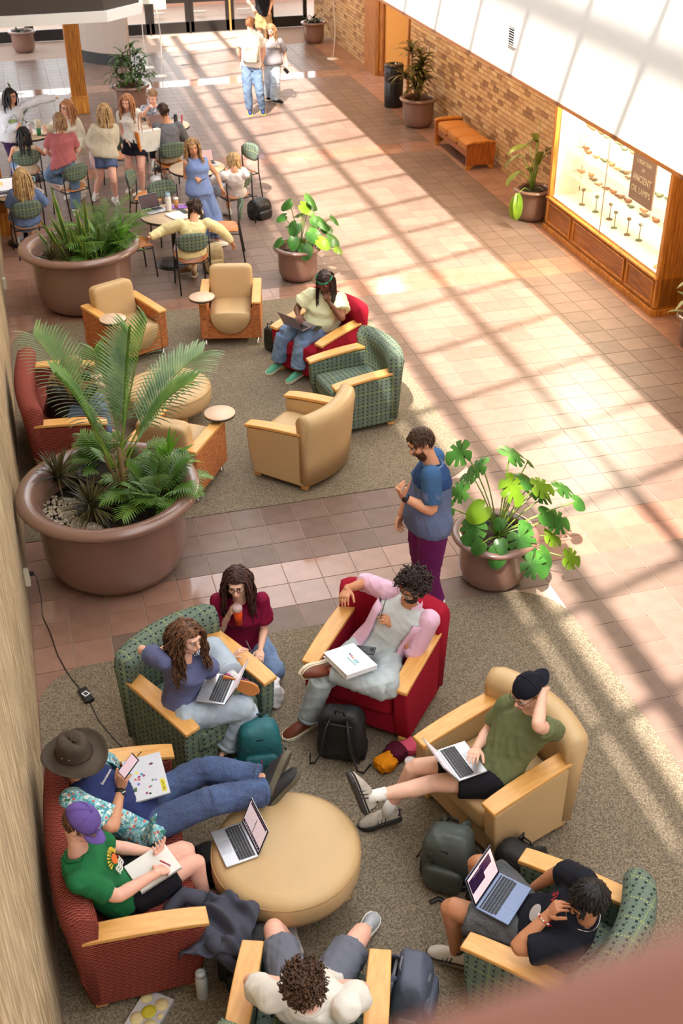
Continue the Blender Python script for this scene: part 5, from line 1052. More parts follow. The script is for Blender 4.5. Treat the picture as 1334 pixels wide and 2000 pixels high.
H_blond = hair_mat('hair_blond', (140, 104, 66), (226, 192, 140)); H_red = hair_mat('hair_auburn_blond', (142, 88, 54), (206, 150, 104)); H_sandy = hair_mat('hair_sandy', (104, 78, 54), (184, 146, 104)); H_braid = hair_mat('hair_black_red_tips', (16, 13, 14), (60, 34, 34))
def cl(name, rgb, **k):
    k.setdefault('rough', 0.85); k.setdefault('bump', 0.25); k.setdefault('bs', 300); k.setdefault('spec', 0.2)
    return mat(name, rgb, var=k.pop('var', 0.06), vs=k.pop('vs', 20), **k)
def denim(name, a, b):
    m, nt, bs, tc, sp = base_mat(name, 0.85, 'Object'); f = noise_fac(nt, tc, 'Object', 7, None, 0.3, 0.7, 5); g = noise_fac(nt, tc, 'Object', 300, None, 0.4, 0.6, 2)
    c = mix_rgb(nt, f, srgb(*a), srgb(*b)); c = mix_rgb(nt, mth(nt, 'MULTIPLY', g, 0.12), c, (0.8, 0.85, 0.9, 1)); nt.links.new(c, bs.inputs['Base Color']); add_bump(nt, bs, g, 0.15, 0.003); bs.inputs['Specular IOR Level'].default_value = 0.2; return m
D_light = denim('light_denim', (150, 168, 188), (186, 200, 214)); D_mid = denim('mid_denim', (84, 112, 156), (128, 156, 196)); D_dark = denim('dark_denim', (28, 50, 96), (58, 86, 136)); D_pale = denim('pale_grey_denim', (156, 168, 174), (190, 200, 204)); D_jean = denim('blue_denim', (60, 88, 124), (104, 132, 164))
def rings(mb, rs, n=20):
    """loft of ellipses: (centre, lateral vec, depth vec)"""
    vs = []; fs = []
    for c, a, b in rs:
        for i in range(n):
            t = 2*math.pi*i/n; ct, st = math.cos(t), math.sin(t)
            ct = math.copysign(abs(ct)**0.85, ct); st = math.copysign(abs(st)**0.9, st)
            vs.append(c+a*ct+b*st)
    m = len(rs)
    for k in range(m-1):
        for i in range(n): fs.append((k*n+i, k*n+(i+1) % n, (k+1)*n+(i+1) % n, (k+1)*n+i))
    fs += [tuple(reversed(range(n))), tuple((m-1)*n+i for i in range(n))]
    mb.add(vs, fs, 0, True)
def cone(mb, a, b, ra, rb, n=12, k=2):
    a, b = V(a), V(b); d = (b-a); L = max(d.length, 1e-4); d = d/L
    pts = [a-d*ra*0.5, a-d*ra*0.3, a]; rr = [ra*0.5, ra*0.85, ra]
    for i in range(1, k): pts.append(a.lerp(b, i/k)); rr.append(ra+(rb-ra)*i/k)
    pts += [b, b+d*rb*0.3, b+d*rb*0.5]; rr += [rb, rb*0.85, rb*0.5]
    mb.tube(pts, rr, n)
def limb(mb, pts, rs, n=14, ends=True):
    """smooth tapered limb through joints"""
    P_ = [V(p) for p in pts]; out = []; ro = []
    for i in range(len(P_)-1):
        a, b = P_[i], P_[i+1]; p0 = P_[i-1] if i else a-(b-a); p3 = P_[i+2] if i+2 < len(P_) else b+(b-a)
        for k in range(6):
            t = k/6; q = 0.5*((2*a)+(b-p0)*t*0.55+(2*p0*0)+((-3*a*2+0*a)+(6*b))*0*t)
            m0 = (b-p0)*0.28; m1 = (p3-a)*0.28
            h = a*(2*t**3-3*t**2+1)+m0*(t**3-2*t**2+t)+b*(-2*t**3+3*t**2)+m1*(t**3-t**2)
            out.append(h); ro.append(rs[i]+(rs[i+1]-rs[i])*t)
    out.append(P_[-1]); ro.append(rs[-1])
    d0 = (out[0]-out[1]).normalized(); d1 = (out[-1]-out[-2]).normalized()
    if ends:
        out = [out[0]+d0*ro[0]*0.45]+out+[out[-1]+d1*ro[-1]*0.4]; ro = [ro[0]*0.6]+ro+[ro[-1]*0.6]
    mb.tube(out, ro, n)
class Fig:
    def __init__(s, J, S, fem, wide=1.0):
        s.J = {k: V(v) for k, v in J.items()}; J = s.J; s.S = S; s.fem = fem; s.w = wide
        s.l = (J['LS']-J['RS']).normalized(); s.hl = (J['LH']-J['RH']).normalized()
        s.u = (J['nk']-J['pel']).normalized()
        s.f = s.l.cross(s.u).normalized(); s.hf2 = s.hl.cross(V((0, 0, 1)) if abs(s.u.z) > 0.5 else s.u).normalized()
        s.hf = (J['nose']-J['hd']).normalized(); up = (J['hd']-J['nk'])+V((0, 0, 0.12)); s.hu = (up-s.hf*up.dot(s.hf)).normalized(); s.hlat = s.hu.cross(s.hf).normalized()
    def torso(s, g=0.0, lo=-0.10, hi=1.0, belly=0.0, loose=0.0, shoulders=True):
        """rings from hip to neck; g grows the surface"""
        J, S, w = s.J, s.S, s.w; L = (J['nk']-J['pel']).length; R_ = []
        prof = [(-0.20, .12, .09), (-0.10, .150, .108), (0.0, .165, .115), (0.15, .160, .110), (0.35, .138, .102), (0.55, .148, .108), (0.72, .165, .112), (0.86, .168, .100), (0.95, .125, .080), (1.0, .080, .066)]
        if s.fem: prof = [(-0.20, .125, .095), (-0.10, .158, .112), (0.0, .172, .118), (0.15, .160, .110), (0.38, .122, .092), (0.55, .132, .100), (0.70, .146, .125), (0.86, .150, .095), (0.95, .110, .070), (1.0, .070, .058)]
        for t, a, b in prof:
            if t < lo-1e-6 or t > hi+1e-6: continue
            c = J['pel']+(J['nk']-J['pel'])*t
            bend = math.sin(math.pi*max(0, min(1, t)))*0.02*S; c = c-s.f*bend*0.3
            lat = (s.hl*(1-max(0, t))+s.l*max(0, t)).normalized(); dep = lat.cross(s.u).normalized()
            bl = belly*math.exp(-((t-0.32)/0.25)**2); lo_ = loose*(1-max(0, t))**0.7 if t < 0.9 else 0
            ww = 1+(w-1)*(1 if t < 0.85 else 0.4)
            gg = g if t < 0.94 else g*0.6
            R_.append((c+dep*(bl*0.5+(0.012 if s.fem and abs(t-.70) < .05 else 0)), lat*(a*S*ww+gg+lo_+bl*0.25), dep*(b*S*ww+gg+lo_+bl*0.5)))
        return R_
FINGERS = ((-0.031, .068, .0082), (-0.010, .080, .0086), (0.011, .076, .0084), (0.030, .060, .0074))
def hand(mb, W, T, nrm, left, S, curl=0.5, spread=0.1, thumb=0.5, r=1.0):
    d = (T-W).normalized(); n = V(nrm); n = (n-d*n.dot(d)); n = n.normalized() if n.length > 1e-3 else V((0, 0, -1))
    t = d.cross(n).normalized()*(-1 if left else 1)     # towards the thumb
    k = S
    pal = []
    for q, (wd, th) in ((0.0, (.024, .019)), (.02, (.031, .018)), (.05, (.040, .016)), (.078, (.041, .014)), (.09, (.038, .011))):
        pal.append((W+d*q*k, t*wd*k, n*th*k))
    rings(mb, pal, 14)
    for i, (o, L, rr) in enumerate(FINGERS):
        o = -o; b = W+d*(.080-abs(o)*0.25)*k+t*o*k; dd = (d+t*o*spread*14).normalized(); p = [b-d*.02*k, b]; c = curl*(1.0+0.12*i)
        segs = (0.45, 0.30, 0.25)
        for sgi, sg in enumerate(segs):
            a = c*(0.8, 1.1, 0.7)[sgi]; dd = (dd*math.cos(a)+n*math.sin(a)).normalized(); ax = t
            p.append(p[-1]+dd*L*sg*k); n_l = n
        rs = [rr*1.02*k*r, rr*1.05*k*r, rr*0.98*k*r, rr*0.9*k*r, rr*0.72*k*r]
        pp = []; qq = []
        for j in range(len(p)-1):
            pp += [p[j], p[j].lerp(p[j+1], 0.5)]; qq += [rs[j], (rs[j]+rs[j+1])/2]
        pp.append(p[-1]); qq.append(rs[-1]); e = (p[-1]-p[-2]).normalized(); pp.append(p[-1]+e*rs[-1]*0.6); qq.append(rs[-1]*0.55)
        mb.tube(pp, qq, 9)
    b = W+d*.018*k+t*.020*k; d1 = (d*0.62+t*0.72+n*0.25*thumb*2).normalized(); q1 = b+d1*.042*k; d2 = (d*0.85+t*0.35+n*thumb*0.9).normalized(); q2 = q1+d2*.032*k; q3 = q2+(d2+n*thumb*0.4).normalized()*.026*k
    mb.tube([b, b.lerp(q1, .5), q1, q1.lerp(q2, .5), q2, q3, q3+(q3-q2)*.2], [.017*k, .015*k, .0115*k, .0105*k, .0105*k, .0088*k, .005*k], 9)
def head_soup(mb, F, beard=False):
    J, h = F.J, F; c = J['hd']; f, u, l = h.hf, h.hu, h.hlat; k = 1.0
    Rm = Matrix((f, l, u)).transposed()
    def el(p, d, e=1.0): 
        vs = []
        m2 = MB(); m2.ball((0, 0, 0), d, 20, 14, e=e); mb.add([c+f*p[0]+l*p[1]+u*p[2]+Rm @ V(v) for v in m2.v], m2.f, 0, True)
    el((-.012, 0, .022), (.098, .077, .096)); el((.026, 0, -.040), (.066, .060, .078)); el((.058, 0, -.088), (.028, .030, .024))
    el((.080, 0, .030), (.016, .050, .014)); 
    for s in (-1, 1): el((.064, s*.036, -.022), (.026, .024, .028)); el((-.004, s*.079, -.004), (.017, .009, .030)); el((.02, s*.045, -.066), (.045, .018, .026))
    mb.tube([c+f*.090+u*.016, c+f*.104+u*.000, c+f*.116-u*.018, c+f*.108-u*.028], [.008, .0105, .0145, .010], 10)
    el((.096, 0, -.052), (.010, .024, .013))
    mb.tube([J['nk']-h.u*.03, J['nk'].lerp(c, .4), c-u*.05-f*.01], [.062*F.S, .053*F.S, .056*F.S], 16)
def scalp_cap(F, m, parent, grow=1.05, front=0.30, low=-0.65, name='hair', side=0.05, mesh_only=False):
    """hair base hugging the skull, open over the face"""
    f, u, l, c = F.hf, F.hu, F.hlat, F.J['hd']; vs = []; fs = []; n, mm = 30, 18; keep = {}
    mb = MB()
    for j in range(mm+1):
        ph = math.pi*j/mm-math.pi/2
        for i in range(n):
            th = 2*math.pi*i/n; q = V((math.cos(ph)*math.cos(th), math.cos(ph)*math.sin(th), math.sin(ph)))
            g = grow*(1+0.012*math.sin(th*9+j)); vs.append(c+f*(-.014+.098*g*q.x)+l*(.077*g*q.y)+u*(.024+.096*g*q.z)); keep[j*n+i] = q
    for j in range(mm):
        for i in range(n):
            ids = (j*n+i, j*n+(i+1) % n, (j+1)*n+(i+1) % n, (j+1)*n+i); q = sum((keep[k] for k in ids), V())/4
            lim = front+0.75*max(0, abs(q.y)-0.35)*0  # hairline
            if q.x > 0.30 and q.z < front: continue
            if q.x > side and q.z < -0.05: continue
            if q.z < low: continue
            fs.append(ids)
    mb.add(vs, fs, 0, True); return mb
def locks(mb, F, n, L, r, seed, wave=0.0, freq=30, curl=0.0, part=0.0, front=0.25, low=-0.5, stiff=0.35, lift=1.07, fwd=0.0, flat=0.55, body=True, back=0.0, taper=0.35, nose_side=0.0, seg=11, updo=False, zmax=2, comb=False):
    rr = random.Random(seed); f, u, l, c = F.hf, F.hu, F.hlat, F.J['hd']; J = F.J
    def push(p):
        q = p-(c-f*.014+u*.024); x, y, z = q.dot(f)/(.098*lift), q.dot(l)/(.077*lift), q.dot(u)/(.096*lift); d = math.sqrt(x*x+y*y+z*z)
        if d < 1: p = p+(q)*(1/max(d, .2)-1)
        q = p-(c+f*.03-u*.045); x, y, z = q.dot(f)/.07, q.dot(l)/.066, q.dot(u)/.08; d = math.sqrt(x*x+y*y+z*z)
        if d < 1: p = p+q*(1/max(d, .2)-1)
        xf, yl, zu = (p-c).dot(f), (p-c).dot(l), (p-c).dot(u)
        if xf > .025 and zu > -.16 and zu < .075 and abs(yl) < .072: p = p+l*((.072-abs(yl))*(1 if yl > 0 else -1))-f*max(0, xf-.055)
        if body:
            t = max(0, min(1, (p-J['nk']).dot(-F.u)/0.5)); cc = J['nk']-F.u*0.5*t
            q = p-cc; q = q-F.u*q.dot(F.u); 
            if (p-J['nk']).dot(F.u) < 0.0:
                a = q.dot(F.l)/(.185*F.S); b = q.dot(F.f)/(.125*F.S); d = math.sqrt(a*a+b*b)
                if d < 1: p = p+F.f*(1 if q.dot(F.f) > 0 else -1)*(.125*F.S*math.sqrt(max(0, 1-a*a))-abs(q.dot(F.f)))
        return p
    k = 0
    while k < n:
        q = V((rr.gauss(0, 1), rr.gauss(0, 1), rr.gauss(0, 1))).normalized()
        if q.z < low or q.z > zmax or (q.x > 0.28 and q.z < front) or (q.x > 0.0 and q.z < -0.1): continue
        k += 1
        p = c+f*(-.014+.098*q.x*1.02)+l*(.077*q.y*1.02)+u*(.024+.096*q.z*1.02); out = (f*q.x+l*q.y+u*q.z).normalized()
        sd = 1 if q.y > part else -1
        d = (out*0.35+l*sd*0.9*max(0.15, q.z)-f*(0.25+back)+f*fwd-u*0.2+V((rr.gauss(0, .15), rr.gauss(0, .15), rr.gauss(0, .1)))).normalized()
        if updo: d = (-f*0.6+u*0.2).normalized()
        if comb: d = f*(fwd if q.z > -.1 else -.1)-u*(.35+.5*max(0, -q.z+.3))+l*(.35*q.y+rr.gauss(0, .22))+out*.02; d = (d-out*d.dot(out)*.9).normalized()
        LL = L*rr.uniform(0.8, 1.1); st = LL/seg; pts = [p.copy()]; rs = [r*0.8]; ph = rr.uniform(0, 6.28); A = d.cross(out); A = A.normalized() if A.length > .01 else l
        for i in range(seg):
            d = (d*stiff+V((0, 0, -1))*(1-stiff)*0.55+d*0.3).normalized() if L > 0.12 else (d+V((0, 0, -0.06))+out*0.02+V((rr.gauss(0, curl*4), rr.gauss(0, curl*4), rr.gauss(0, curl*4)))).normalized()
            p = push(p+d*st); pts.append(p.copy()); rs.append(r*(1.0 if i < seg*0.6 else 1-(1-taper)*(i-seg*0.6)/(seg*0.4)))
        if wave:
            for i in range(1, len(pts)):
                s = i*st; B = out
                pts[i] = pts[i]+A*wave*math.sin(freq*s+ph)*min(1, i/3)+B*wave*0.8*math.cos(freq*s+ph)*min(1, i/3)
        mb.tube(pts, rs, 5, flat=flat)
def shoe(parent, A, K, O, S, mu, ms, lace=None, kind='sneaker', stripes=None):
    oa = (O-A).normalized(); up = (K-A).normalized(); lat = oa.cross(up)
    lat = lat.normalized() if lat.length > 0.05 else V((0, 1, 0)); up0 = lat.cross(oa).normalized()
    a = math.radians(14); fw = (oa*math.cos(a)+up0*math.sin(a)).normalized(); upv = lat.cross(fw).normalized()
    o = A-upv*0.088*S-fw*0.075*S; k = S
    def pt(x, y, z): return o+fw*x*k+lat*y*k+upv*z*k
    sh = [(0.0, .026, 0, .0), (.015, .034, 0, .0), (.06, .036, 0, 0), (.13, .040, -.002, 0), (.19, .048, 0, 0), (.235, .046, .002, 0), (.268, .034, .003, 0), (.285, .014, .004, 0)]
    mb = MB(); rsx = []
    hs = [.074, .100, .112, .108, .086, .064, .048, .028]
    for (x, w, oy, _), h in zip(sh, hs):
        ring = []
        for i in range(14):
            t = math.pi*i/13; ring.append(pt(x, w*math.cos(t)*(1 if True else 1)+oy, .016+(h-.016)*max(0.0, math.sin(t))**0.75))
        rsx.append(ring)
    vs = [p for r_ in rsx for p in r_]; n = 14; fs = []
    for j in range(len(rsx)-1):
        for i in range(n-1): fs.append((j*n+i, j*n+i+1, (j+1)*n+i+1, (j+1)*n+i))
        fs.append((j*n, (j+1)*n, (j+1)*n+n-1, j*n+n-1))
    fs += [tuple(range(n)), tuple((len(rsx)-1)*n+i for i in reversed(range(n)))]
    mb.add(vs, fs, 0, True); sho = mb.obj('shoe', mu, parent)
    so = MB(); pl_ = []
    for (x, w, oy, _) in sh: pl_.append((x-.004, w+.006+oy))
    pl_ = [(a_, b_) for a_, b_ in pl_]+[(.295, .004)]; out = pl_+[(x, -y+0.0) for x, y in reversed(pl_)]
    m = len(out); th = .024 if kind != 'thick' else .034
    vs = [pt(x, y, 0) for x, y in out]+[pt(x, y, th) for x, y in out]
    fs = [tuple(range(m)), tuple(range(2*m-1, m-1, -1))]+[(i, m+i, m+(i+1) % m, (i+1) % m) for i in range(m)]
    so.add(vs, fs); so.obj('sole', ms, sho, bevel=.004*k)
    if stripes or lace:
        ov = MB(); ov.tube([pt(x-.002, w+.001, .034) for x, w, _, _ in sh[:-1]]+[pt(.288, 0, .030)]+[pt(x-.002, -w-.001, .034) for x, w, _, _ in reversed(sh[:-1])], .0065*k, 6, flat=.6); ov.tube([pt(.012, .030, .05), pt(-.004, 0, .078), pt(.012, -.030, .05)], .012*k, 6, flat=.4); ov.tube([pt(.04, .026, .108), pt(.02, 0, .112), pt(.04, -.026, .108), pt(.09, -.022, .112), pt(.09, .022, .112), pt(.04, .026, .108)], .006*k, 6); ov.obj('overlay', stripes or ms, sho)
    if lace:
        lb = MB()
        for i in range(5):
            x = .095+i*.024; h = .088-i*.0085; lb.tube([pt(x, -.024, h-.012), pt(x+.004, 0, h+.002), pt(x, .024, h-.012)], .0035*k, 5)
        lb.obj('laces', lace, sho)
    if stripes:
        for sd in (-1, 1):
            sb = MB()
            for i in range(3):
                x = .095+i*.026; sb.tube([pt(x+.02, sd*.043, .02), pt(x+.006, sd*.040, .045), pt(x-.004, sd*.030, .072)], .008*k, 5, flat=.4)
            sb.obj('stripes', stripes, sho)
    return sho
def glasses(F, parent, m, r=.024):
    c, f, u, l = F.J['hd'], F.hf, F.hu, F.hlat; mb = MB()
    for s in (-1, 1):
        ce = c+f*.104+l*s*.032+u*.010
        mb.tube([ce+l*r*math.cos(t)+u*r*.85*math.sin(t)-f*abs(l.dot(l)*0) for t in [2*math.pi*i/16 for i in range(17)]], .0022, 5)
        mb.tube([ce+l*s*r, c+f*.07+l*s*.078+u*.016, c-f*.01+l*s*.082+u*.012], .002, 5)
    mb.tube([c+f*.108-l*.009+u*.012, c+f*.110+u*.015, c+f*.108+l*.009+u*.012], .002, 5)
    mb.obj('glasses', m, parent)
def face_bits(F, root, near, hairm, lipm=None, beard=None, smile=False):
    c, f, u, l = F.J['hd'], F.hf, F.hu, F.hlat
    Rm = Matrix((f, l, u)).transposed().to_4x4()
    for s in (-1, 1):
        e = MB(); M4 = Matrix.Translation(c+f*.0865+l*s*.031+u*.010) @ Rm
        e.ball((0, 0, 0), (.0095, .0138, .0064), 12, 8, T=M4); eo = e.obj('eye', M_eye, root)
        i_ = MB(); i_.ball((0, 0, 0), (.004, .0062, .0066), 10, 6, T=Matrix.Translation(c+f*.0945+l*s*.030+u*.009) @ Rm); i_.obj('iris', M_iris, eo)
        b = MB(); b.tube([c+f*.098+l*s*.012+u*.030, c+f*.098+l*s*.030+u*.035, c+f*.084+l*s*.050+u*.029], [.003, .0038, .002], 5); b.obj('eyebrow', hairm, root)
        b = MB(); b.tube([c+f*.0955+l*s*.017+u*.014, c+f*.0975+l*s*.031+u*.0185, c+f*.090+l*s*.046+u*.013], [.0012, .0017, .0012], 5); b.obj('lashes', H_black, root)
    lp = MB(); w_ = .026 if smile else .021
    lp.tube([c+f*.098-l*w_-u*(.050 if smile else .053), c+f*.1065-l*.01-u*.054, c+f*.1065+l*.01-u*.054, c+f*.098+l*w_-u*(.050 if smile else .053)], [.002, .006, .006, .002], 6, flat=.7); lp.obj('lips', lipm or M_lip, root)
    if smile: MB().tube([c+f*.104-l*.016-u*.054, c+f*.1100-u*.056, c+f*.104+l*.016-u*.054], [.002, .004, .002], 6, flat=.5).obj('teeth', M_eye, root)
    if beard:
        rr = random.Random(4); b = MB()
        for i in range(230):
            t = rr.uniform(-1.35, 1.35); v = rr.uniform(0, 1); y = math.sin(t)*.064; x = .026+math.cos(t)*.066; z = -.035-.075*v*(0.55+0.45*math.cos(t)) if rr.random() < .85 or abs(t) > .5 else -.034
            p = c+f*x*(1-0.12*v)+l*y+u*z; d = (f*math.cos(t)*.4+l*math.sin(t)*.3-u).normalized(); b.tube([p, p+d*.012, p+d*.024*beard[1]], [.006, .006, .002], 5, flat=.6)
        for s in (-1, 1): b.tube([c+f*.112-u*.036, c+f*.108+l*s*.018-u*.040, c+f*.095+l*s*.030-u*.056], [.005, .006, .004], 6)
        b.obj('beard', beard[0], root)
SIT = ('curly', 'pink', 'cap', 'blacktee', 'whitetee', 'purplecap', 'hat', 'yellow', 'palmhidden', 'blackhair', 'bluesit', 'patterned', 'gray', 'clip', 'braids')
def make_person(key, label, S, fem=False, near=True, wide=1.0, belly=0.0, skin=SK_fair, hair=None, hair_m=H_brown, top=None, bottom=None, shoes=None, socks=None, curl=(0.5, 0.5), palm=(None, None), glass=None, beard=None, smile=False, lip=None, foldamp=1.0, group=None, thumb=(0.5, 0.5), spread=0.1, hemlo=-0.14, no_face=False):
    J0 = POSES[key]; F = Fig(J0, S, fem, wide); J = F.J; S_ = S
    root = thing('person', label, 'person', (J['pel'].x, J['pel'].y, 0.0))
    if group: root['group'] = group
    T0 = Matrix.Translation(-V((J['pel'].x, J['pel'].y, 0)))
    for k in J: J[k] = T0 @ J[k]
    sd = sum(map(ord, key)); rr = random.Random(sd)
    # ---- one body: torso, limbs, head and hands
    mb = MB(); rings(mb, F.torso(0, -0.2, 1.0, belly=belly*0.8))
    w = wide**0.8
    for s in 'LR':
        sh, el, wr, tp = J[s+'S'], J[s+'E'], J[s+'W'], J[s+'T']; hp, kn, an, to = J[s+'H'], J[s+'K'], J[s+'A'], J[s+'O']
        m_ = 1.0 if not fem else 0.86
        mb.ball(sh, (.060*S*m_*w,)*3, 14, 10)
        mid = sh.lerp(el, .45); limb(mb, [sh, mid, el], [.056*S*m_*w, .050*S*m_*w, .039*S*m_*w])
        fm = el.lerp(wr, .3); limb(mb, [el, fm, wr], [.040*S*m_*w, .042*S*m_*w, .0265*S*m_], n=14)
        tm = hp.lerp(kn, .4); back = (F.hf2*-1)
        limb(mb, [hp, tm, kn], [.092*S*w, .080*S*w, .056*S*w], n=18)
        shn = (an-kn).normalized(); bk = (kn-hp).normalized(); bk = (bk-shn*bk.dot(shn)); bk = -bk.normalized() if bk.length > .2 else -F.hf2
        limb(mb, [kn, kn.lerp(an, .3)+bk*.014*S, kn.lerp(an, .65)+bk*.006*S, an], [.057*S*w, .058*S*w, .044*S*w, .034*S], n=18)
        if shoes is None or True: cone(mb, an, an.lerp(to, .55)+shn*.022, .030*S, .018*S)
        mb.tube([wr-(tp-wr).normalized()*.03, wr, wr+(tp-wr).normalized()*.03], [.028*S*m_, .0265*S*m_, .027*S*m_], 12)
    parts = []
    if near:
        parts.append(remesh_obj(mb, .0115, 'b', [skin], 3))
        hm = MB(); head_soup(hm, F); parts.append(remesh_obj(hm, .0052, 'h', [skin], 1))
    else:
        head_soup(mb, F)
    for i, s in enumerate('LR'):
        h = MB() if near else mb
        pn = palm[i] if palm[i] is not None else (-F.u*0.6-V((0, 0, 1))+(J['RS']-J['LS'])*(0.6 if s == 'L' else -0.6))
        hand(h, J[s+'W'], J[s+'T'], pn, s == 'L', S*(.93 if fem else 1.0), curl[i], spread, thumb[i])
        if near: parts.append(remesh_obj(h, .0042, 'k', [skin], 1))
    if not near: parts.append(remesh_obj(mb, .0125, 'b', [skin], 1))
    link('body', join_meshes('body', parts, [skin]), root)
    if not no_face: face_bits(F, root, near, hair_m, lip, beard, smile)
    if glass: glasses(F, root, glass)
    vx = .013 if near else .017
    # ---- bottoms
    if bottom:
        kind, bm_ = bottom[0], bottom[1]; op = bottom[2] if len(bottom) > 2 else {}
        p = MB(); g = .012+op.get('g', 0)
        rings(p, F.torso(g, -0.2, 0.15+op.get('rise', 0), belly=belly))
        fl = op.get('flare', 0.0)
        for s in 'LR':
            hp, kn, an = J[s+'H'], J[s+'K'], J[s+'A']; tm = hp.lerp(kn, .45)
            if kind in ('pants', 'jeans', 'capri'):
                e = {'pants': .93, 'jeans': .93, 'capri': .80}[kind]; e = op.get('len', e)
                limb(p, [hp, tm, kn], [(.100*w)*S+g*.5, (.090*w)*S+g, .070*S*w+g+fl*.3], n=20)
                limb(p, [kn, kn.lerp(an, .4), kn.lerp(an, e)], [.070*S*w+g+fl*.3, .064*S*w+g+fl*.6, .050*S*w+g+fl], n=20, ends=False)
            elif kind == 'shorts':
                e = op.get('len', .72); limb(p, [hp, hp.lerp(kn, e*.5), hp.lerp(kn, e)], [(.100*w)*S+g*.5, (.095*w)*S+g, .083*S*w+g+op.get('hem', .012)], n=20, ends=False)
        me = remesh_obj(p, vx, 'trousers', [bm_], 2, .020*foldamp, 11, sd)
        link({'pants': 'trousers', 'jeans': 'jeans', 'capri': 'jeans', 'shorts': 'shorts'}[kind], me, root)
        if kind in ('jeans', 'capri', 'pants') and near:
            for s in 'LR':
                kn, an = J[s+'K'], J[s+'A']; e = op.get('len', {'pants': .93, 'jeans': .93, 'capri': .80}[kind]); c1 = kn.lerp(an, e-.03); c2 = kn.lerp(an, e+.04)
                MB().tube([c1, c2], [.050*S*w+g+fl+.006]*2, 18).obj('hem', bm_, root)
    # ---- tops
    if top:
        kind, tm_ = top[0], top[1]; op = top[2] if len(top) > 2 else {}
        p = MB(); g = .014+op.get('g', 0)
        rings(p, F.torso(g, op.get('lo', -0.02 if key in SIT else hemlo), 1.0, belly=belly, loose=op.get('loose', .012)*(.5 if key in SIT else 1)), 24)
        sw = op.get('sw', 0.0)
        for s in 'LR':
            sh, el, wr = J[s+'S'], J[s+'E'], J[s+'W']; m_ = 1.0 if not fem else 0.9
            if op.get('sleeve') == 'none': p.ball(sh-F.l*(.02 if s == 'L' else -.02), (.055*S*w,)*3, 12, 8); continue
            p.ball(sh, (.066*S*m_*w,)*3, 14, 10)
            if op.get('sleeve', 'short') == 'short':
                e = op.get('slen', .62); limb(p, [sh, sh.lerp(el, e*.5), sh.lerp(el, e)], [.068*S*m_*w, .066*S*m_*w+sw*.6, .062*S*m_*w+.008+sw], n=16, ends=False)
            else:
                e = op.get('slen', .95); limb(p, [sh, sh.lerp(el, .5), el], [.068*S*m_*w, .062*S*m_*w+sw, .054*S*m_*w+sw], n=16)
                limb(p, [el, el.lerp(wr, e*.5), el.lerp(wr, e)], [.054*S*m_*w+sw, .048*S*m_*w+sw, .038*S*m_*w+sw*.6], n=16, ends=False)
        me = remesh_obj(p, vx, 'top', [tm_], 2, .020*foldamp*op.get('fold', 1), 10, sd+1)
        link(op.get('name', 'shirt'), me, root)
        if near and op.get('collar', True):
            c = J['nk']+F.u*.012; R_ = .066*S if not fem else .072*S
            pts = [c+F.l*R_*1.12*math.cos(t)+F.f*(R_*math.sin(t)+.006)-F.u*(.020*max(0, math.sin(t))) for t in [2*math.pi*i/20 for i in range(21)]]
            MB().tube(pts, .008, 7).obj('collar', op.get('collar_m', tm_), root)
    # ---- footwear
    if shoes:
        for i, s in enumerate('LR'):
            ms = shoes.get('m'); 
            if shoes.get('only') and s not in shoes['only']: continue
            an, kn, to = J[s+'A'], J[s+'K'], J[s+'O']
            if (to-an).length < .03: to = an+F.hf2*.18-V((0, 0, .05))
            shoe(root, an, kn, to, S*(.94 if fem else 1.02), ms, shoes.get('sole'), shoes.get('lace'), shoes.get('kind', 'sneaker'), shoes.get('stripes'))
    if socks:
        for s in 'LR':
            an, kn = J[s+'A'], J[s+'K']; q = (kn-an).normalized(); MB().tube([an-q*.03, an+q*.03, an+q*socks[1]], [.042*S, .040*S, .043*S*w], 14).obj('sock', socks[0], root)
    # ---- hair
    if hair:
        k = hair if isinstance(hair, str) else hair[0]; op = {} if isinstance(hair, str) else hair[1]
        hb = scalp_cap(F, hair_m, root, 1.06 if op.get('zmax', 2) > 1 else 1.01, op.get('front', .42), op.get('low', -.55))
        if k == 'short': locks(hb, F, 420 if near else 90, op.get('L', .05), .0055 if near else .008, sd, stiff=.8, body=False, fwd=op.get('fwd', .7), low=op.get('low', -.55), front=.36, seg=4, lift=1.05, curl=.012, comb=True, zmax=op.get('zmax', 2), flat=.45)
        elif k == 'curly': locks(hb, F, 420 if near else 140, op.get('L', .06), .0060, sd, wave=.0085, freq=170, stiff=.9, body=False, fwd=.3, low=-.45, front=.30, seg=7, lift=1.10, curl=.12)
        elif k == 'long': locks(hb, F, op.get('n', 260 if near else 90), op.get('L', .42), op.get('r', .0085 if near else .012), sd, wave=op.get('wave', .006), freq=op.get('freq', 28), part=op.get('part', 0), stiff=.3, front=.46, seg=14, lift=1.08, back=op.get('back', .0), zmax=op.get('zmax', 2))
        elif k == 'braids':
            locks(hb, F, 70, op.get('L', .5), .0075, sd, wave=.003, freq=120, part=.3, stiff=.3, front=.34, seg=16, lift=1.10, back=op.get('back', .3), flat=1.0)
        elif k == 'updo':
            locks(hb, F, 110, .09, .007, sd, stiff=.5, body=False, seg=6, low=-.4, front=.3, comb=True, fwd=-.8)
        elif k == 'pigtails':
            locks(hb, F, 130, .08, .007, sd, stiff=.5, body=False, seg=6, low=-.6, front=.3, comb=True, fwd=-.8)
            for s in (-1, 1):
                pts = [J['hd']+F.hlat*s*(.075+.012*math.sin(i*.3))-F.hf*(.05+.012*i*.3)-V((0, 0, .03+.026*i)) for i in range(9)]
                for ph in (0, 2.1, 4.2): hb.tube([q+F.hlat*.011*math.cos(i*1.5+ph)+F.hf*.011*math.sin(i*1.5+ph) for i, q in enumerate(pts)], [.012]*7+[.009, .004], 7)
        hb.obj('hair', hair_m, root)
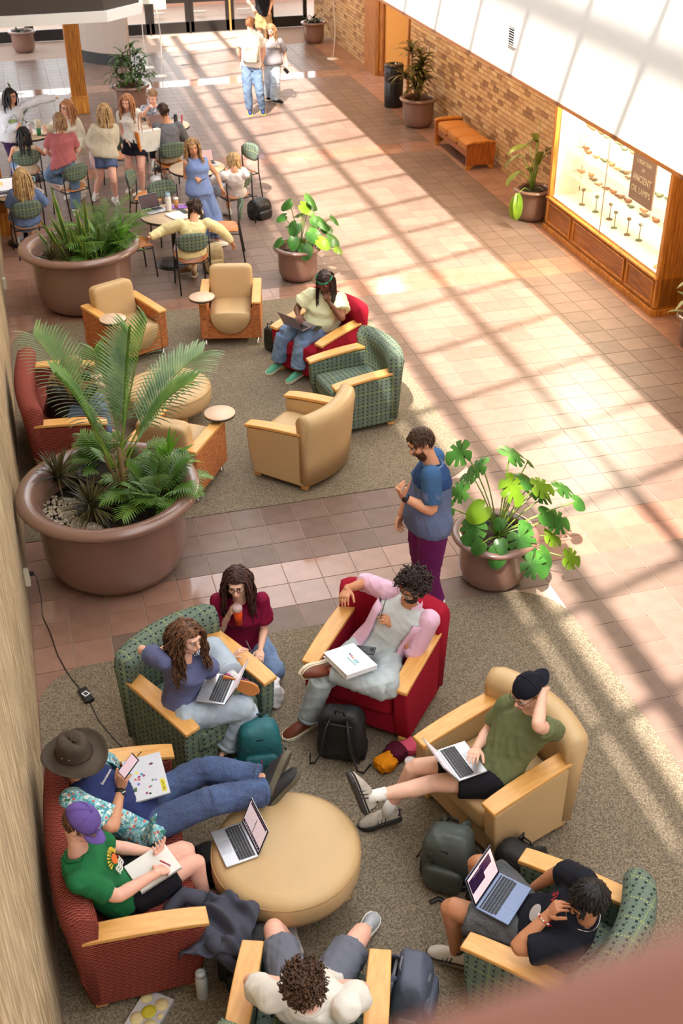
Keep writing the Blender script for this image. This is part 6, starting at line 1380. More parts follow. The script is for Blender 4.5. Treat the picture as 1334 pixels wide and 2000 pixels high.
    return root, F
W_SO = mat('white_rubber', (222, 216, 206), 0.6, 0.05); T_SO = mat('gum_rubber', (206, 130, 66), 0.6, 0.05); G_SO = mat('cream_rubber', (216, 204, 176), 0.6, 0.05)
BLKC = cl('black_cotton', (28, 28, 34)); M_gl = mat('dark_frames', (40, 26, 26), 0.3, 0.02); M_glr = mat('red_frames', (150, 30, 44), 0.3, 0.02); M_glc = mat('clear_frames', (206, 196, 186), 0.3, 0.02)
WHT = mat('white_sock', (236, 234, 230), 0.9, 0.05, 30); LACE = mat('pale_lace', (216, 206, 190), 0.8)
Z = V((0, 0, 1)); X = V((1, 0, 0)); Y = V((0, 1, 0))
navy = cl('navy_polo', (38, 66, 110)); heather = cl('heather_blue', (98, 112, 146)); steel = cl('steel_blue_sleeve', (62, 98, 140))
r1, F1 = make_person('standing_man', 'bearded man standing on the tiles in a navy and grey vest and purple trousers', 1.05, skin=SK_tan, wide=1.10, belly=.05, hair=('short', dict(L=.05, front=.62)), hair_m=hair_mat('hair_brown_beard', (40, 28, 22), (92, 62, 44)), beard=(hair_mat('beard_auburn', (58, 34, 24), (120, 72, 46)), 1.1),
    top=('tee', heather, dict(loose=.02, name='vest', slen=.66, collar_m=navy)), bottom=('pants', cl('purple_twill', (110, 32, 100), rough=.7), dict(flare=.012)), shoes=dict(m=WHT, sole=W_SO, lace=LACE), curl=(1.0, .6), palm=(V((1, .2, .4)), None))
# navy yoke over the shoulders and steel-blue sleeves
yk = MB(); rings(yk, F1.torso(.030, .70, 1.0, belly=.04), 24)
link('vest_yoke', remesh_obj(yk, .0115, 'yoke', [navy], 2, .005, 8, 3), r1)
for s in 'LR':
    sh, el = F1.J[s+'S'], F1.J[s+'E']; q = MB(); q.ball(sh, (.082,)*3, 14, 10); limb(q, [sh, sh.lerp(el, .4), sh.lerp(el, .76)], [.084, .082, .078], n=18, ends=False); link('sleeve', remesh_obj(q, .010, 'sleeve', [steel], 1, .006, 8, 5), r1)
q = F1.J['LW']; d = (F1.J['LE']-q).normalized(); wa = MB().tube([q+d*.012, q+d*.042], [.036, .037], 16).obj('watch_strap', mat('watch_navy', (30, 34, 60), .5), r1); MB().box(q+d*.027+V((-.02, -.032, .012)), (.03, .022, .036), (0, 0, .5)).obj('watch_face', mat('watch_glass', (14, 14, 18), .1), wa, bevel=.004)
make_person('maroon', 'woman in a maroon tee and ripped jeans kneeling beside the armchair with an orange drink', .97, True, hair=('long', dict(L=.34, wave=.012, freq=30, part=0)), hair_m=hair_mat('hair_wavy_brown', (30, 18, 18), (86, 52, 44)), skin=SK_fair, top=('tee', cl('maroon_jersey', (126, 14, 54), rough=.75), dict(loose=.02, sw=.016, slen=.72)), bottom=('jeans', D_mid, {}), glass=M_gl, curl=(.3, .95), palm=(None, V((1, -.2, 0))))
make_person('curly', 'curly-haired woman in a slate blue tee curled up in the green armchair', 1.0, True, hair=('long', dict(L=.38, wave=.018, freq=48, n=300, r=.0075, part=-.2)), hair_m=hair_mat('hair_curly_brown', (44, 28, 22), (134, 92, 66)), skin=SK_fair, top=('tee', cl('slate_jersey', (98, 104, 142)), dict(loose=.02, sw=.012, slen=.60)), bottom=('jeans', D_light, dict(flare=.03, len=.86)),
    shoes=dict(m=mat('pink_suede', (226, 74, 150), .8), sole=T_SO, lace=mat('navy_lace', (36, 34, 70), .7), stripes=mat('navy_stripe', (36, 34, 70), .7), only='L'), socks=(WHT, .12), curl=(.45, .8), palm=(V((.3, -.3, -1)), None), smile=True)
shirtp = cl('pink_oxford', (232, 190, 216), rough=.8)
r4, F4 = make_person('pink', 'curly-haired man in an open pink shirt and pale jeans lounging in the crimson armchair', 1.05, skin=SK_olive, hair=('curly', dict(L=.075)), hair_m=hair_mat('hair_dark_curls', (22, 16, 16), (74, 58, 52)), beard=(H_brown, .35), glass=M_glc, top=('tee', cl('pale_grey_jersey', (206, 212, 214)), dict(loose=.012, sleeve='none')), bottom=('jeans', D_pale, dict(flare=.012)),
    shoes=dict(m=mat('brown_leather', (116, 60, 42), .35, .15, 8), sole=G_SO, lace=mat('tan_lace', (170, 130, 100), .7)), curl=(1.0, .55), palm=(V((-.5, .3, 0)), V((0, -.3, -1))))
sp = MB()     # open shirt: back and side panels plus rolled sleeves
J = F4.J
for t0 in (0,):
    n, vs, fs = 22, [], []
    R_ = F4.torso(.030, -.14, .93, loose=.02); 
    for c, a, b in R_:
        for i in range(n+1):
            t = math.radians(128+284*i/n); vs.append(c+a*math.cos(t)*1.03+b*math.sin(t)*1.03)
    for k in range(len(R_)-1):
        for i in range(n): fs.append((k*(n+1)+i, k*(n+1)+i+1, (k+1)*(n+1)+i+1, (k+1)*(n+1)+i))
    sp.add(vs, fs, 0, True)
o = sp.obj('open_shirt', shirtp, r4); md = o.modifiers.new('t', 'SOLIDIFY'); md.thickness = .006; folds(o.data, .012, 9, 4)
for s in 'LR':
    sh, el, wr = J[s+'S'], J[s+'E'], J[s+'W']; q = MB(); q.ball(sh, (.080,)*3, 14, 10); limb(q, [sh, sh.lerp(el, .5), el, el.lerp(wr, .18)], [.080, .076, .070, .062], n=18, ends=False); link('sleeve', remesh_obj(q, .0105, 'sleeve', [shirtp], 2, .013, 9, 6), r4)
    MB().tube([el.lerp(wr, .10), el.lerp(wr, .24)], [.064, .060], 18).obj('cuff', shirtp, r4)
c = J['nk']+F4.u*.015
for s in (-1, 1): MB().add([c+F4.l*s*.062-F4.f*.02+F4.u*.03, c+F4.l*s*.04+F4.f*.055+F4.u*.005, c+F4.l*s*.075+F4.f*.075-F4.u*.045, c+F4.l*s*.105+F4.f*.01-F4.u*.02, c+F4.l*s*.05-F4.f*.075+F4.u*.03, c+F4.l*s*.07-F4.f*.085-F4.u*.01], [(0, 1, 2, 3), (0, 3, 5, 4)]).obj('collar', shirtp, r4)
r5, F5 = make_person('cap', 'man in an olive tee and backwards black cap, one hand on his head', 1.03, skin=SK_fair, hair=('short', dict(L=.03, zmax=.05)), hair_m=H_sandy, glass=M_gl, top=('tee', cl('olive_jersey', (108, 116, 80)), dict(loose=.006, slen=.68)), bottom=('shorts', BLKC, dict(len=.62)), shoes=dict(m=mat('grey_white_mesh', (186, 176, 164), .7, .2, 30), sole=mat('dark_sole', (44, 40, 40), .6), lace=LACE, stripes=mat('black_overlay', (42, 38, 38), .6)), socks=(WHT, .10), curl=(.35, .35), palm=(V((0, 0, -1)), V((0, 0, -1))), beard=None)
def cap_hat(F, root, m, back=False, brimL=.075, name='baseball_cap', low=.0):
    f, u, l, c = F.hf, F.hu, F.hlat, F.J['hd']; mb = MB(); vs = []; fs = []; n, mm = 28, 9
    for j in range(mm+1):
        ph = (math.pi/2)*j/mm*0.98
        for i in range(n): t = 2*math.pi*i/n; vs.append(c+f*(-.014+.110*math.cos(ph)*math.cos(t))+l*(.090*math.cos(ph)*math.sin(t))+u*(.030+low+.098*math.sin(ph)-.02*math.cos(t)*(0 if back else -0.2)))
    for j in range(mm):
        for i in range(n): fs.append((j*n+i, j*n+(i+1) % n, (j+1)*n+(i+1) % n, (j+1)*n+i))
    fs.append(tuple(mm*n+i for i in range(n))); mb.add(vs, fs, 0, True)
    h = mb.obj(name, m, root); md = h.modifiers.new('t', 'SOLIDIFY'); md.thickness = .004
    b = MB(); s = -1 if back else 1; vs = []; fs = []
    for j in range(7):
        for i in range(13):
            t = math.radians(-62+124*i/12); r = 1+brimL/.1*j/6; dr = 0.0 if not back else .01
            vs.append(c+f*(-.014+s*(.108*math.cos(t)+(r-1)*.1*max(0, math.cos(t))**0.5))+l*(.088*math.sin(t)*(1-.05*j/6))+u*(.032+low-.012*(math.sin(t)**2)*1.6-.014*j/6))
    for j in range(6):
        for i in range(12): fs.append((j*13+i, j*13+i+1, (j+1)*13+i+1, (j+1)*13+i))
    b.add(vs, fs, 0, True); bo = b.obj('brim', m, h); md = bo.modifiers.new('t', 'SOLIDIFY'); md.thickness = .005
    MB().ball(c-f*.014+u*(.130+low), (.007,)*3, 8, 6).obj('button', m, h)
    for i in range(6):
        t = math.pi/6+math.pi/3*i; pts = [c+f*(-.014+.1125*math.cos(p_)*math.cos(t))+l*(.092*math.cos(p_)*math.sin(t))+u*(.030+low+.1005*math.sin(p_)) for p_ in [math.pi/2*k/8 for k in range(9)]]
        MB().tube(pts, .0016, 4).obj('seam', m, h)
    return h
cap_hat(F5, r5, cl('black_cap', (24, 26, 38)), True)
r6, F6 = make_person('blacktee', 'black-haired man in a black graphic tee and cut-off shorts over a blue-grey laptop', 1.02, skin=SK_olive, wide=1.08, hair=('short', dict(L=.06, fwd=.6)), hair_m=H_black, top=('tee', cl('charcoal_black_jersey', (26, 28, 38)), dict(loose=.016, sw=.012, slen=.74)), bottom=('shorts', denim('charcoal_denim', (44, 46, 50), (80, 80, 82)), dict(len=.74)), shoes=dict(m=mat('cream_suede', (206, 198, 184), .8), sole=mat('gum_grey', (130, 120, 100), .6), lace=WHT, stripes=mat('black_stripe', (24, 24, 26), .5)), curl=(.75, .35), palm=(V((1, -.3, 0)), V((0, 0, -1))))
r7, F7 = make_person('whitetee', 'brown-haired man in a white tee and grey shorts seen from behind in the green armchair', 1.05, skin=SK_pink, hair=('curly', dict(L=.055, low=-.75)), hair_m=hair_mat('hair_tousled_brown', (44, 28, 20), (104, 74, 56)), top=('tee', cl('white_jersey', (226, 222, 214)), dict(loose=.022, sw=.010, slen=.62)), bottom=('shorts', cl('grey_shorts', (108, 112, 126)), dict(len=.70)), shoes=dict(m=mat('light_grey_mesh', (190, 194, 200), .7, .1, 30), sole=W_SO, lace=WHT), curl=(.9, .9), palm=(V((0, 0, -1)), V((0, 0, -1))))
gt = cl('green_jersey', (34, 112, 66))
r8, F8 = make_person('purplecap', 'man in a purple cap and green sunset tee writing on the red loveseat', 1.02, skin=SK_pink, hair=('short', dict(L=.03, zmax=.05)), hair_m=H_mid, top=('tee', gt, dict(loose=.014, slen=.70)), bottom=('shorts', BLKC, dict(len=.66)), curl=(.5, .95), palm=(V((0, 0, 1)), V((0, .3, -1))))
hc = cap_hat(F8, r8, cl('purple_cap', (104, 84, 156), var=.12), False)
r9, F9 = make_person('hat', 'person in a brown brimmed hat and aloha shirt with feet up on the ottoman', 1.03, skin=SK_tan, hair=('long', dict(L=.14, n=60, zmax=.1)), hair_m=H_mid, top=('tee', cl('navy_tee', (44, 54, 100)), dict(loose=.012, sleeve='none')), bottom=('jeans', D_dark, dict(flare=.022, len=.88)), shoes=dict(m=mat('black_mesh_shoe', (38, 38, 40), .7, .2, 30), sole=mat('dark_sand_sole', (96, 90, 74), .7), lace=LACE, kind='thick'), curl=(.6, .8), palm=(V((0, 0, 1)), V((.6, .6, 0))))
J = F9.J; fl_m = floral_mat(); sp = MB(); n, vs, fs = 22, [], []
R_ = F9.torso(.032, -.14, .95, loose=.03)
for c, a, b in R_:
    for i in range(n+1):
        t = math.radians(135+270*i/n); vs.append(c+a*math.cos(t)*1.05+b*math.sin(t)*1.05)
for k in range(len(R_)-1):
    for i in range(n): fs.append((k*(n+1)+i, k*(n+1)+i+1, (k+1)*(n+1)+i+1, (k+1)*(n+1)+i))
sp.add(vs, fs, 0, True); o = sp.obj('aloha_shirt', fl_m, r9); md = o.modifiers.new('t', 'SOLIDIFY'); md.thickness = .006; folds(o.data, .014, 9, 9)
for s in 'LR':
    sh, el = J[s+'S'], J[s+'E']; q = MB(); q.ball(sh, (.086,)*3, 14, 10); limb(q, [sh, sh.lerp(el, .4), sh.lerp(el, .82)], [.086, .088, .088], n=18, ends=False); link('sleeve', remesh_obj(q, .0105, 'sleeve', [fl_m], 2, .012, 9, 6), r9)
# loose shirt tail over the right hip
q = MB(); q.sheet(lambda a, b: J['RH']+F9.l*(-.12-.10*b)+F9.f*(-.10+.34*a)+V((0, 0, .07-.16*b+.02*math.sin(a*9))), 14, 8); o = q.obj('shirt_tail', fl_m, r9); md = o.modifiers.new('t', 'SOLIDIFY'); md.thickness = .006
# brimmed hat
M_hat = cl('waxed_brown_hat', (72, 62, 52), var=.18, vs=9, rough=.6); f, u, l, c = F9.hf, (F9.hu+V((-.25, .15, .4))).normalized(), F9.hlat, F9.J['hd']; f = (f-u*f.dot(u)).normalized(); l = u.cross(f)
cc = c-f*.014; M4 = Matrix.Translation(cc) @ Matrix((f, l, u)).transposed().to_4x4()
h = MB(); n = 40; prof = [(.205, .030), (.19, .024), (.16, .024), (.13, .034), (.108, .048), (.104, .075), (.098, .120), (.088, .150), (.06, .160), (.03, .152), (0.0, .148)]; vs = []; fs = []
for i in range(n):
    t = 2*math.pi*i/n
    for r, z in prof:
        zz = z+(.030*abs(math.sin(t))**2*((r-.1)/.1) if r > .12 else 0)-(.012*((r-.1)/.1)*abs(math.cos(t))**2 if r > .12 else 0); k2 = 1.0+.12*abs(math.cos(t)) if r < .2 else 1.06
        if r < .095: zz -= .02*math.exp(-((math.sin(t))/.35)**2)*(1-r/.1)
        vs.append(M4 @ V((r*k2*math.cos(t), r*.94*math.sin(t), zz)))
k = len(prof)
for i in range(n):
    for q_ in range(k-1): fs.append((i*k+q_, ((i+1) % n)*k+q_, ((i+1) % n)*k+q_+1, i*k+q_+1))
h.add(vs, fs, 0, True); ho = h.obj('hat', M_hat, r9); md = ho.modifiers.new('t', 'SOLIDIFY'); md.thickness = .005
MB().tube([M4 @ V((.115*math.cos(t)*1.04, .104*math.sin(t), .052)) for t in [2*math.pi*i/30 for i in range(31)]], .008, 6, flat=.4).obj('hat_band', cl('hat_band', (54, 40, 34)), ho)
for a_ in (-1.0, -1.45): MB().ball(M4 @ V((.103*math.cos(a_)*1.05, .100*math.sin(a_), .085)), (.005,)*3, 8, 6).obj('eyelet', mat('brass', (200, 170, 110), .3, metal=1), ho)
q = J['RW']; d = (J['RE']-q).normalized(); wa = MB().tube([q+d*.01, q+d*.036], [.035, .036], 16).obj('watch_strap', mat('watch_black', (26, 26, 28), .5), r9)
MB().box(q+d*.023+V((.02, -.028, .01)), (.03, .014, .034), (0, 0, .3)).obj('watch_face', mat('watch_steel', (180, 184, 186), .25, metal=1), wa, bevel=.004)
r10, F10 = make_person('yellow', 'woman with long braids and red glasses in a pale yellow blouse in the crimson armchair', .97, True, wide=1.32, belly=.13, skin=SK_dark, lip=M_lipd, hair=('braids', dict(L=.46, back=.9)), hair_m=H_braid, glass=M_glr, top=('tee', cl('pale_yellow_blouse', (232, 236, 196)), dict(loose=.008, sw=.03, slen=.62)), bottom=('capri', D_mid, dict(len=.84, flare=.016)), shoes=dict(m=mat('mint_suede', (96, 176, 146), .8, .1), sole=G_SO, lace=mat('mint_lace', (110, 190, 160), .8)), curl=(.9, .4), palm=(V((-.3, .9, 0)), V((0, 0, -1))))
c = F10.J['hd']; MB().tube([c+F10.hf*(-.014+.106*math.cos(t))+F10.hlat*(.084*math.sin(t))+F10.hu*(.062-.02*math.cos(t)) for t in [math.radians(-100+200*i/18) for i in range(19)]], .017, 8, flat=.25, up=F10.hu).obj('headband', cl('green_headband', (40, 104, 78)), r10)
make_person('palmhidden', 'long-haired person in a black jacket bent forward on the far loveseat behind the palm', .97, True, hair=('long', dict(L=.36, wave=.014, freq=30, back=.8)), hair_m=H_sandy, top=('hoodie', mat('black_nylon', (22, 22, 28), .35, .05), dict(g=.02, sleeve='long', sw=.012)), bottom=('jeans', D_jean, {}), no_face=True)
# ---- the far groups
def far(key, label, S, **k): return make_person(key, label, S, near=False, **k)
W_JR = cl('white_tee', (234, 232, 226)); SHW = dict(m=mat('white_leather', (232, 230, 226), .5), sole=W_SO, lace=WHT)
SAM = dict(m=mat('off_white_leather', (224, 214, 196), .5), sole=mat('pale_gum', (214, 190, 160), .6), stripes=mat('black_stripe', (24, 24, 26), .5))
far('walker', 'person walking away in a white tee with a pale backpack', 1.06, skin=SK_fair, hair=('short', dict(L=.05, low=-.8)), hair_m=H_red, top=('tee', W_JR, dict(loose=.02)), bottom=('jeans', D_jean, {}), shoes=dict(m=mat('blue_trainer', (40, 60, 130), .6), sole=mat('neon_sole', (226, 240, 60), .6)), no_face=True)
rv, Fv = far('revival', 'woman in a grey lettered tee and pale wide jeans walking towards the camera', .96, fem=True, skin=SK_fair, hair=('long', dict(L=.30)), hair_m=H_sandy, top=('tee', cl('faded_grey_tee', (128, 124, 130)), dict(loose=.035, g=.015, sw=.025, slen=.85)), bottom=('jeans', D_light, dict(flare=.05)), shoes=dict(m=BLKC, sole=W_SO))
def chest_text(F, root, txt, size, m, t=.70, off=.135, name='shirt_lettering', drop=0.0):
    me = text_mesh(txt, size, name, .001); n = len(me.vertices); c0 = F.J['pel'].lerp(F.J['nk'], t)
    for v in me.vertices:
        x, y, z = v.co; a = x/.17; v.co = c0+(-F.l)*(-.0)+F.l*(.17*math.sin(a))+F.u*(y-drop*a*a)+F.f*(off*(0.55+0.45*math.cos(a))+z+.012)
    me.materials.append(m); o = link(name, me, root); return o
M_wl = mat('white_print', (226, 222, 214), .8)
chest_text(Fv, rv, 'REVIVAL', .085, M_wl, .70, .175)
far('topperson', 'person in a black top and khaki shorts standing by the glass doors', 1.05, skin=SK_fair, hair='short', hair_m=H_brown, top=('tee', BLKC, {}), bottom=('shorts', cl('khaki_cotton', (176, 146, 104)), dict(len=.9)), shoes=dict(m=BLKC, sole=W_SO))
rh, Fh = far('hoodie', 'dark-haired woman in a white printed sweatshirt stretching one arm out', .98, fem=True, skin=SK_tan, hair=('long', dict(L=.26)), hair_m=H_black, glass=M_gl, top=('hoodie', cl('white_fleece', (214, 218, 226)), dict(loose=.03, g=.02, sleeve='long', sw=.022, name='sweatshirt')), bottom=('pants', cl('plum_trousers', (58, 40, 74)), {}), shoes=SHW)
chest_text(Fh, rh, 'GLEN PARK', .055, cl('dark_green_print', (50, 60, 56)), .78, .175, drop=.5)
q = MB(); c0 = Fh.J['pel'].lerp(Fh.J['nk'], .58)+Fh.f*.175; q.ball(c0, (.004, .07, .045), 16, 8, T=None, rot=(0, 0, math.atan2(Fh.f.y, Fh.f.x))); q.obj('shirt_badge', cl('green_print', (150, 170, 120)), rh)
for i, (nm, s_) in enumerate((('hoodie', 0),)): pass
rc, Fc = far('cream', 'long-haired woman with glasses in a long cream cardigan', .98, fem=True, skin=SK_fair, hair=('long', dict(L=.34)), hair_m=H_red, glass=M_gl, top=('top', cl('cream_knit', (232, 224, 206)), dict(loose=.03, g=.01, sleeve='long', sw=.02, lo=-.2, name='cardigan')), bottom=('pants', cl('cream_skirt', (226, 218, 200)), dict(flare=.06)), shoes=SHW)
far('pinktop', 'woman in a rose knit top and jeans kneeling with one knee on a chair', .98, fem=True, skin=SK_fair, wide=1.1, hair=('long', dict(L=.16, r=.013)), hair_m=H_sandy, top=('tee', cl('rose_knit', (178, 104, 108), bs=120), dict(loose=.03, slen=.7, sw=.01, lo=0.0)), bottom=('jeans', D_jean, dict(flare=.01)), shoes=SHW, no_face=True)
far('blackhair', 'woman with black wavy hair in a beige tank seated with her back turned', .95, fem=True, skin=SK_tan, hair=('long', dict(L=.30, wave=.010)), hair_m=H_black, top=('tank', cl('beige_tank', (212, 190, 166)), dict(sleeve='none', loose=.006)), bottom=('jeans', D_mid, {}), shoes=SHW, no_face=True)
far('bluesit', 'woman with long straight blond hair in a blue tee seated behind the snake plants', .97, fem=True, skin=SK_fair, hair=('long', dict(L=.44, wave=.003)), hair_m=H_blond, top=('tee', cl('dusty_blue_tee', (104, 124, 168)), dict(loose=.03, g=.012, sw=.02, slen=.85)), bottom=('shorts', D_mid, {}), shoes=SHW, no_face=True)
far('beige', 'blond woman in a beige shirt and denim shorts standing with her hands behind her', .99, fem=True, skin=SK_pink, hair=('long', dict(L=.32, wave=.010)), hair_m=H_blond, top=('shirt', cl('beige_linen', (206, 198, 178)), dict(loose=.035, g=.012, sleeve='long', sw=.02)), bottom=('shorts', denim('navy_denim', (46, 66, 112), (80, 104, 150)), dict(len=.5)), shoes=SHW, socks=(WHT, .07), no_face=True)
far('tote', 'smiling woman in a white tee and black shorts with a tote bag on her shoulder', 1.03, fem=True, skin=SK_pink, hair=('long', dict(L=.36, wave=.004)), hair_m=H_red, top=('tee', W_JR, dict(loose=.0, slen=.5, lo=.0)), bottom=('shorts', cl('black_shorts', (26, 28, 42)), dict(len=.5, hem=.03)), shoes=SAM, smile=True, curl=(.9, .9))
far('patterned', 'woman in a blue and white patterned blouse eating behind an open laptop', .97, fem=True, skin=SK_pink, hair=('updo', {}), hair_m=H_sandy, top=('tee', blue_print_mat(), dict(loose=.015, slen=.9, sw=.01)), bottom=('pants', BLKC, {}), shoes=SHW, curl=(.5, 1.0))
far('gray', 'dark-haired man in a grey shirt seated with his back turned', 1.02, skin=SK_tan, hair=('short', dict(L=.06, low=-.8)), hair_m=H_brown, top=('shirt', cl('grey_shirt', (112, 112, 118)), dict(loose=.02, g=.005, sleeve='long', sw=.012)), bottom=('shorts', cl('stone_shorts', (176, 160, 140)), {}), shoes=SHW, no_face=True)
rj, Fj = far('jumpsuit', 'woman in a periwinkle wide-leg jumpsuit looking at her phone between the tables', .99, fem=True, skin=SK_tan, hair=('long', dict(L=.34)), hair_m=hair_mat('hair_brown_to_blond', (90, 64, 44), (206, 164, 112)), top=('tank', cl('periwinkle_cotton', (122, 144, 196)), dict(sleeve='none', loose=.025, g=.006, lo=-.1, name='jumpsuit_bodice')), bottom=('pants', MATS['periwinkle_cotton'], dict(flare=.05, g=.008, len=.86)), shoes=SHW)
for s in (-1, 1): MB().tube([Fj.J['nk']+Fj.l*s*.075+Fj.f*.085-Fj.u*.10, Fj.J['nk']+Fj.l*s*.085+Fj.f*.03+Fj.u*.0, Fj.J['nk']+Fj.l*s*.08-Fj.f*.07-Fj.u*.06], .009, 6, flat=.4).obj('strap', MATS['periwinkle_cotton'], rj)
far('clip', 'blond woman with a claw clip and white tee seated at the right cafe table', .97, fem=True, skin=SK_tan, hair=('long', dict(L=.18)), hair_m=H_blond, top=('tee', cl('white_pink_tee', (232, 226, 226)), dict(loose=.02, sw=.02, slen=.85)), bottom=('shorts', D_light, {}), shoes=SHW, no_face=True)
far('braids', 'woman with two dark braids and a pale yellow sweater stretching both arms wide', .97, fem=True, skin=SK_tan, hair=('pigtails', {}), hair_m=H_brown, top=('sweater', cl('pale_yellow_knit', (238, 226, 172)), dict(loose=.02, g=.012, sleeve='long', sw=.022, slen=.9)), bottom=('shorts', cl('pale_pink_shorts', (222, 196, 206)), {}), shoes=dict(m=mat('tan_clog', (120, 92, 66), .6), sole=G_SO), socks=(cl('cream_sock', (222, 206, 172)), .14), no_face=True)
# sunset print on the green tee, print on the black tee
def chest_shape(F, root, polys, m, t, off, name, lat=0.0):
    mb = MB(); c0 = F.J['pel'].lerp(F.J['nk'], t)
    for poly in polys:
        vs = []
        for x, y in poly:
            a = x/.16; vs.append(c0+F.l*(.155*math.sin(a)+lat)+F.u*y+F.f*(off*(.5+.5*math.cos(a))))
        n_ = len(vs); vs2 = [v_+F.f*.004 for v_ in vs]; mb.add(vs+vs2, [tuple(range(n_)), tuple(reversed(range(n_, 2*n_)))]+[(i, (i+1) % n_, n_+(i+1) % n_, n_+i) for i in range(n_)])
    return mb.obj(name, m, root)
circ = lambda cx, cy, r, n=16: [(cx+r*math.cos(2*math.pi*i/n), cy+r*math.sin(2*math.pi*i/n)) for i in range(n)]
rays = [[(math.cos(a)*.045, .03+math.sin(a)*.045), (math.cos(a-.09)*.085, .03+math.sin(a-.09)*.085), (math.cos(a+.09)*.085, .03+math.sin(a+.09)*.085)] for a in [math.pi*i/10 for i in range(11)]]
chest_shape(F8, r8, [circ(0, .03, .036)], mat('orange_print', (226, 110, 40), .8), .62, .158, 'sun_print'); chest_shape(F8, r8, rays, mat('yellow_print', (232, 196, 60), .8), .62, .158, 'ray_print')
chest_shape(F8, r8, [[(-.06+.12*i/8, -.015-.022*k+.008*math.sin(i*1.6)) for i in range(9)]+[(.06-.12*i/8, -.027-.022*k+.008*math.sin((8-i)*1.6)) for i in range(9)] for k in range(3)], M_wl, .62, .158, 'wave_print')
chest_shape(F6, r6, [circ(0, 0, .05)], mat('grey_print', (190, 186, 186), .8), .5, .165, 'moon_print'); chest_text(F6, r6, 'SWAN', .07, mat('red_print', (196, 34, 40), .8), .80, .16)
chest_text(F9, r9, 'Entertainment', .026, M_wl, .74, .14)

me = text_mesh('AU', .032, 'cap_emblem', .001); me.materials.append(M_wl); c = F8.J['hd']; o = link('cap_emblem', me, hc)
for v_ in me.vertices: x, y, z = v_.co; v_.co = c+F8.hf*(-.014+.114*math.cos(.55)+z)+F8.hlat*x+F8.hu*(.075+y)
q = F6.J['LW']; d = (F6.J['LE']-q).normalized(); a_ = d.orthogonal().normalized(); b_ = d.cross(a_)
for i in range(14):
    t_ = 2*math.pi*i/14; MB().ball(q+d*.035+(a_*math.cos(t_)+b_*math.sin(t_))*.036, (.0055,)*3, 8, 6).obj('bracelet_bead', M_wl if i % 3 else MATS['red_print'], r6)
c = F6.J['nk']; MB().tube([c+F6.l*.085*math.cos(t_)+F6.f*(.09*math.sin(t_)+.02)-F6.u*(.06*max(0, math.sin(t_))-.015) for t_ in [2*math.pi*i/24 for i in range(25)]], .0025, 5).obj('necklace', mat('silver_chain', (210, 206, 200), .25, metal=1), r6)
RAIL = ((-2.6114, -8.8503, 5.8894), (-2.4844, -8.8601, 5.9254))
# ---------------------------------------------------------------- cafe tables and chairs
SKJ = lambda key, j: V(POSES[key][j])
def cchair(x, y, deg, lab, first=[1]):
    o = cafe_proto if first[0] else copy_tree(cafe_proto); first[0] = 0
    o.location = (x, y, 0.004); o.rotation_euler = (0, 0, math.radians(deg)); o['label'] = lab; o['group'] = 'green backed cafe chairs'; o['category'] = 'chair'; return o
def under(key, deg, lab, back=0.0):
    p = SKJ(key, 'pel'); a = math.radians(deg); return cchair(p.x+math.cos(a)*(.05-back), p.y+math.sin(a)*(.05-back), deg, lab)
under('blackhair', 97, 'cafe chair with green oval back under the black-haired woman in the beige tank')
under('bluesit', 100, 'cafe chair with green oval back under the woman with long blond hair')
under('gray', 100, 'cafe chair with green oval back under the man in the grey shirt')
under('clip', 110, 'cafe chair with green oval back under the woman with the claw clip')
under('braids', 92, 'cafe chair with green oval back under the woman with two braids')
under('patterned', -90, 'cafe chair mostly hidden under the woman in the patterned blouse')
cchair(-0.02, 7.02, 170, 'empty cafe chair seen side-on, right of the woman with two braids')
cchair(0.72, 9.62, 205, 'empty cafe chair turned inward behind the woman with the claw clip')
cchair(-0.95, 8.72, -20, 'empty cafe chair with dark oblique back left of the patterned paper cup')
cchair(-0.72, 7.95, -80, 'empty cafe chair across the table from the woman with two braids')
cchair(-1.38, 6.72, 15, 'empty cafe chair at the right rim of the snake plant planter')
cchair(-1.10, 11.1, 60, 'empty cafe chair behind the legs of the woman with the tote bag')
cchair(-2.05, 9.58, 120, 'cafe chair under the raised knee of the woman in the rose knit top')
def ctable(x, y, lab, R=.4):
    t = cafe_table(lab, R); t.location = (x, y, .004); t['group'] = 'round cafe tables'; return t
ctable(-2.55, 11.72, 'round cafe table with tumblers, between the sweatshirt and tank-top women', .36)
ctable(-2.83, 8.5, 'round cafe table at the stone wall end with an open white laptop', .36)
ctable(-0.08, 9.05, 'round cafe table behind the woman in the jumpsuit', .44)
ctable(-0.78, 6.99, 'round cafe table in front of the woman with braids, cups and books on it', .45)
ctable(-0.25, 11.65, 'round cafe table between the patterned blouse and the grey shirt', .46)
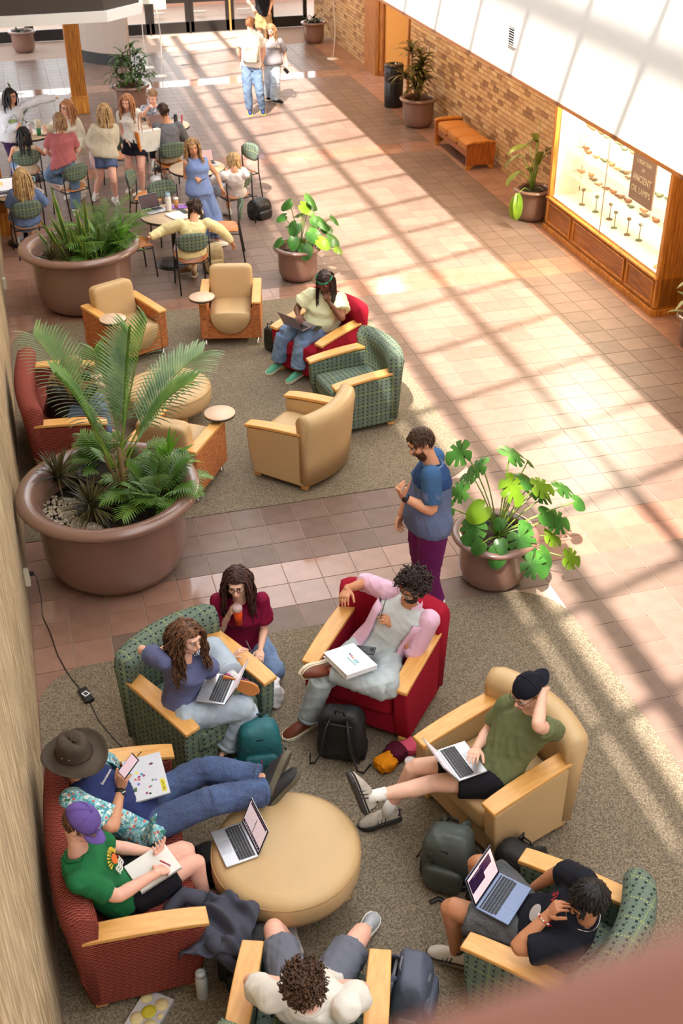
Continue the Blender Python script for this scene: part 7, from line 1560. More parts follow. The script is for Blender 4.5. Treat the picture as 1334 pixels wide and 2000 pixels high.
# ---------------------------------------------------------------- laptops
M_alu = mat('silver_aluminium', (196, 198, 204), .32, .02, metal=.6); M_alub = mat('blue_grey_aluminium', (110, 122, 150), .32, .02, metal=.6); M_alug = mat('rose_grey_aluminium', (150, 132, 138), .35, .02, metal=.6)
M_key = mat('black_keys', (34, 34, 38), .5); M_bez = mat('black_bezel', (14, 12, 16), .15)
def scr(name, rgb, e=.55): return mat(name, rgb, .2, .02, 4, emit=e)
def laptop(label, c, head, m=M_alu, ang=112, tilt=0.0, roll=0.0, screen=(226, 206, 212), lines=True, w=.302, d=.212, back=None, bands=None):
    t = thing('laptop', label, 'laptop', c); t.rotation_euler = (roll, -tilt, math.radians(head))
    MB().box((0, 0, .006), (d, w, .011)).obj('base', m, t, bevel=.004)
    kb = MB(); kb.box((.038, 0, .0122), (.108, .272, .0012)); kb.obj('keyboard_well', mat('key_well', (150, 152, 160), .5) if m is M_alu else m, t)
    keys = MB(); n = 0
    for r in range(6):
        xx = .083-.0182*r
        for k in range(14 if r < 5 else 3):
            if r == 5:
                yy, ww = (.095, .07) if k == 0 else ((0, .11) if k == 1 else (-.095, .07))
            else: yy, ww = .1265-.01945*k, .0165
            keys.box((xx, yy, .0140), (.0150 if r else .009, ww, .0022))
    o = keys.obj('keys', M_key, t); o['kind'] = 'stuff'
    MB().box((-.062, 0, .0118), (.07, .105, .0008)).obj('trackpad', mat('trackpad', (180, 182, 190), .25, metal=.4) if m is M_alu else m, t, bevel=.0003)
    a = math.radians(ang); ca, sa = math.cos(a), math.sin(a); L = .205
    T = Matrix.Translation((d/2-.002, 0, .008)) @ Matrix.Rotation(-(a-math.pi/2)+0, 4, 'Y').inverted()
    lid = MB().box((.003, 0, L/2), (.006, w, L), T=T).obj('lid', back or m, t, bevel=.0025)
    MB().box((-.0008, 0, L/2+.002), (.0012, w-.008, L-.010), T=T).obj('bezel', M_bez, lid)
    sm = scr('screen_%d_%d_%d' % screen, screen); MB().box((-.0018, 0, L/2+.004), (.0008, w-.026, L-.034), T=T).obj('screen', sm, lid)
    if bands:
        for (y, z, ww, hh, col) in bands: MB().box((-.0024, y, z), (.0006, ww, hh), T=T).obj('screen_image', scr('scr_%d_%d_%d' % col, col, .5), lid)
    return t
DK = (40, 18, 48)
laptop('open silver laptop standing on the tan ottoman table', (-2.032, -4.136, .476), 9, bands=[(0, .185, .25, .014, DK), (0, .105, .006, .10, (30, 20, 26)), (0, .038, .27, .022, DK)]+[(-.11+.022*i, .038, .012, .012, (226, 214, 222)) for i in range(11)])
laptop('open laptop on the lap of the man in the olive tee', (-.481, -4.007, .655), -171, m=M_alu, ang=125)
laptop('open blue-grey laptop on the lap of the man in the black tee', (-.63, -5.10, .665), 131, m=M_alub, ang=112, bands=[(.06, .13, .15, .09, DK), (-.05, .15, .12, .06, (60, 30, 70)), (.04, .165, .1, .008, (190, 170, 200))])
laptop('open silver laptop on the lap of the curly-haired woman', (-1.915, -2.933, .70), -27, ang=118)
laptop('open rose-grey laptop on the lap of the woman in the pale yellow blouse', (.11, 2.965, .665), -148, m=M_alug, ang=118)
laptop('open laptop with dark screen on the cafe table by the woman with braids', (-1.0, 7.16, .752), 112, ang=115, screen=(60, 44, 50))
laptop('open white-screened laptop in front of the long-haired blond woman', (-3.0, 8.50, .752), 95, ang=115, screen=(226, 222, 228), bands=[(.06, .12, .05, .06, (220, 200, 120))])
laptop('grey open laptop seen from behind in front of the woman in the patterned blouse', (-.35, 11.75, .752), -90, m=M_alug, ang=105)
laptop('open laptop beyond the jumpsuit woman at the right cafe table', (.10, 9.12, .752), 100, ang=110, screen=(180, 150, 150))
# closed laptop covered in stickers
t = thing('laptop', 'silver laptop lid covered in small stickers on the lap of the person in the hat', 'laptop', (-2.50, -3.66, .72)); t.rotation_euler = (.10, -.06, math.radians(3))
MB().box((0, 0, 0), (.25, .34, .016)).obj('base', M_alu, t, bevel=.004); ld_ = MB().box((0, 0, .011), (.25, .34, .005)).obj('lid', mat('pale_lid', (206, 210, 220), .35, .02), t, bevel=.002)
rr = random.Random(12)
for i in range(22):
    col = rr.choice(((150, 60, 120), (60, 150, 160), (60, 60, 66), (210, 110, 60), (226, 210, 80), (90, 130, 90), (120, 120, 190), (200, 90, 90)))
    x, y = rr.uniform(-.11, .06), rr.uniform(-.14, .12); n = rr.randrange(5, 9); ps = [(x+rr.uniform(.006, .013)*math.cos(2*math.pi*k/n), y+rr.uniform(.006, .013)*math.sin(2*math.pi*k/n)) for k in range(n)]
    MB().prism(ps, .0135, .0142).obj('sticker', mat('sticker_%d_%d_%d' % col, col, .5), ld_)
MB().box((.095, -.10, .0139), (.03, .10, .0008)).obj('sticker', mat('sticker_yellow', (216, 206, 60), .5), ld_); me = text_mesh('GRL JUST', .02, 'sticker_text', .0004); me.materials.append(M_bez); o = link('sticker_text', me, ld_, (.095, -.10, .0146), (0, 0, math.pi/2))
# ---------------------------------------------------------------- phones, books, papers
M_ph = mat('black_phone', (22, 22, 24), .2, .02)
def phone(label, c, rot, m=M_ph, s=None, L=.15, W_=.074):
    t = thing('phone', label, 'phone', c); t.rotation_euler = rot
    MB().box((0, 0, 0), (L, W_, .009)).obj('case', m, t, bevel=.004)
    if s: MB().box((0, 0, .0049), (L-.012, W_-.010, .0006)).obj('screen', s, t)
    return t
p = phone('black phone with a round ring on the lap of the man in the pink shirt', (-.80, -2.84, .725), (.15, -.1, math.radians(-33))); MB().lathe([(.014, .005), (.019, .005), (.019, .0065), (.014, .0065)], 20).obj('ring', mat('ring_grey', (70, 72, 74), .4), p)
for dx, dy in ((.055, .018), (.055, -.002), (.04, .010)): MB().cyl((dx, dy, .0045), .0065, .003, 12).obj('lens', M_bez, p)
h = SKJ('hat', 'RT'); phone('phone held up by the person in the hat, screen lit', h+V((.03, -.01, .02)), (.2, -.75, .35), s=scr('phone_screen', (206, 180, 190), .7))
h = SKJ('jumpsuit', 'RT'); phone('small dark phone held by the woman in the jumpsuit', h+V((.02, -.02, .02)), (.3, -.4, -1.2), L=.14)
h = SKJ('tote', 'LT'); phone('white phone held by the woman with the tote bag', h+V((.03, -.05, -.01)), (.2, .9, -1.0), m=mat('white_phone', (226, 224, 222), .3))
h = SKJ('revival', 'LT'); phone('dark phone in the hand of the woman in the lettered tee', h+V((0, 0, -.01)), (1.4, .9, 0), L=.14)
phone('black phone lying on the arm of the crimson armchair', (.28, 2.83, .66), (0, 0, .9))
t = thing('binder', 'white binder with small printed diagrams on the lap of the man in the pink shirt', 'binder', (-.945, -2.945, .765)); t.rotation_euler = (-.05, .10, math.radians(17))
MB().box((0, 0, 0), (.26, .31, .004)).obj('cover', mat('white_cover', (226, 230, 238), .35, .02), t, bevel=.001); MB().box((0, 0, -.018), (.24, .29, .028)).obj('pages', mat('paper', (236, 234, 230), .8, .03), t); MB().box((0, 0, -.036), (.26, .31, .004)).obj('cover', MATS['white_cover'], t)
MB().box((0, -.157, -.018), (.26, .004, .036)).obj('spine', MATS['white_cover'], t)
for i, (col, y) in enumerate((((60, 110, 180), .045), ((220, 80, 60), .02), ((230, 130, 60), -.005))): MB().cyl((.03-.004*i, y, .002), .009, .001, 12).obj('printed_mark', mat('mark_%d' % i, col, .6), t)
MB().box((-.01, -.035, .0026), (.006, .11, .0008)).obj('printed_mark', mat('mark_teal', (70, 160, 170), .6), t); MB().box((.02, -.05, .0026), (.03, .05, .0008)).obj('printed_mark', mat('mark_pale', (150, 190, 200), .6), t)
t = thing('notebook', 'open spiral notebook with blank white pages held by the man in the purple cap', 'notebook', (-2.55, -4.33, .665)); t.rotation_euler = (.10, -.12, math.radians(21))
MB().box((0, 0, 0), (.27, .215, .010)).obj('pages', MATS['paper'], t, bevel=.001); MB().box((0, 0, -.007), (.275, .22, .003)).obj('cover', mat('card_cover', (200, 196, 190), .6), t)
for i in range(26): MB().tube([(-.125+.01*i, -.105, .005), (-.125+.01*i, -.115, .010), (-.125+.01*i, -.119, 0), (-.125+.01*i, -.113, -.008)], .0012, 4).obj('spiral_ring', mat('wire', (150, 150, 154), .3, metal=1), t)
h = SKJ('purplecap', 'RT'); h2 = SKJ('purplecap', 'RW'); o = MB().tube([(h+h2)/2+V((-.02, 0, .075)), (h+h2)/2+V((.035, .03, -.02))], .0048, 8).obj('pen', mat('red_pen', (176, 30, 40), .35)); tag(o, 'red pen in the hand of the man in the purple cap', 'pen')
h = SKJ('pink', 'LT'); o = MB().tube([h+V((-.01, -.02, -.03)), h+V((.05, .04, .11))], .004, 8).obj('pencil', mat('grey_pencil', (90, 86, 90), .4)); tag(o, 'thin grey pencil raised by the man in the pink shirt', 'pencil')
h = SKJ('curly', 'LT'); o = MB().tube([h+V((.0, .03, .0)), h+V((.03, -.05, -.07))], .004, 8).obj('pen', MATS['grey_pencil']); tag(o, 'slim dark pen between the fingers of the curly-haired woman', 'pen')
# cafe table items
t = thing('book', 'open book with white pages on the cafe table by the braided woman', 'book', (-.72, 6.82, .755)); t.rotation_euler = (0, 0, .4)
for s in (-1, 1): MB().box((0, s*.085, .008), (.23, .165, .014), (s*.06, 0, 0)).obj('page', MATS['paper'], t, bevel=.003)
o = MB().box((-.62, 7.03, .756), (.10, .2, .006), (0, 0, .3)).obj('notebook', mat('dark_notebook', (60, 60, 58), .5), bevel=.002); tag(o, 'narrow dark notebook lying beside the open book', 'notebook')
o = MB().box((-.66, 7.24, .755), (.16, .34, .004), (0, 0, 1.5)).obj('magazine', mat('violet_print', (146, 84, 190), .35, .35, 12)); tag(o, 'violet and pink magazine on the cafe table', 'magazine')
def bottle(name, lab, cat, x, y, z, prof, m, lid, lp, extra=None, rot=None):
    t = thing(name, lab, cat, (x, y, z)); 
    if rot: t.rotation_euler = rot
    MB().lathe(prof, 24).obj('body', m, t); MB().lathe(lp, 24).obj('lid', lid, t)
    if extra: extra(t)
    return t
M_wb = mat('pale_blue_white_enamel', (206, 214, 218), .35, .02); M_bl = mat('black_lid', (26, 26, 28), .4)
def loop(t, z, r=.03, m=None): MB().tube([(r*math.cos(a), 0, z+r*math.sin(a)) for a in [math.pi*i/8 for i in range(9)]], .006, 6).obj('handle', m or M_wb, t)
bottle('water_bottle', 'white water bottle standing on the carpet by the loveseat', 'bottle', -2.375, -4.80, .007, [(0, 0), (.034, 0), (.037, .006), (.037, .165), (.030, .19), (.026, .20)], M_wb, M_wb, [(.027, .198), (.031, .20), (.031, .226), (.026, .234), (0, .234)], lambda t: loop(t, .23, .02))
bottle('water_bottle', 'white water bottle with blue lid on the braided woman\'s table', 'bottle', -.80, 7.12, .752, [(0, 0), (.038, 0), (.04, .006), (.04, .19), (.032, .21)], mat('white_enamel_bottle', (228, 226, 220), .35), mat('pale_blue_lid', (150, 176, 200), .4), [(.033, .205), (.036, .21), (.036, .24), (0, .245)], lambda t: loop(t, .24, .025, mat('pale_blue_lid', (0, 0, 0))))
M_tea = mat('iced_coffee', (196, 140, 84), .15, .1, 8)
bottle('iced_drink', 'clear cup of iced coffee with pale lid beside the white bottle', 'cup', -.68, 7.20, .752, [(0, 0), (.026, 0), (.035, .13)], M_tea, mat('frosted_lid', (226, 224, 220), .25), [(.036, .13), (.038, .135), (.034, .15), (0, .152)])
cu_ = bottle('paper_cup', 'black and cream patterned paper cup on the cafe table by the laptop', 'cup', -1.0, 7.42, .752, [(0, 0), (.032, 0), (.042, .125)], mat('cream_cup', (226, 206, 170), .6), M_bl, [(.043, .125), (.045, .13), (.040, .142), (0, .142)])
for i in range(10): a = 2*math.pi*i/10; MB().tube([(.0335*math.cos(a), .0335*math.sin(a), .01), (.0425*math.cos(a+.1), .0425*math.sin(a+.1), .118)], .005, 4, flat=.3).obj('stripe', M_bl, cu_)
bottle('tumbler', 'green and cream tall tumbler on the far left cafe table', 'tumbler', -2.38, 11.62, .752, [(0, 0), (.035, 0), (.042, .12)], mat('green_tumbler', (30, 130, 80), .35), mat('cream_tumbler', (226, 220, 196), .35), [(.042, .12), (.047, .13), (.048, .25), (.03, .26), (0, .26)], lambda t: MB().tube([(.047, 0, .24), (.085, 0, .23), (.085, 0, .16), (.047, 0, .15)], .008, 6).obj('handle', MATS['cream_tumbler'], t))
bottle('tumbler', 'pale pink and white tumbler beside the green one on the far left table', 'tumbler', -2.52, 11.70, .752, [(0, 0), (.032, 0), (.036, .16)], mat('pale_pink_tumbler', (226, 206, 210), .35), M_wb, [(.037, .16), (.038, .19), (0, .195)])
phone('dark phone lying on the far left cafe table', (-2.27, 11.6, .758), (0, 0, .5))
bottle('tumbler', 'mint tumbler with a handle on the table of the long-haired blond woman', 'tumbler', -2.68, 8.62, .752, [(0, 0), (.036, 0), (.040, .06), (.05, .10), (.05, .22)], mat('mint_tumbler', (176, 206, 200), .35), MATS['mint_tumbler'] if 'mint_tumbler' in MATS else M_wb, [(.05, .22), (.045, .235), (0, .24)], lambda t: MB().tube([(.05, 0, .2), (.095, 0, .19), (.095, 0, .12), (.05, 0, .11)], .009, 6).obj('handle', MATS['mint_tumbler'], t))
bottle('water_bottle', 'black lidded bottle beside the man in the grey shirt', 'bottle', -.02, 11.70, .752, [(0, 0), (.036, 0), (.038, .12)], M_bl, M_bl, [(.03, .12), (.03, .15), (.02, .16), (0, .16)])
o = MB().tube([(.08, 11.66, .755), (.09, 11.66, .90)], .014, 8).obj('lip_balm', mat('red_tube', (200, 40, 60), .4)); tag(o, 'small red tube standing beside the black bottle', 'tube')
# drinks in hands
h = (SKJ('maroon', 'RT')+SKJ('maroon', 'RW'))/2+V((.045, -.02, -.05)); M_or = mat('orange_drink', (236, 92, 44), .15, .05, 6, trans=.15)
bottle('iced_drink', 'tall clear cup of bright orange drink held by the kneeling woman', 'cup', h.x, h.y, h.z-.08, [(0, 0), (.028, 0), (.036, .15)], M_or, mat('clear_pink_lid', (236, 206, 206), .15, trans=.3), [(.0365, .15), (.039, .153), (.038, .175), (.032, .185), (0, .187)], rot=(.12, -.05, 0))
h = SKJ('beige', 'LT'); bottle('tumbler', 'pale pink tall tumbler held behind the woman in the beige shirt', 'tumbler', h.x, h.y-.05, h.z-.22, [(0, 0), (.034, 0), (.036, .10), (.044, .12), (.046, .26)], mat('blush_tumbler', (236, 206, 212), .35), M_wb, [(.046, .26), (.04, .275), (0, .28)])
bottle('paper_cup', 'white coffee cup on the carpet beside the tan armchair', 'cup', -.63, -3.42, .007, [(0, 0), (.028, 0), (.038, .11)], mat('tan_sleeve_cup', (206, 196, 180), .7), mat('white_lid', (236, 236, 238), .3), [(.039, .11), (.041, .114), (.036, .125), (0, .127)])
# ---------------------------------------------------------------- bags
def backpack(label, loc, rz, m, acc, size=(.31, .20, .46), lean=0.0, roll=0.0, name='backpack', straps=True, pocket=True, front='front', cord=None, side=None):
    """local +X is the front pocket side, straps on -X"""
    t = thing(name, label, 'backpack' if name == 'backpack' else 'bag', loc); t.rotation_euler = (roll, lean, rz)
    w_, d_, h_ = size; zip_ = mat('zip_grey', (96, 98, 102), .4) if acc in (N_tr, N_blk) else acc
    def shape(r):
        k = r.z/(h_/2); s = 1-.16*max(0, k)**2-.05*max(0, -k)**2
        return V((r.x*(1-.22*max(0, k)**2)+.012*math.sin(r.z*16+r.y*9), r.y*s, r.z))
    vs, fs = cushion(d_, w_, h_, n=14, e=.42, c=(0, 0, h_/2), warp=shape); b = MB().add(vs, fs, 0, True).obj('body', m, t); folds(b.data, .014, 13, int(w_*1000)+len(label))
    if pocket:
        vs, fs = cushion(d_*.42, w_*.78, h_*.46, n=12, e=.45, c=(d_*.50, 0, h_*.27)); p = MB().add(vs, fs, 0, True).obj('front_pocket', m, t); folds(p.data, .010, 15, 7)
        MB().tube([(d_*.62, y, h_*.27+h_*.19*math.sqrt(max(0, 1-(y/(w_*.36))**2))) for y in [w_*.35*(i/8-1) for i in range(17)]], .004, 6).obj('zip', zip_, p)
    arc = lambda xk, rk, zk: [(d_*xk, w_*rk*math.cos(a_)*1.0, h_*.50+h_*zk*math.sin(a_)) for a_ in [math.pi*(-.25+1.5*i/18) for i in range(19)]]
    MB().tube(arc(.12, .485, .46), .005, 6).obj('zip', zip_, t); MB().tube(arc(.34, .42, .42), .004, 6).obj('zip', zip_, t)
    MB().tube([(-d_*.3, -.035, h_*.97), (-d_*.32, -.03, h_*1.06), (-d_*.32, .03, h_*1.06), (-d_*.3, .035, h_*.97)], .009, 7, flat=.6).obj('top_handle', acc, t)
    for s in (-1, 1): MB().tube([(d_*.10, s*w_*.505, h_*.66), (d_*.46, s*w_*.36, h_*.62), (d_*.56, s*w_*.2, h_*.60)], .008, 6, flat=.3).obj('compression_strap', acc, t)
    MB().tube([(d_*.515, y, h_*.70+.03*math.cos(y*14)) for y in [w_*.30*(i/6-1) for i in range(13)]], .0035, 5).obj('zip', zip_, t)
    MB().box((d_*.50, 0, h_*.82), (.006, .05, .02)).obj('patch', acc, t, bevel=.002)
    if straps:
        for s in (-1, 1):
            MB().tube([(-d_*.40, s*.06, h_*.92), (-d_*.68, s*.085, h_*.80), (-d_*.80, s*.10, h_*.55), (-d_*.70, s*.12, h_*.28), (-d_*.45, s*w_*.45, h_*.08)], [.022, .032, .032, .026, .012], 8, flat=.32, up=(0, 1, 0)).obj('shoulder_strap', m, t)
            MB().tube([(-d_*.70, s*.115, h_*.30), (-d_*.9, s*.16, h_*.10), (-d_*.8, s*.20, .012), (-d_*.3, s*.23, .008)], .008, 6, flat=.35).obj('webbing', acc, t)
        MB().box((-d_*.50, 0, h_*.5), (.02, w_*.6, h_*.72), (0, 0, 0)).obj('back_pad', acc, t, bevel=.012, seg=3)
    for s in (-1, 1):
        vs, fs = cushion(d_*.6, .05, h_*.34, n=6, e=.5, c=(0, s*w_*.47, h_*.2)); MB().add(vs, fs, 0, True).obj('side_pocket', acc if side is None else side, t)
    if cord:
        MB().tube([(d_*.74, -.06, h_*.18), (d_*.73, .05, h_*.30), (d_*.74, -.05, h_*.36), (d_*.66, .04, h_*.46)], .0022, 5).obj('cord', M_bl, t)
        for y, z in ((-.09, .30), (.06, .35), (.0, .40), (.10, .22)): MB().tube([(d_*.70, y, h_*z+.02), (d_*.73, y+.004, h_*z-.02)], .004, 6).obj('zip_pull', cord, t)
    return t
nyl = lambda n, c, r=.55: mat(n, c, r, .12, 12, .3, 220)
N_blk = nyl('black_ripstop', (30, 31, 34)); N_tr = nyl('black_webbing', (20, 20, 22)); N_teal = nyl('teal_ripstop', (34, 104, 112)); N_td = nyl('dark_teal', (22, 66, 80)); N_grn = nyl('grey_green_shell', (70, 78, 74), .38); N_gry = nyl('slate_ripstop', (84, 90, 108)); N_khk = nyl('khaki_canvas', (176, 156, 116), .8); N_pale = nyl('pale_grey_canvas', (176, 172, 158), .8)
backpack('black backpack leaning on the crimson armchair below the binder', (-1.05, -3.11, .007), math.radians(60), N_blk, N_tr, (.34, .20, .46), lean=-.02)
backpack('teal backpack with pink zip pulls on the carpet by the bare ankle', (-1.66, -3.07, .007), math.radians(-95), N_teal, N_td, (.31, .19, .43), cord=mat('magenta_pull', (206, 20, 110), .5))
backpack('grey-green smooth backpack standing in front of the tan armchair', (-.68, -4.36, .007), math.radians(-125), N_grn, N_tr, (.32, .24, .44), pocket=True)
backpack('black backpack wedged behind the knee of the man in the black tee', (-.27, -4.55, .007), math.radians(-150), N_blk, N_tr, (.30, .20, .36))
backpack('slate grey backpack gaping open beside the arm of the bottom armchair', (-1.20, -5.20, .007), math.radians(-30), N_gry, mat('grey_trim', (120, 124, 132), .6), (.32, .20, .46), roll=.12)
backpack('black rucksack slumped under the grey jacket by the loveseat', (-2.07, -4.72, .007), math.radians(-100), N_tr, N_blk, (.36, .24, .36), straps=False)
backpack('small dark bag on the carpet between the loveseat and the ottoman', (-2.20, -3.93, .007), math.radians(10), N_blk, N_tr, (.22, .14, .22), straps=False, pocket=False)
backpack('khaki backpack on the floor by the chair of the woman with braids', (-.30, 6.55, .004), math.radians(-80), N_khk, nyl('olive_trim', (96, 92, 60), .8), (.28, .18, .40))
backpack('glossy black rucksack on the tiles beside the claw-clip woman', (.80, 8.62, .004), math.radians(-60), nyl('glossy_black', (20, 20, 24), .3), N_tr, (.34, .26, .30), straps=False)
backpack('dark bag on the floor under the far left cafe table', (-2.92, 10.6, .004), math.radians(-80), N_tr, N_blk, (.26, .18, .36))
h = SKJ('walker', 'nk'); hp_ = SKJ('walker', 'pel'); backpack('pale grey backpack on the back of the walking person', V((h.x-.05, h.y-.23, hp_.z+.06)), math.radians(-102), N_pale, nyl('mid_grey_canvas', (120, 118, 108), .8), (.30, .15, .44))
t = thing('shopping_bag', 'narrow black fabric bag standing between the orange and crimson armchairs', 'bag', (-.06, 3.76, .007), .5); vs, fs = cushion(.12, .20, .30, n=8, e=.35, c=(0, 0, .15)); b = MB().add(vs, fs, 0, True).obj('body', nyl('green_black', (30, 34, 26)), t); folds(b.data, .01, 14, 3)
for s in (-1, 1): MB().tube([(s*.03, -.05, .29), (s*.03, -.04, .36), (s*.03, .04, .36), (s*.03, .05, .29)], .006, 6).obj('handle', N_tr, t)
# jacket heaped on the rucksack
def jack(a, b):
    x = (a-.5)*.42; y = (b-.5)*.42; r = math.hypot(x*2.4, y*2.3)
    z = .15-.26*max(0, r-.35)+.022*math.sin(x*34+math.sin(y*17)*2.2)+.020*math.sin(y*38+x*21)+.012*math.sin((x+y)*60)
    return V((x*(1+.1*math.sin(y*20)), y, max(z, -.12)))
t = thing('jacket', 'crumpled dark grey jacket heaped on the black rucksack by the loveseat', 'jacket', (-2.22, -4.66, .34), math.radians(-15))
o = MB().sheet(jack, 46, 42).obj('cloth', cl('slate_fleece', (74, 76, 90)), t); md = o.modifiers.new('t', 'SOLIDIFY'); md.thickness = .008
MB().tube([(-.10, .12, .17), (-.22, .16, .16), (-.30, .10, .12), (-.33, .02, .09)], [.05, .052, .045, .04], 12).obj('sleeve', MATS['slate_fleece'], t); MB().tube([(-.05, -.12, .13), (.05, -.18, .06), (.12, -.20, -.04), (.14, -.2, -.14)], [.05, .055, .045, .04], 12).obj('sleeve', MATS['slate_fleece'], t)
# plastic carrier bags
def crinkle(lab, x, y, z, s, m, seed):
    t = thing('plastic_bag', lab, 'bag', (x, y, z)); vs, fs = cushion(*s, n=14, e=.5, c=(0, 0, s[2]/2)); b = MB().add(vs, fs, 0, True).obj('body', m, t); folds(b.data, .045, 16, seed)
    for k in (-1, 1): MB().tube([(k*.02, -.05, s[2]*.93), (k*.03, -.03, s[2]*1.25), (k*.03, .03, s[2]*1.25), (k*.02, .05, s[2]*.93)], .006, 5, flat=.4).obj('handle', m, t)
    return t
M_pl = mat('white_plastic', (226, 226, 228), .3, .05)
crinkle('white plastic bag on the carpet beside the green armchair and kneeling woman', -1.44, -2.42, .007, (.16, .18, .20), M_pl, 2)
b_ = crinkle('white plastic bag with a red flower print behind the tote woman', -.62, 10.2, .004, (.18, .24, .30), M_pl, 3)
for k in range(5): MB().ball((-.02+.02*math.cos(k*1.26), -.13, .18+.02*math.sin(k*1.26)), (.012, .006, .012), 8, 6).obj('flower_print', mat('flower_red', (206, 30, 70), .6), b_)
# tote bag on the shoulder
h = SKJ('tote', 'LS'); el = SKJ('tote', 'LE'); t = thing('tote_bag', 'white tote bag with orange sides hanging from the shoulder of the smiling woman', 'bag', (h.x+.13, h.y-.06, h.z-.62), .35)
MB().prism([(-.20, 0), (.16, 0), (.22, .34), (-.18, .34)], -.055, .055, ax='y').obj('body', mat('white_canvas', (228, 226, 220), .8), t, bevel=.012)
MB().box((-.19, 0, .17), (.03, .115, .34), (0, -.06, 0)).obj('side_panel', mat('orange_leather', (216, 128, 40), .5), t, bevel=.006)
for s in (-1, 1): MB().tube([(-.12, s*.05, .32), (-.13, s*.045, .48), (-.10, s*.02, .63), (-.02, s*.03, .60), (.08, s*.05, .32)], .011, 7, flat=.4).obj('handle', MATS['orange_leather'], t)
# ---------------------------------------------------------------- odds and ends on the carpet
t = thing('power_bank', 'black power brick with a small sticker on the carpet', 'power bank', (-2.824, -1.975, .007), math.radians(108)); MB().box((0, 0, .016), (.17, .075, .030)).obj('case', mat('black_case', (28, 28, 30), .5), t, bevel=.006)
MB().box((0, 0, .0315), (.055, .05, .001), (0, 0, .3)).obj('sticker', mat('sticker_white', (226, 226, 224), .5), t); MB().box((0, 0, .0322), (.035, .030, .001), (0, 0, .3)).obj('sticker', mat('sticker_navy', (66, 60, 80), .5), t)
cab = [(-3.135, -.66, .33), (-3.10, -.68, .31), (-3.09, -.75, .12), (-3.10, -.86, .014), (-3.05, -1.1, .010), (-3.01, -1.4, .010), (-2.94, -1.68, .010), (-2.86, -1.89, .014)]
sm_ = lambda P_, k=5: [tuple(V(P_[i]).lerp(V(P_[i+1]), j/k)) for i in range(len(P_)-1) for j in range(k)]+[P_[-1]]
o = MB().tube(sm_(cab), .004, 6).obj('charging_cable', M_bl); tag(o, 'black cable from the stone wall outlet to the power brick', 'cable')
MB().box((-3.14, -.66, .33), (.05, .03, .03)).obj('plug', M_bl, o, bevel=.004)
o = MB().tube(sm_([(-2.80, -2.06, .012), (-2.76, -2.26, .010), (-2.67, -2.49, .010), (-2.56, -2.72, .010), (-2.50, -2.95, .012), (-2.56, -3.16, .2), (-2.55, -3.30, .55), (-2.50, -3.42, .72)]), .0035, 6).obj('charging_cable', M_bl); tag(o, 'black cable from the power brick towards the person in the hat', 'cable')
t = thing('pastry_box', 'flat yellow pastry box printed with ring-shaped cakes at the lower left', 'box', (-2.70, -4.845, .007), math.radians(52)); MB().box((0, 0, .02), (.26, .19, .035)).obj('box', mat('grey_print', (96, 84, 72), .6), t, bevel=.003)
for (x, y, r) in ((.07, -.045, .042), (-.06, .045, .042), (.075, .06, .036), (-.075, -.05, .042), (0, -.095+.02, .02)):
    MB().lathe([(r*.28, .0385), (r, .0385), (r, .0395), (r*.28, .0395)], 24, (x, y, 0)).obj('ring_print', mat('cream_print', (226, 206, 150), .6), t)
MB().lathe([(.022, .040), (.044, .040), (.044, .0415), (.022, .0415)], 28, (0, 0, 0)).obj('ring_print', mat('lemon_print', (206, 190, 50), .6), t); MB().cyl((0, 0, .039), .02, .002, 20).obj('emblem', MATS['cream_print'], t)
t = thing('knit_hat', 'orange and maroon knitted hat heaped on the carpet by the tan armchair', 'hat', (-.74, -3.31, .007), .4)
vs, fs = cushion(.16, .13, .09, n=10, e=.7, c=(-.04, .0, .045)); b = MB().add(vs, fs, 0, True).obj('crown', cl('orange_knit', (226, 140, 20), bs=90, bump=.6), t); folds(b.data, .03, 22, 4)
vs, fs = cushion(.15, .15, .10, n=10, e=.7, c=(.08, .03, .05)); b = MB().add(vs, fs, 0, True).obj('brim', cl('maroon_knit', (84, 20, 44), bs=90, bump=.6), t); folds(b.data, .03, 22, 5)
t = thing('scarf', 'small pink scarf lying against the tan armchair', 'scarf', (-.58, -3.22, .007)); vs, fs = cushion(.14, .12, .08, n=10, e=.6, c=(0, 0, .04)); b = MB().add(vs, fs, 0, True).obj('cloth', cl('pink_knit', (216, 90, 120)), t); folds(b.data, .03, 22, 6)
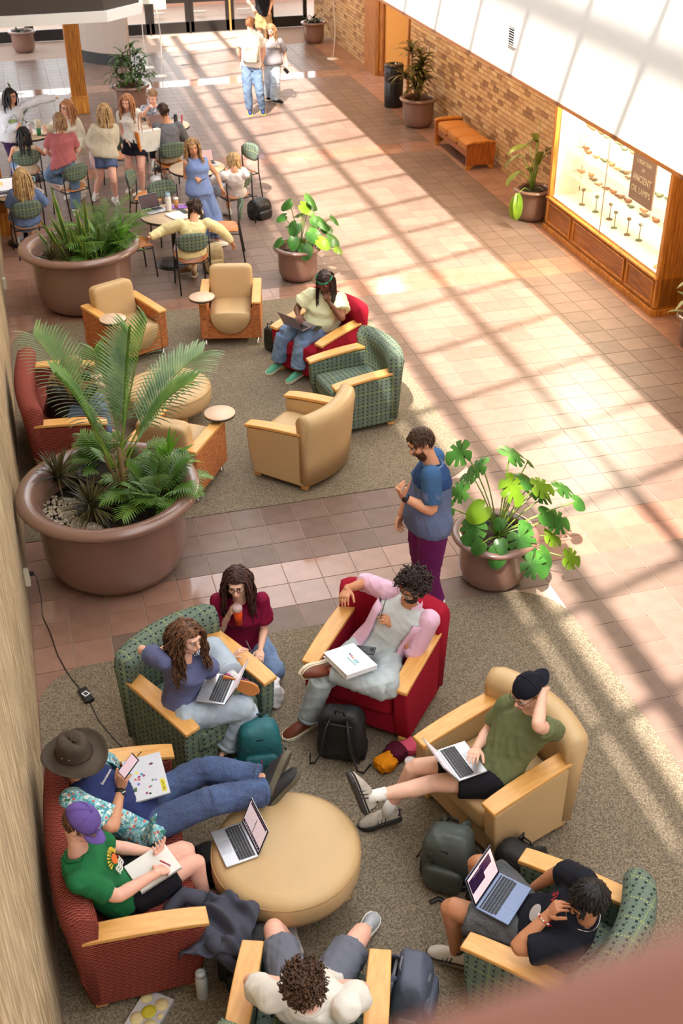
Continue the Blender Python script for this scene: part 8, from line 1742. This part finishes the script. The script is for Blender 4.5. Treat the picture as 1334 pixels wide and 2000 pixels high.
t = thing('squeeze_toy', 'small yellow, red and blue striped cone by the bare ankle', 'toy', (-1.86, -3.12, .012), .6)
for i, (c_, a_, b_) in enumerate((((226, 206, 40), 0, .035), ((170, 30, 50), .035, .075), ((236, 130, 30), .075, .09), ((50, 180, 206), .09, .14))): MB().tube([(0, 0, a_), (.02, -.02, b_)], [.022+a_*.1, .022+b_*.1], 14).obj('stripe', mat('toy_%d' % i, c_, .5), t)
t = thing('headphones', 'black folded headphones on the carpet by the bare knee', 'headphones', (-.60, -4.53, .03), .3)
for s in (-1, 1): MB().lathe([(0, -.02), (.03, -.02), (.038, -.005), (.038, .012), (.02, .02), (0, .02)], 20, (0, s*.045, .01)).obj('ear_cup', M_bl, t)
MB().tube([(.0, .05*math.cos(a), .01+.04*math.sin(a)) for a in [math.pi*i/10 for i in range(11)]], .006, 6).obj('headband', M_bl, t)
o = MB().tube(sm_([(-.86, -4.54, .02), (-.80, -4.53, .03), (-.76, -4.56, .02)]), .014, 7, flat=.3).obj('luggage_strap', M_bl); tag(o, 'short black webbing strap end on the carpet left of the bare knee', 'strap')
o = MB().prism([(0, 0), (.06, .01), (.03, .06)], .008, .012).obj('tag', mat('lime_tag', (206, 226, 40), .5), None, (-.48, -4.40, 0)); tag(o, 'small lime yellow tag beside the grey-green backpack', 'tag')
o = MB().lathe([(0, 0), (.035, 0), (.04, .006), (.035, .014), (0, .016)], 22).obj('earbud_case', M_bl, None, (-.40, -3.80, .47)); tag(o, 'round black case on the seat of the tan armchair', 'case')
o = MB().box((0, 0, .005), (.10, .05, .01)).obj('charger', mat('pale_green_plastic', (196, 206, 176), .5), None, (-.47, -3.72, .46), bevel=.003); tag(o, 'pale flat charger on the seat of the tan armchair', 'charger')
# handrail right in front of the viewpoint
hr = thing('handrail', 'blurred reddish handrail crossing the lower right corner of the view', 'handrail', (0, 0, 0))
A_, B_ = V(RAIL[0]), V(RAIL[1]); MB().tube([A_+(A_-B_)*.2, A_, B_, B_+(B_-A_)*1.5], .021, 24).obj('rail', mat('mauve_rail', (158, 106, 92), .5, .02), hr)
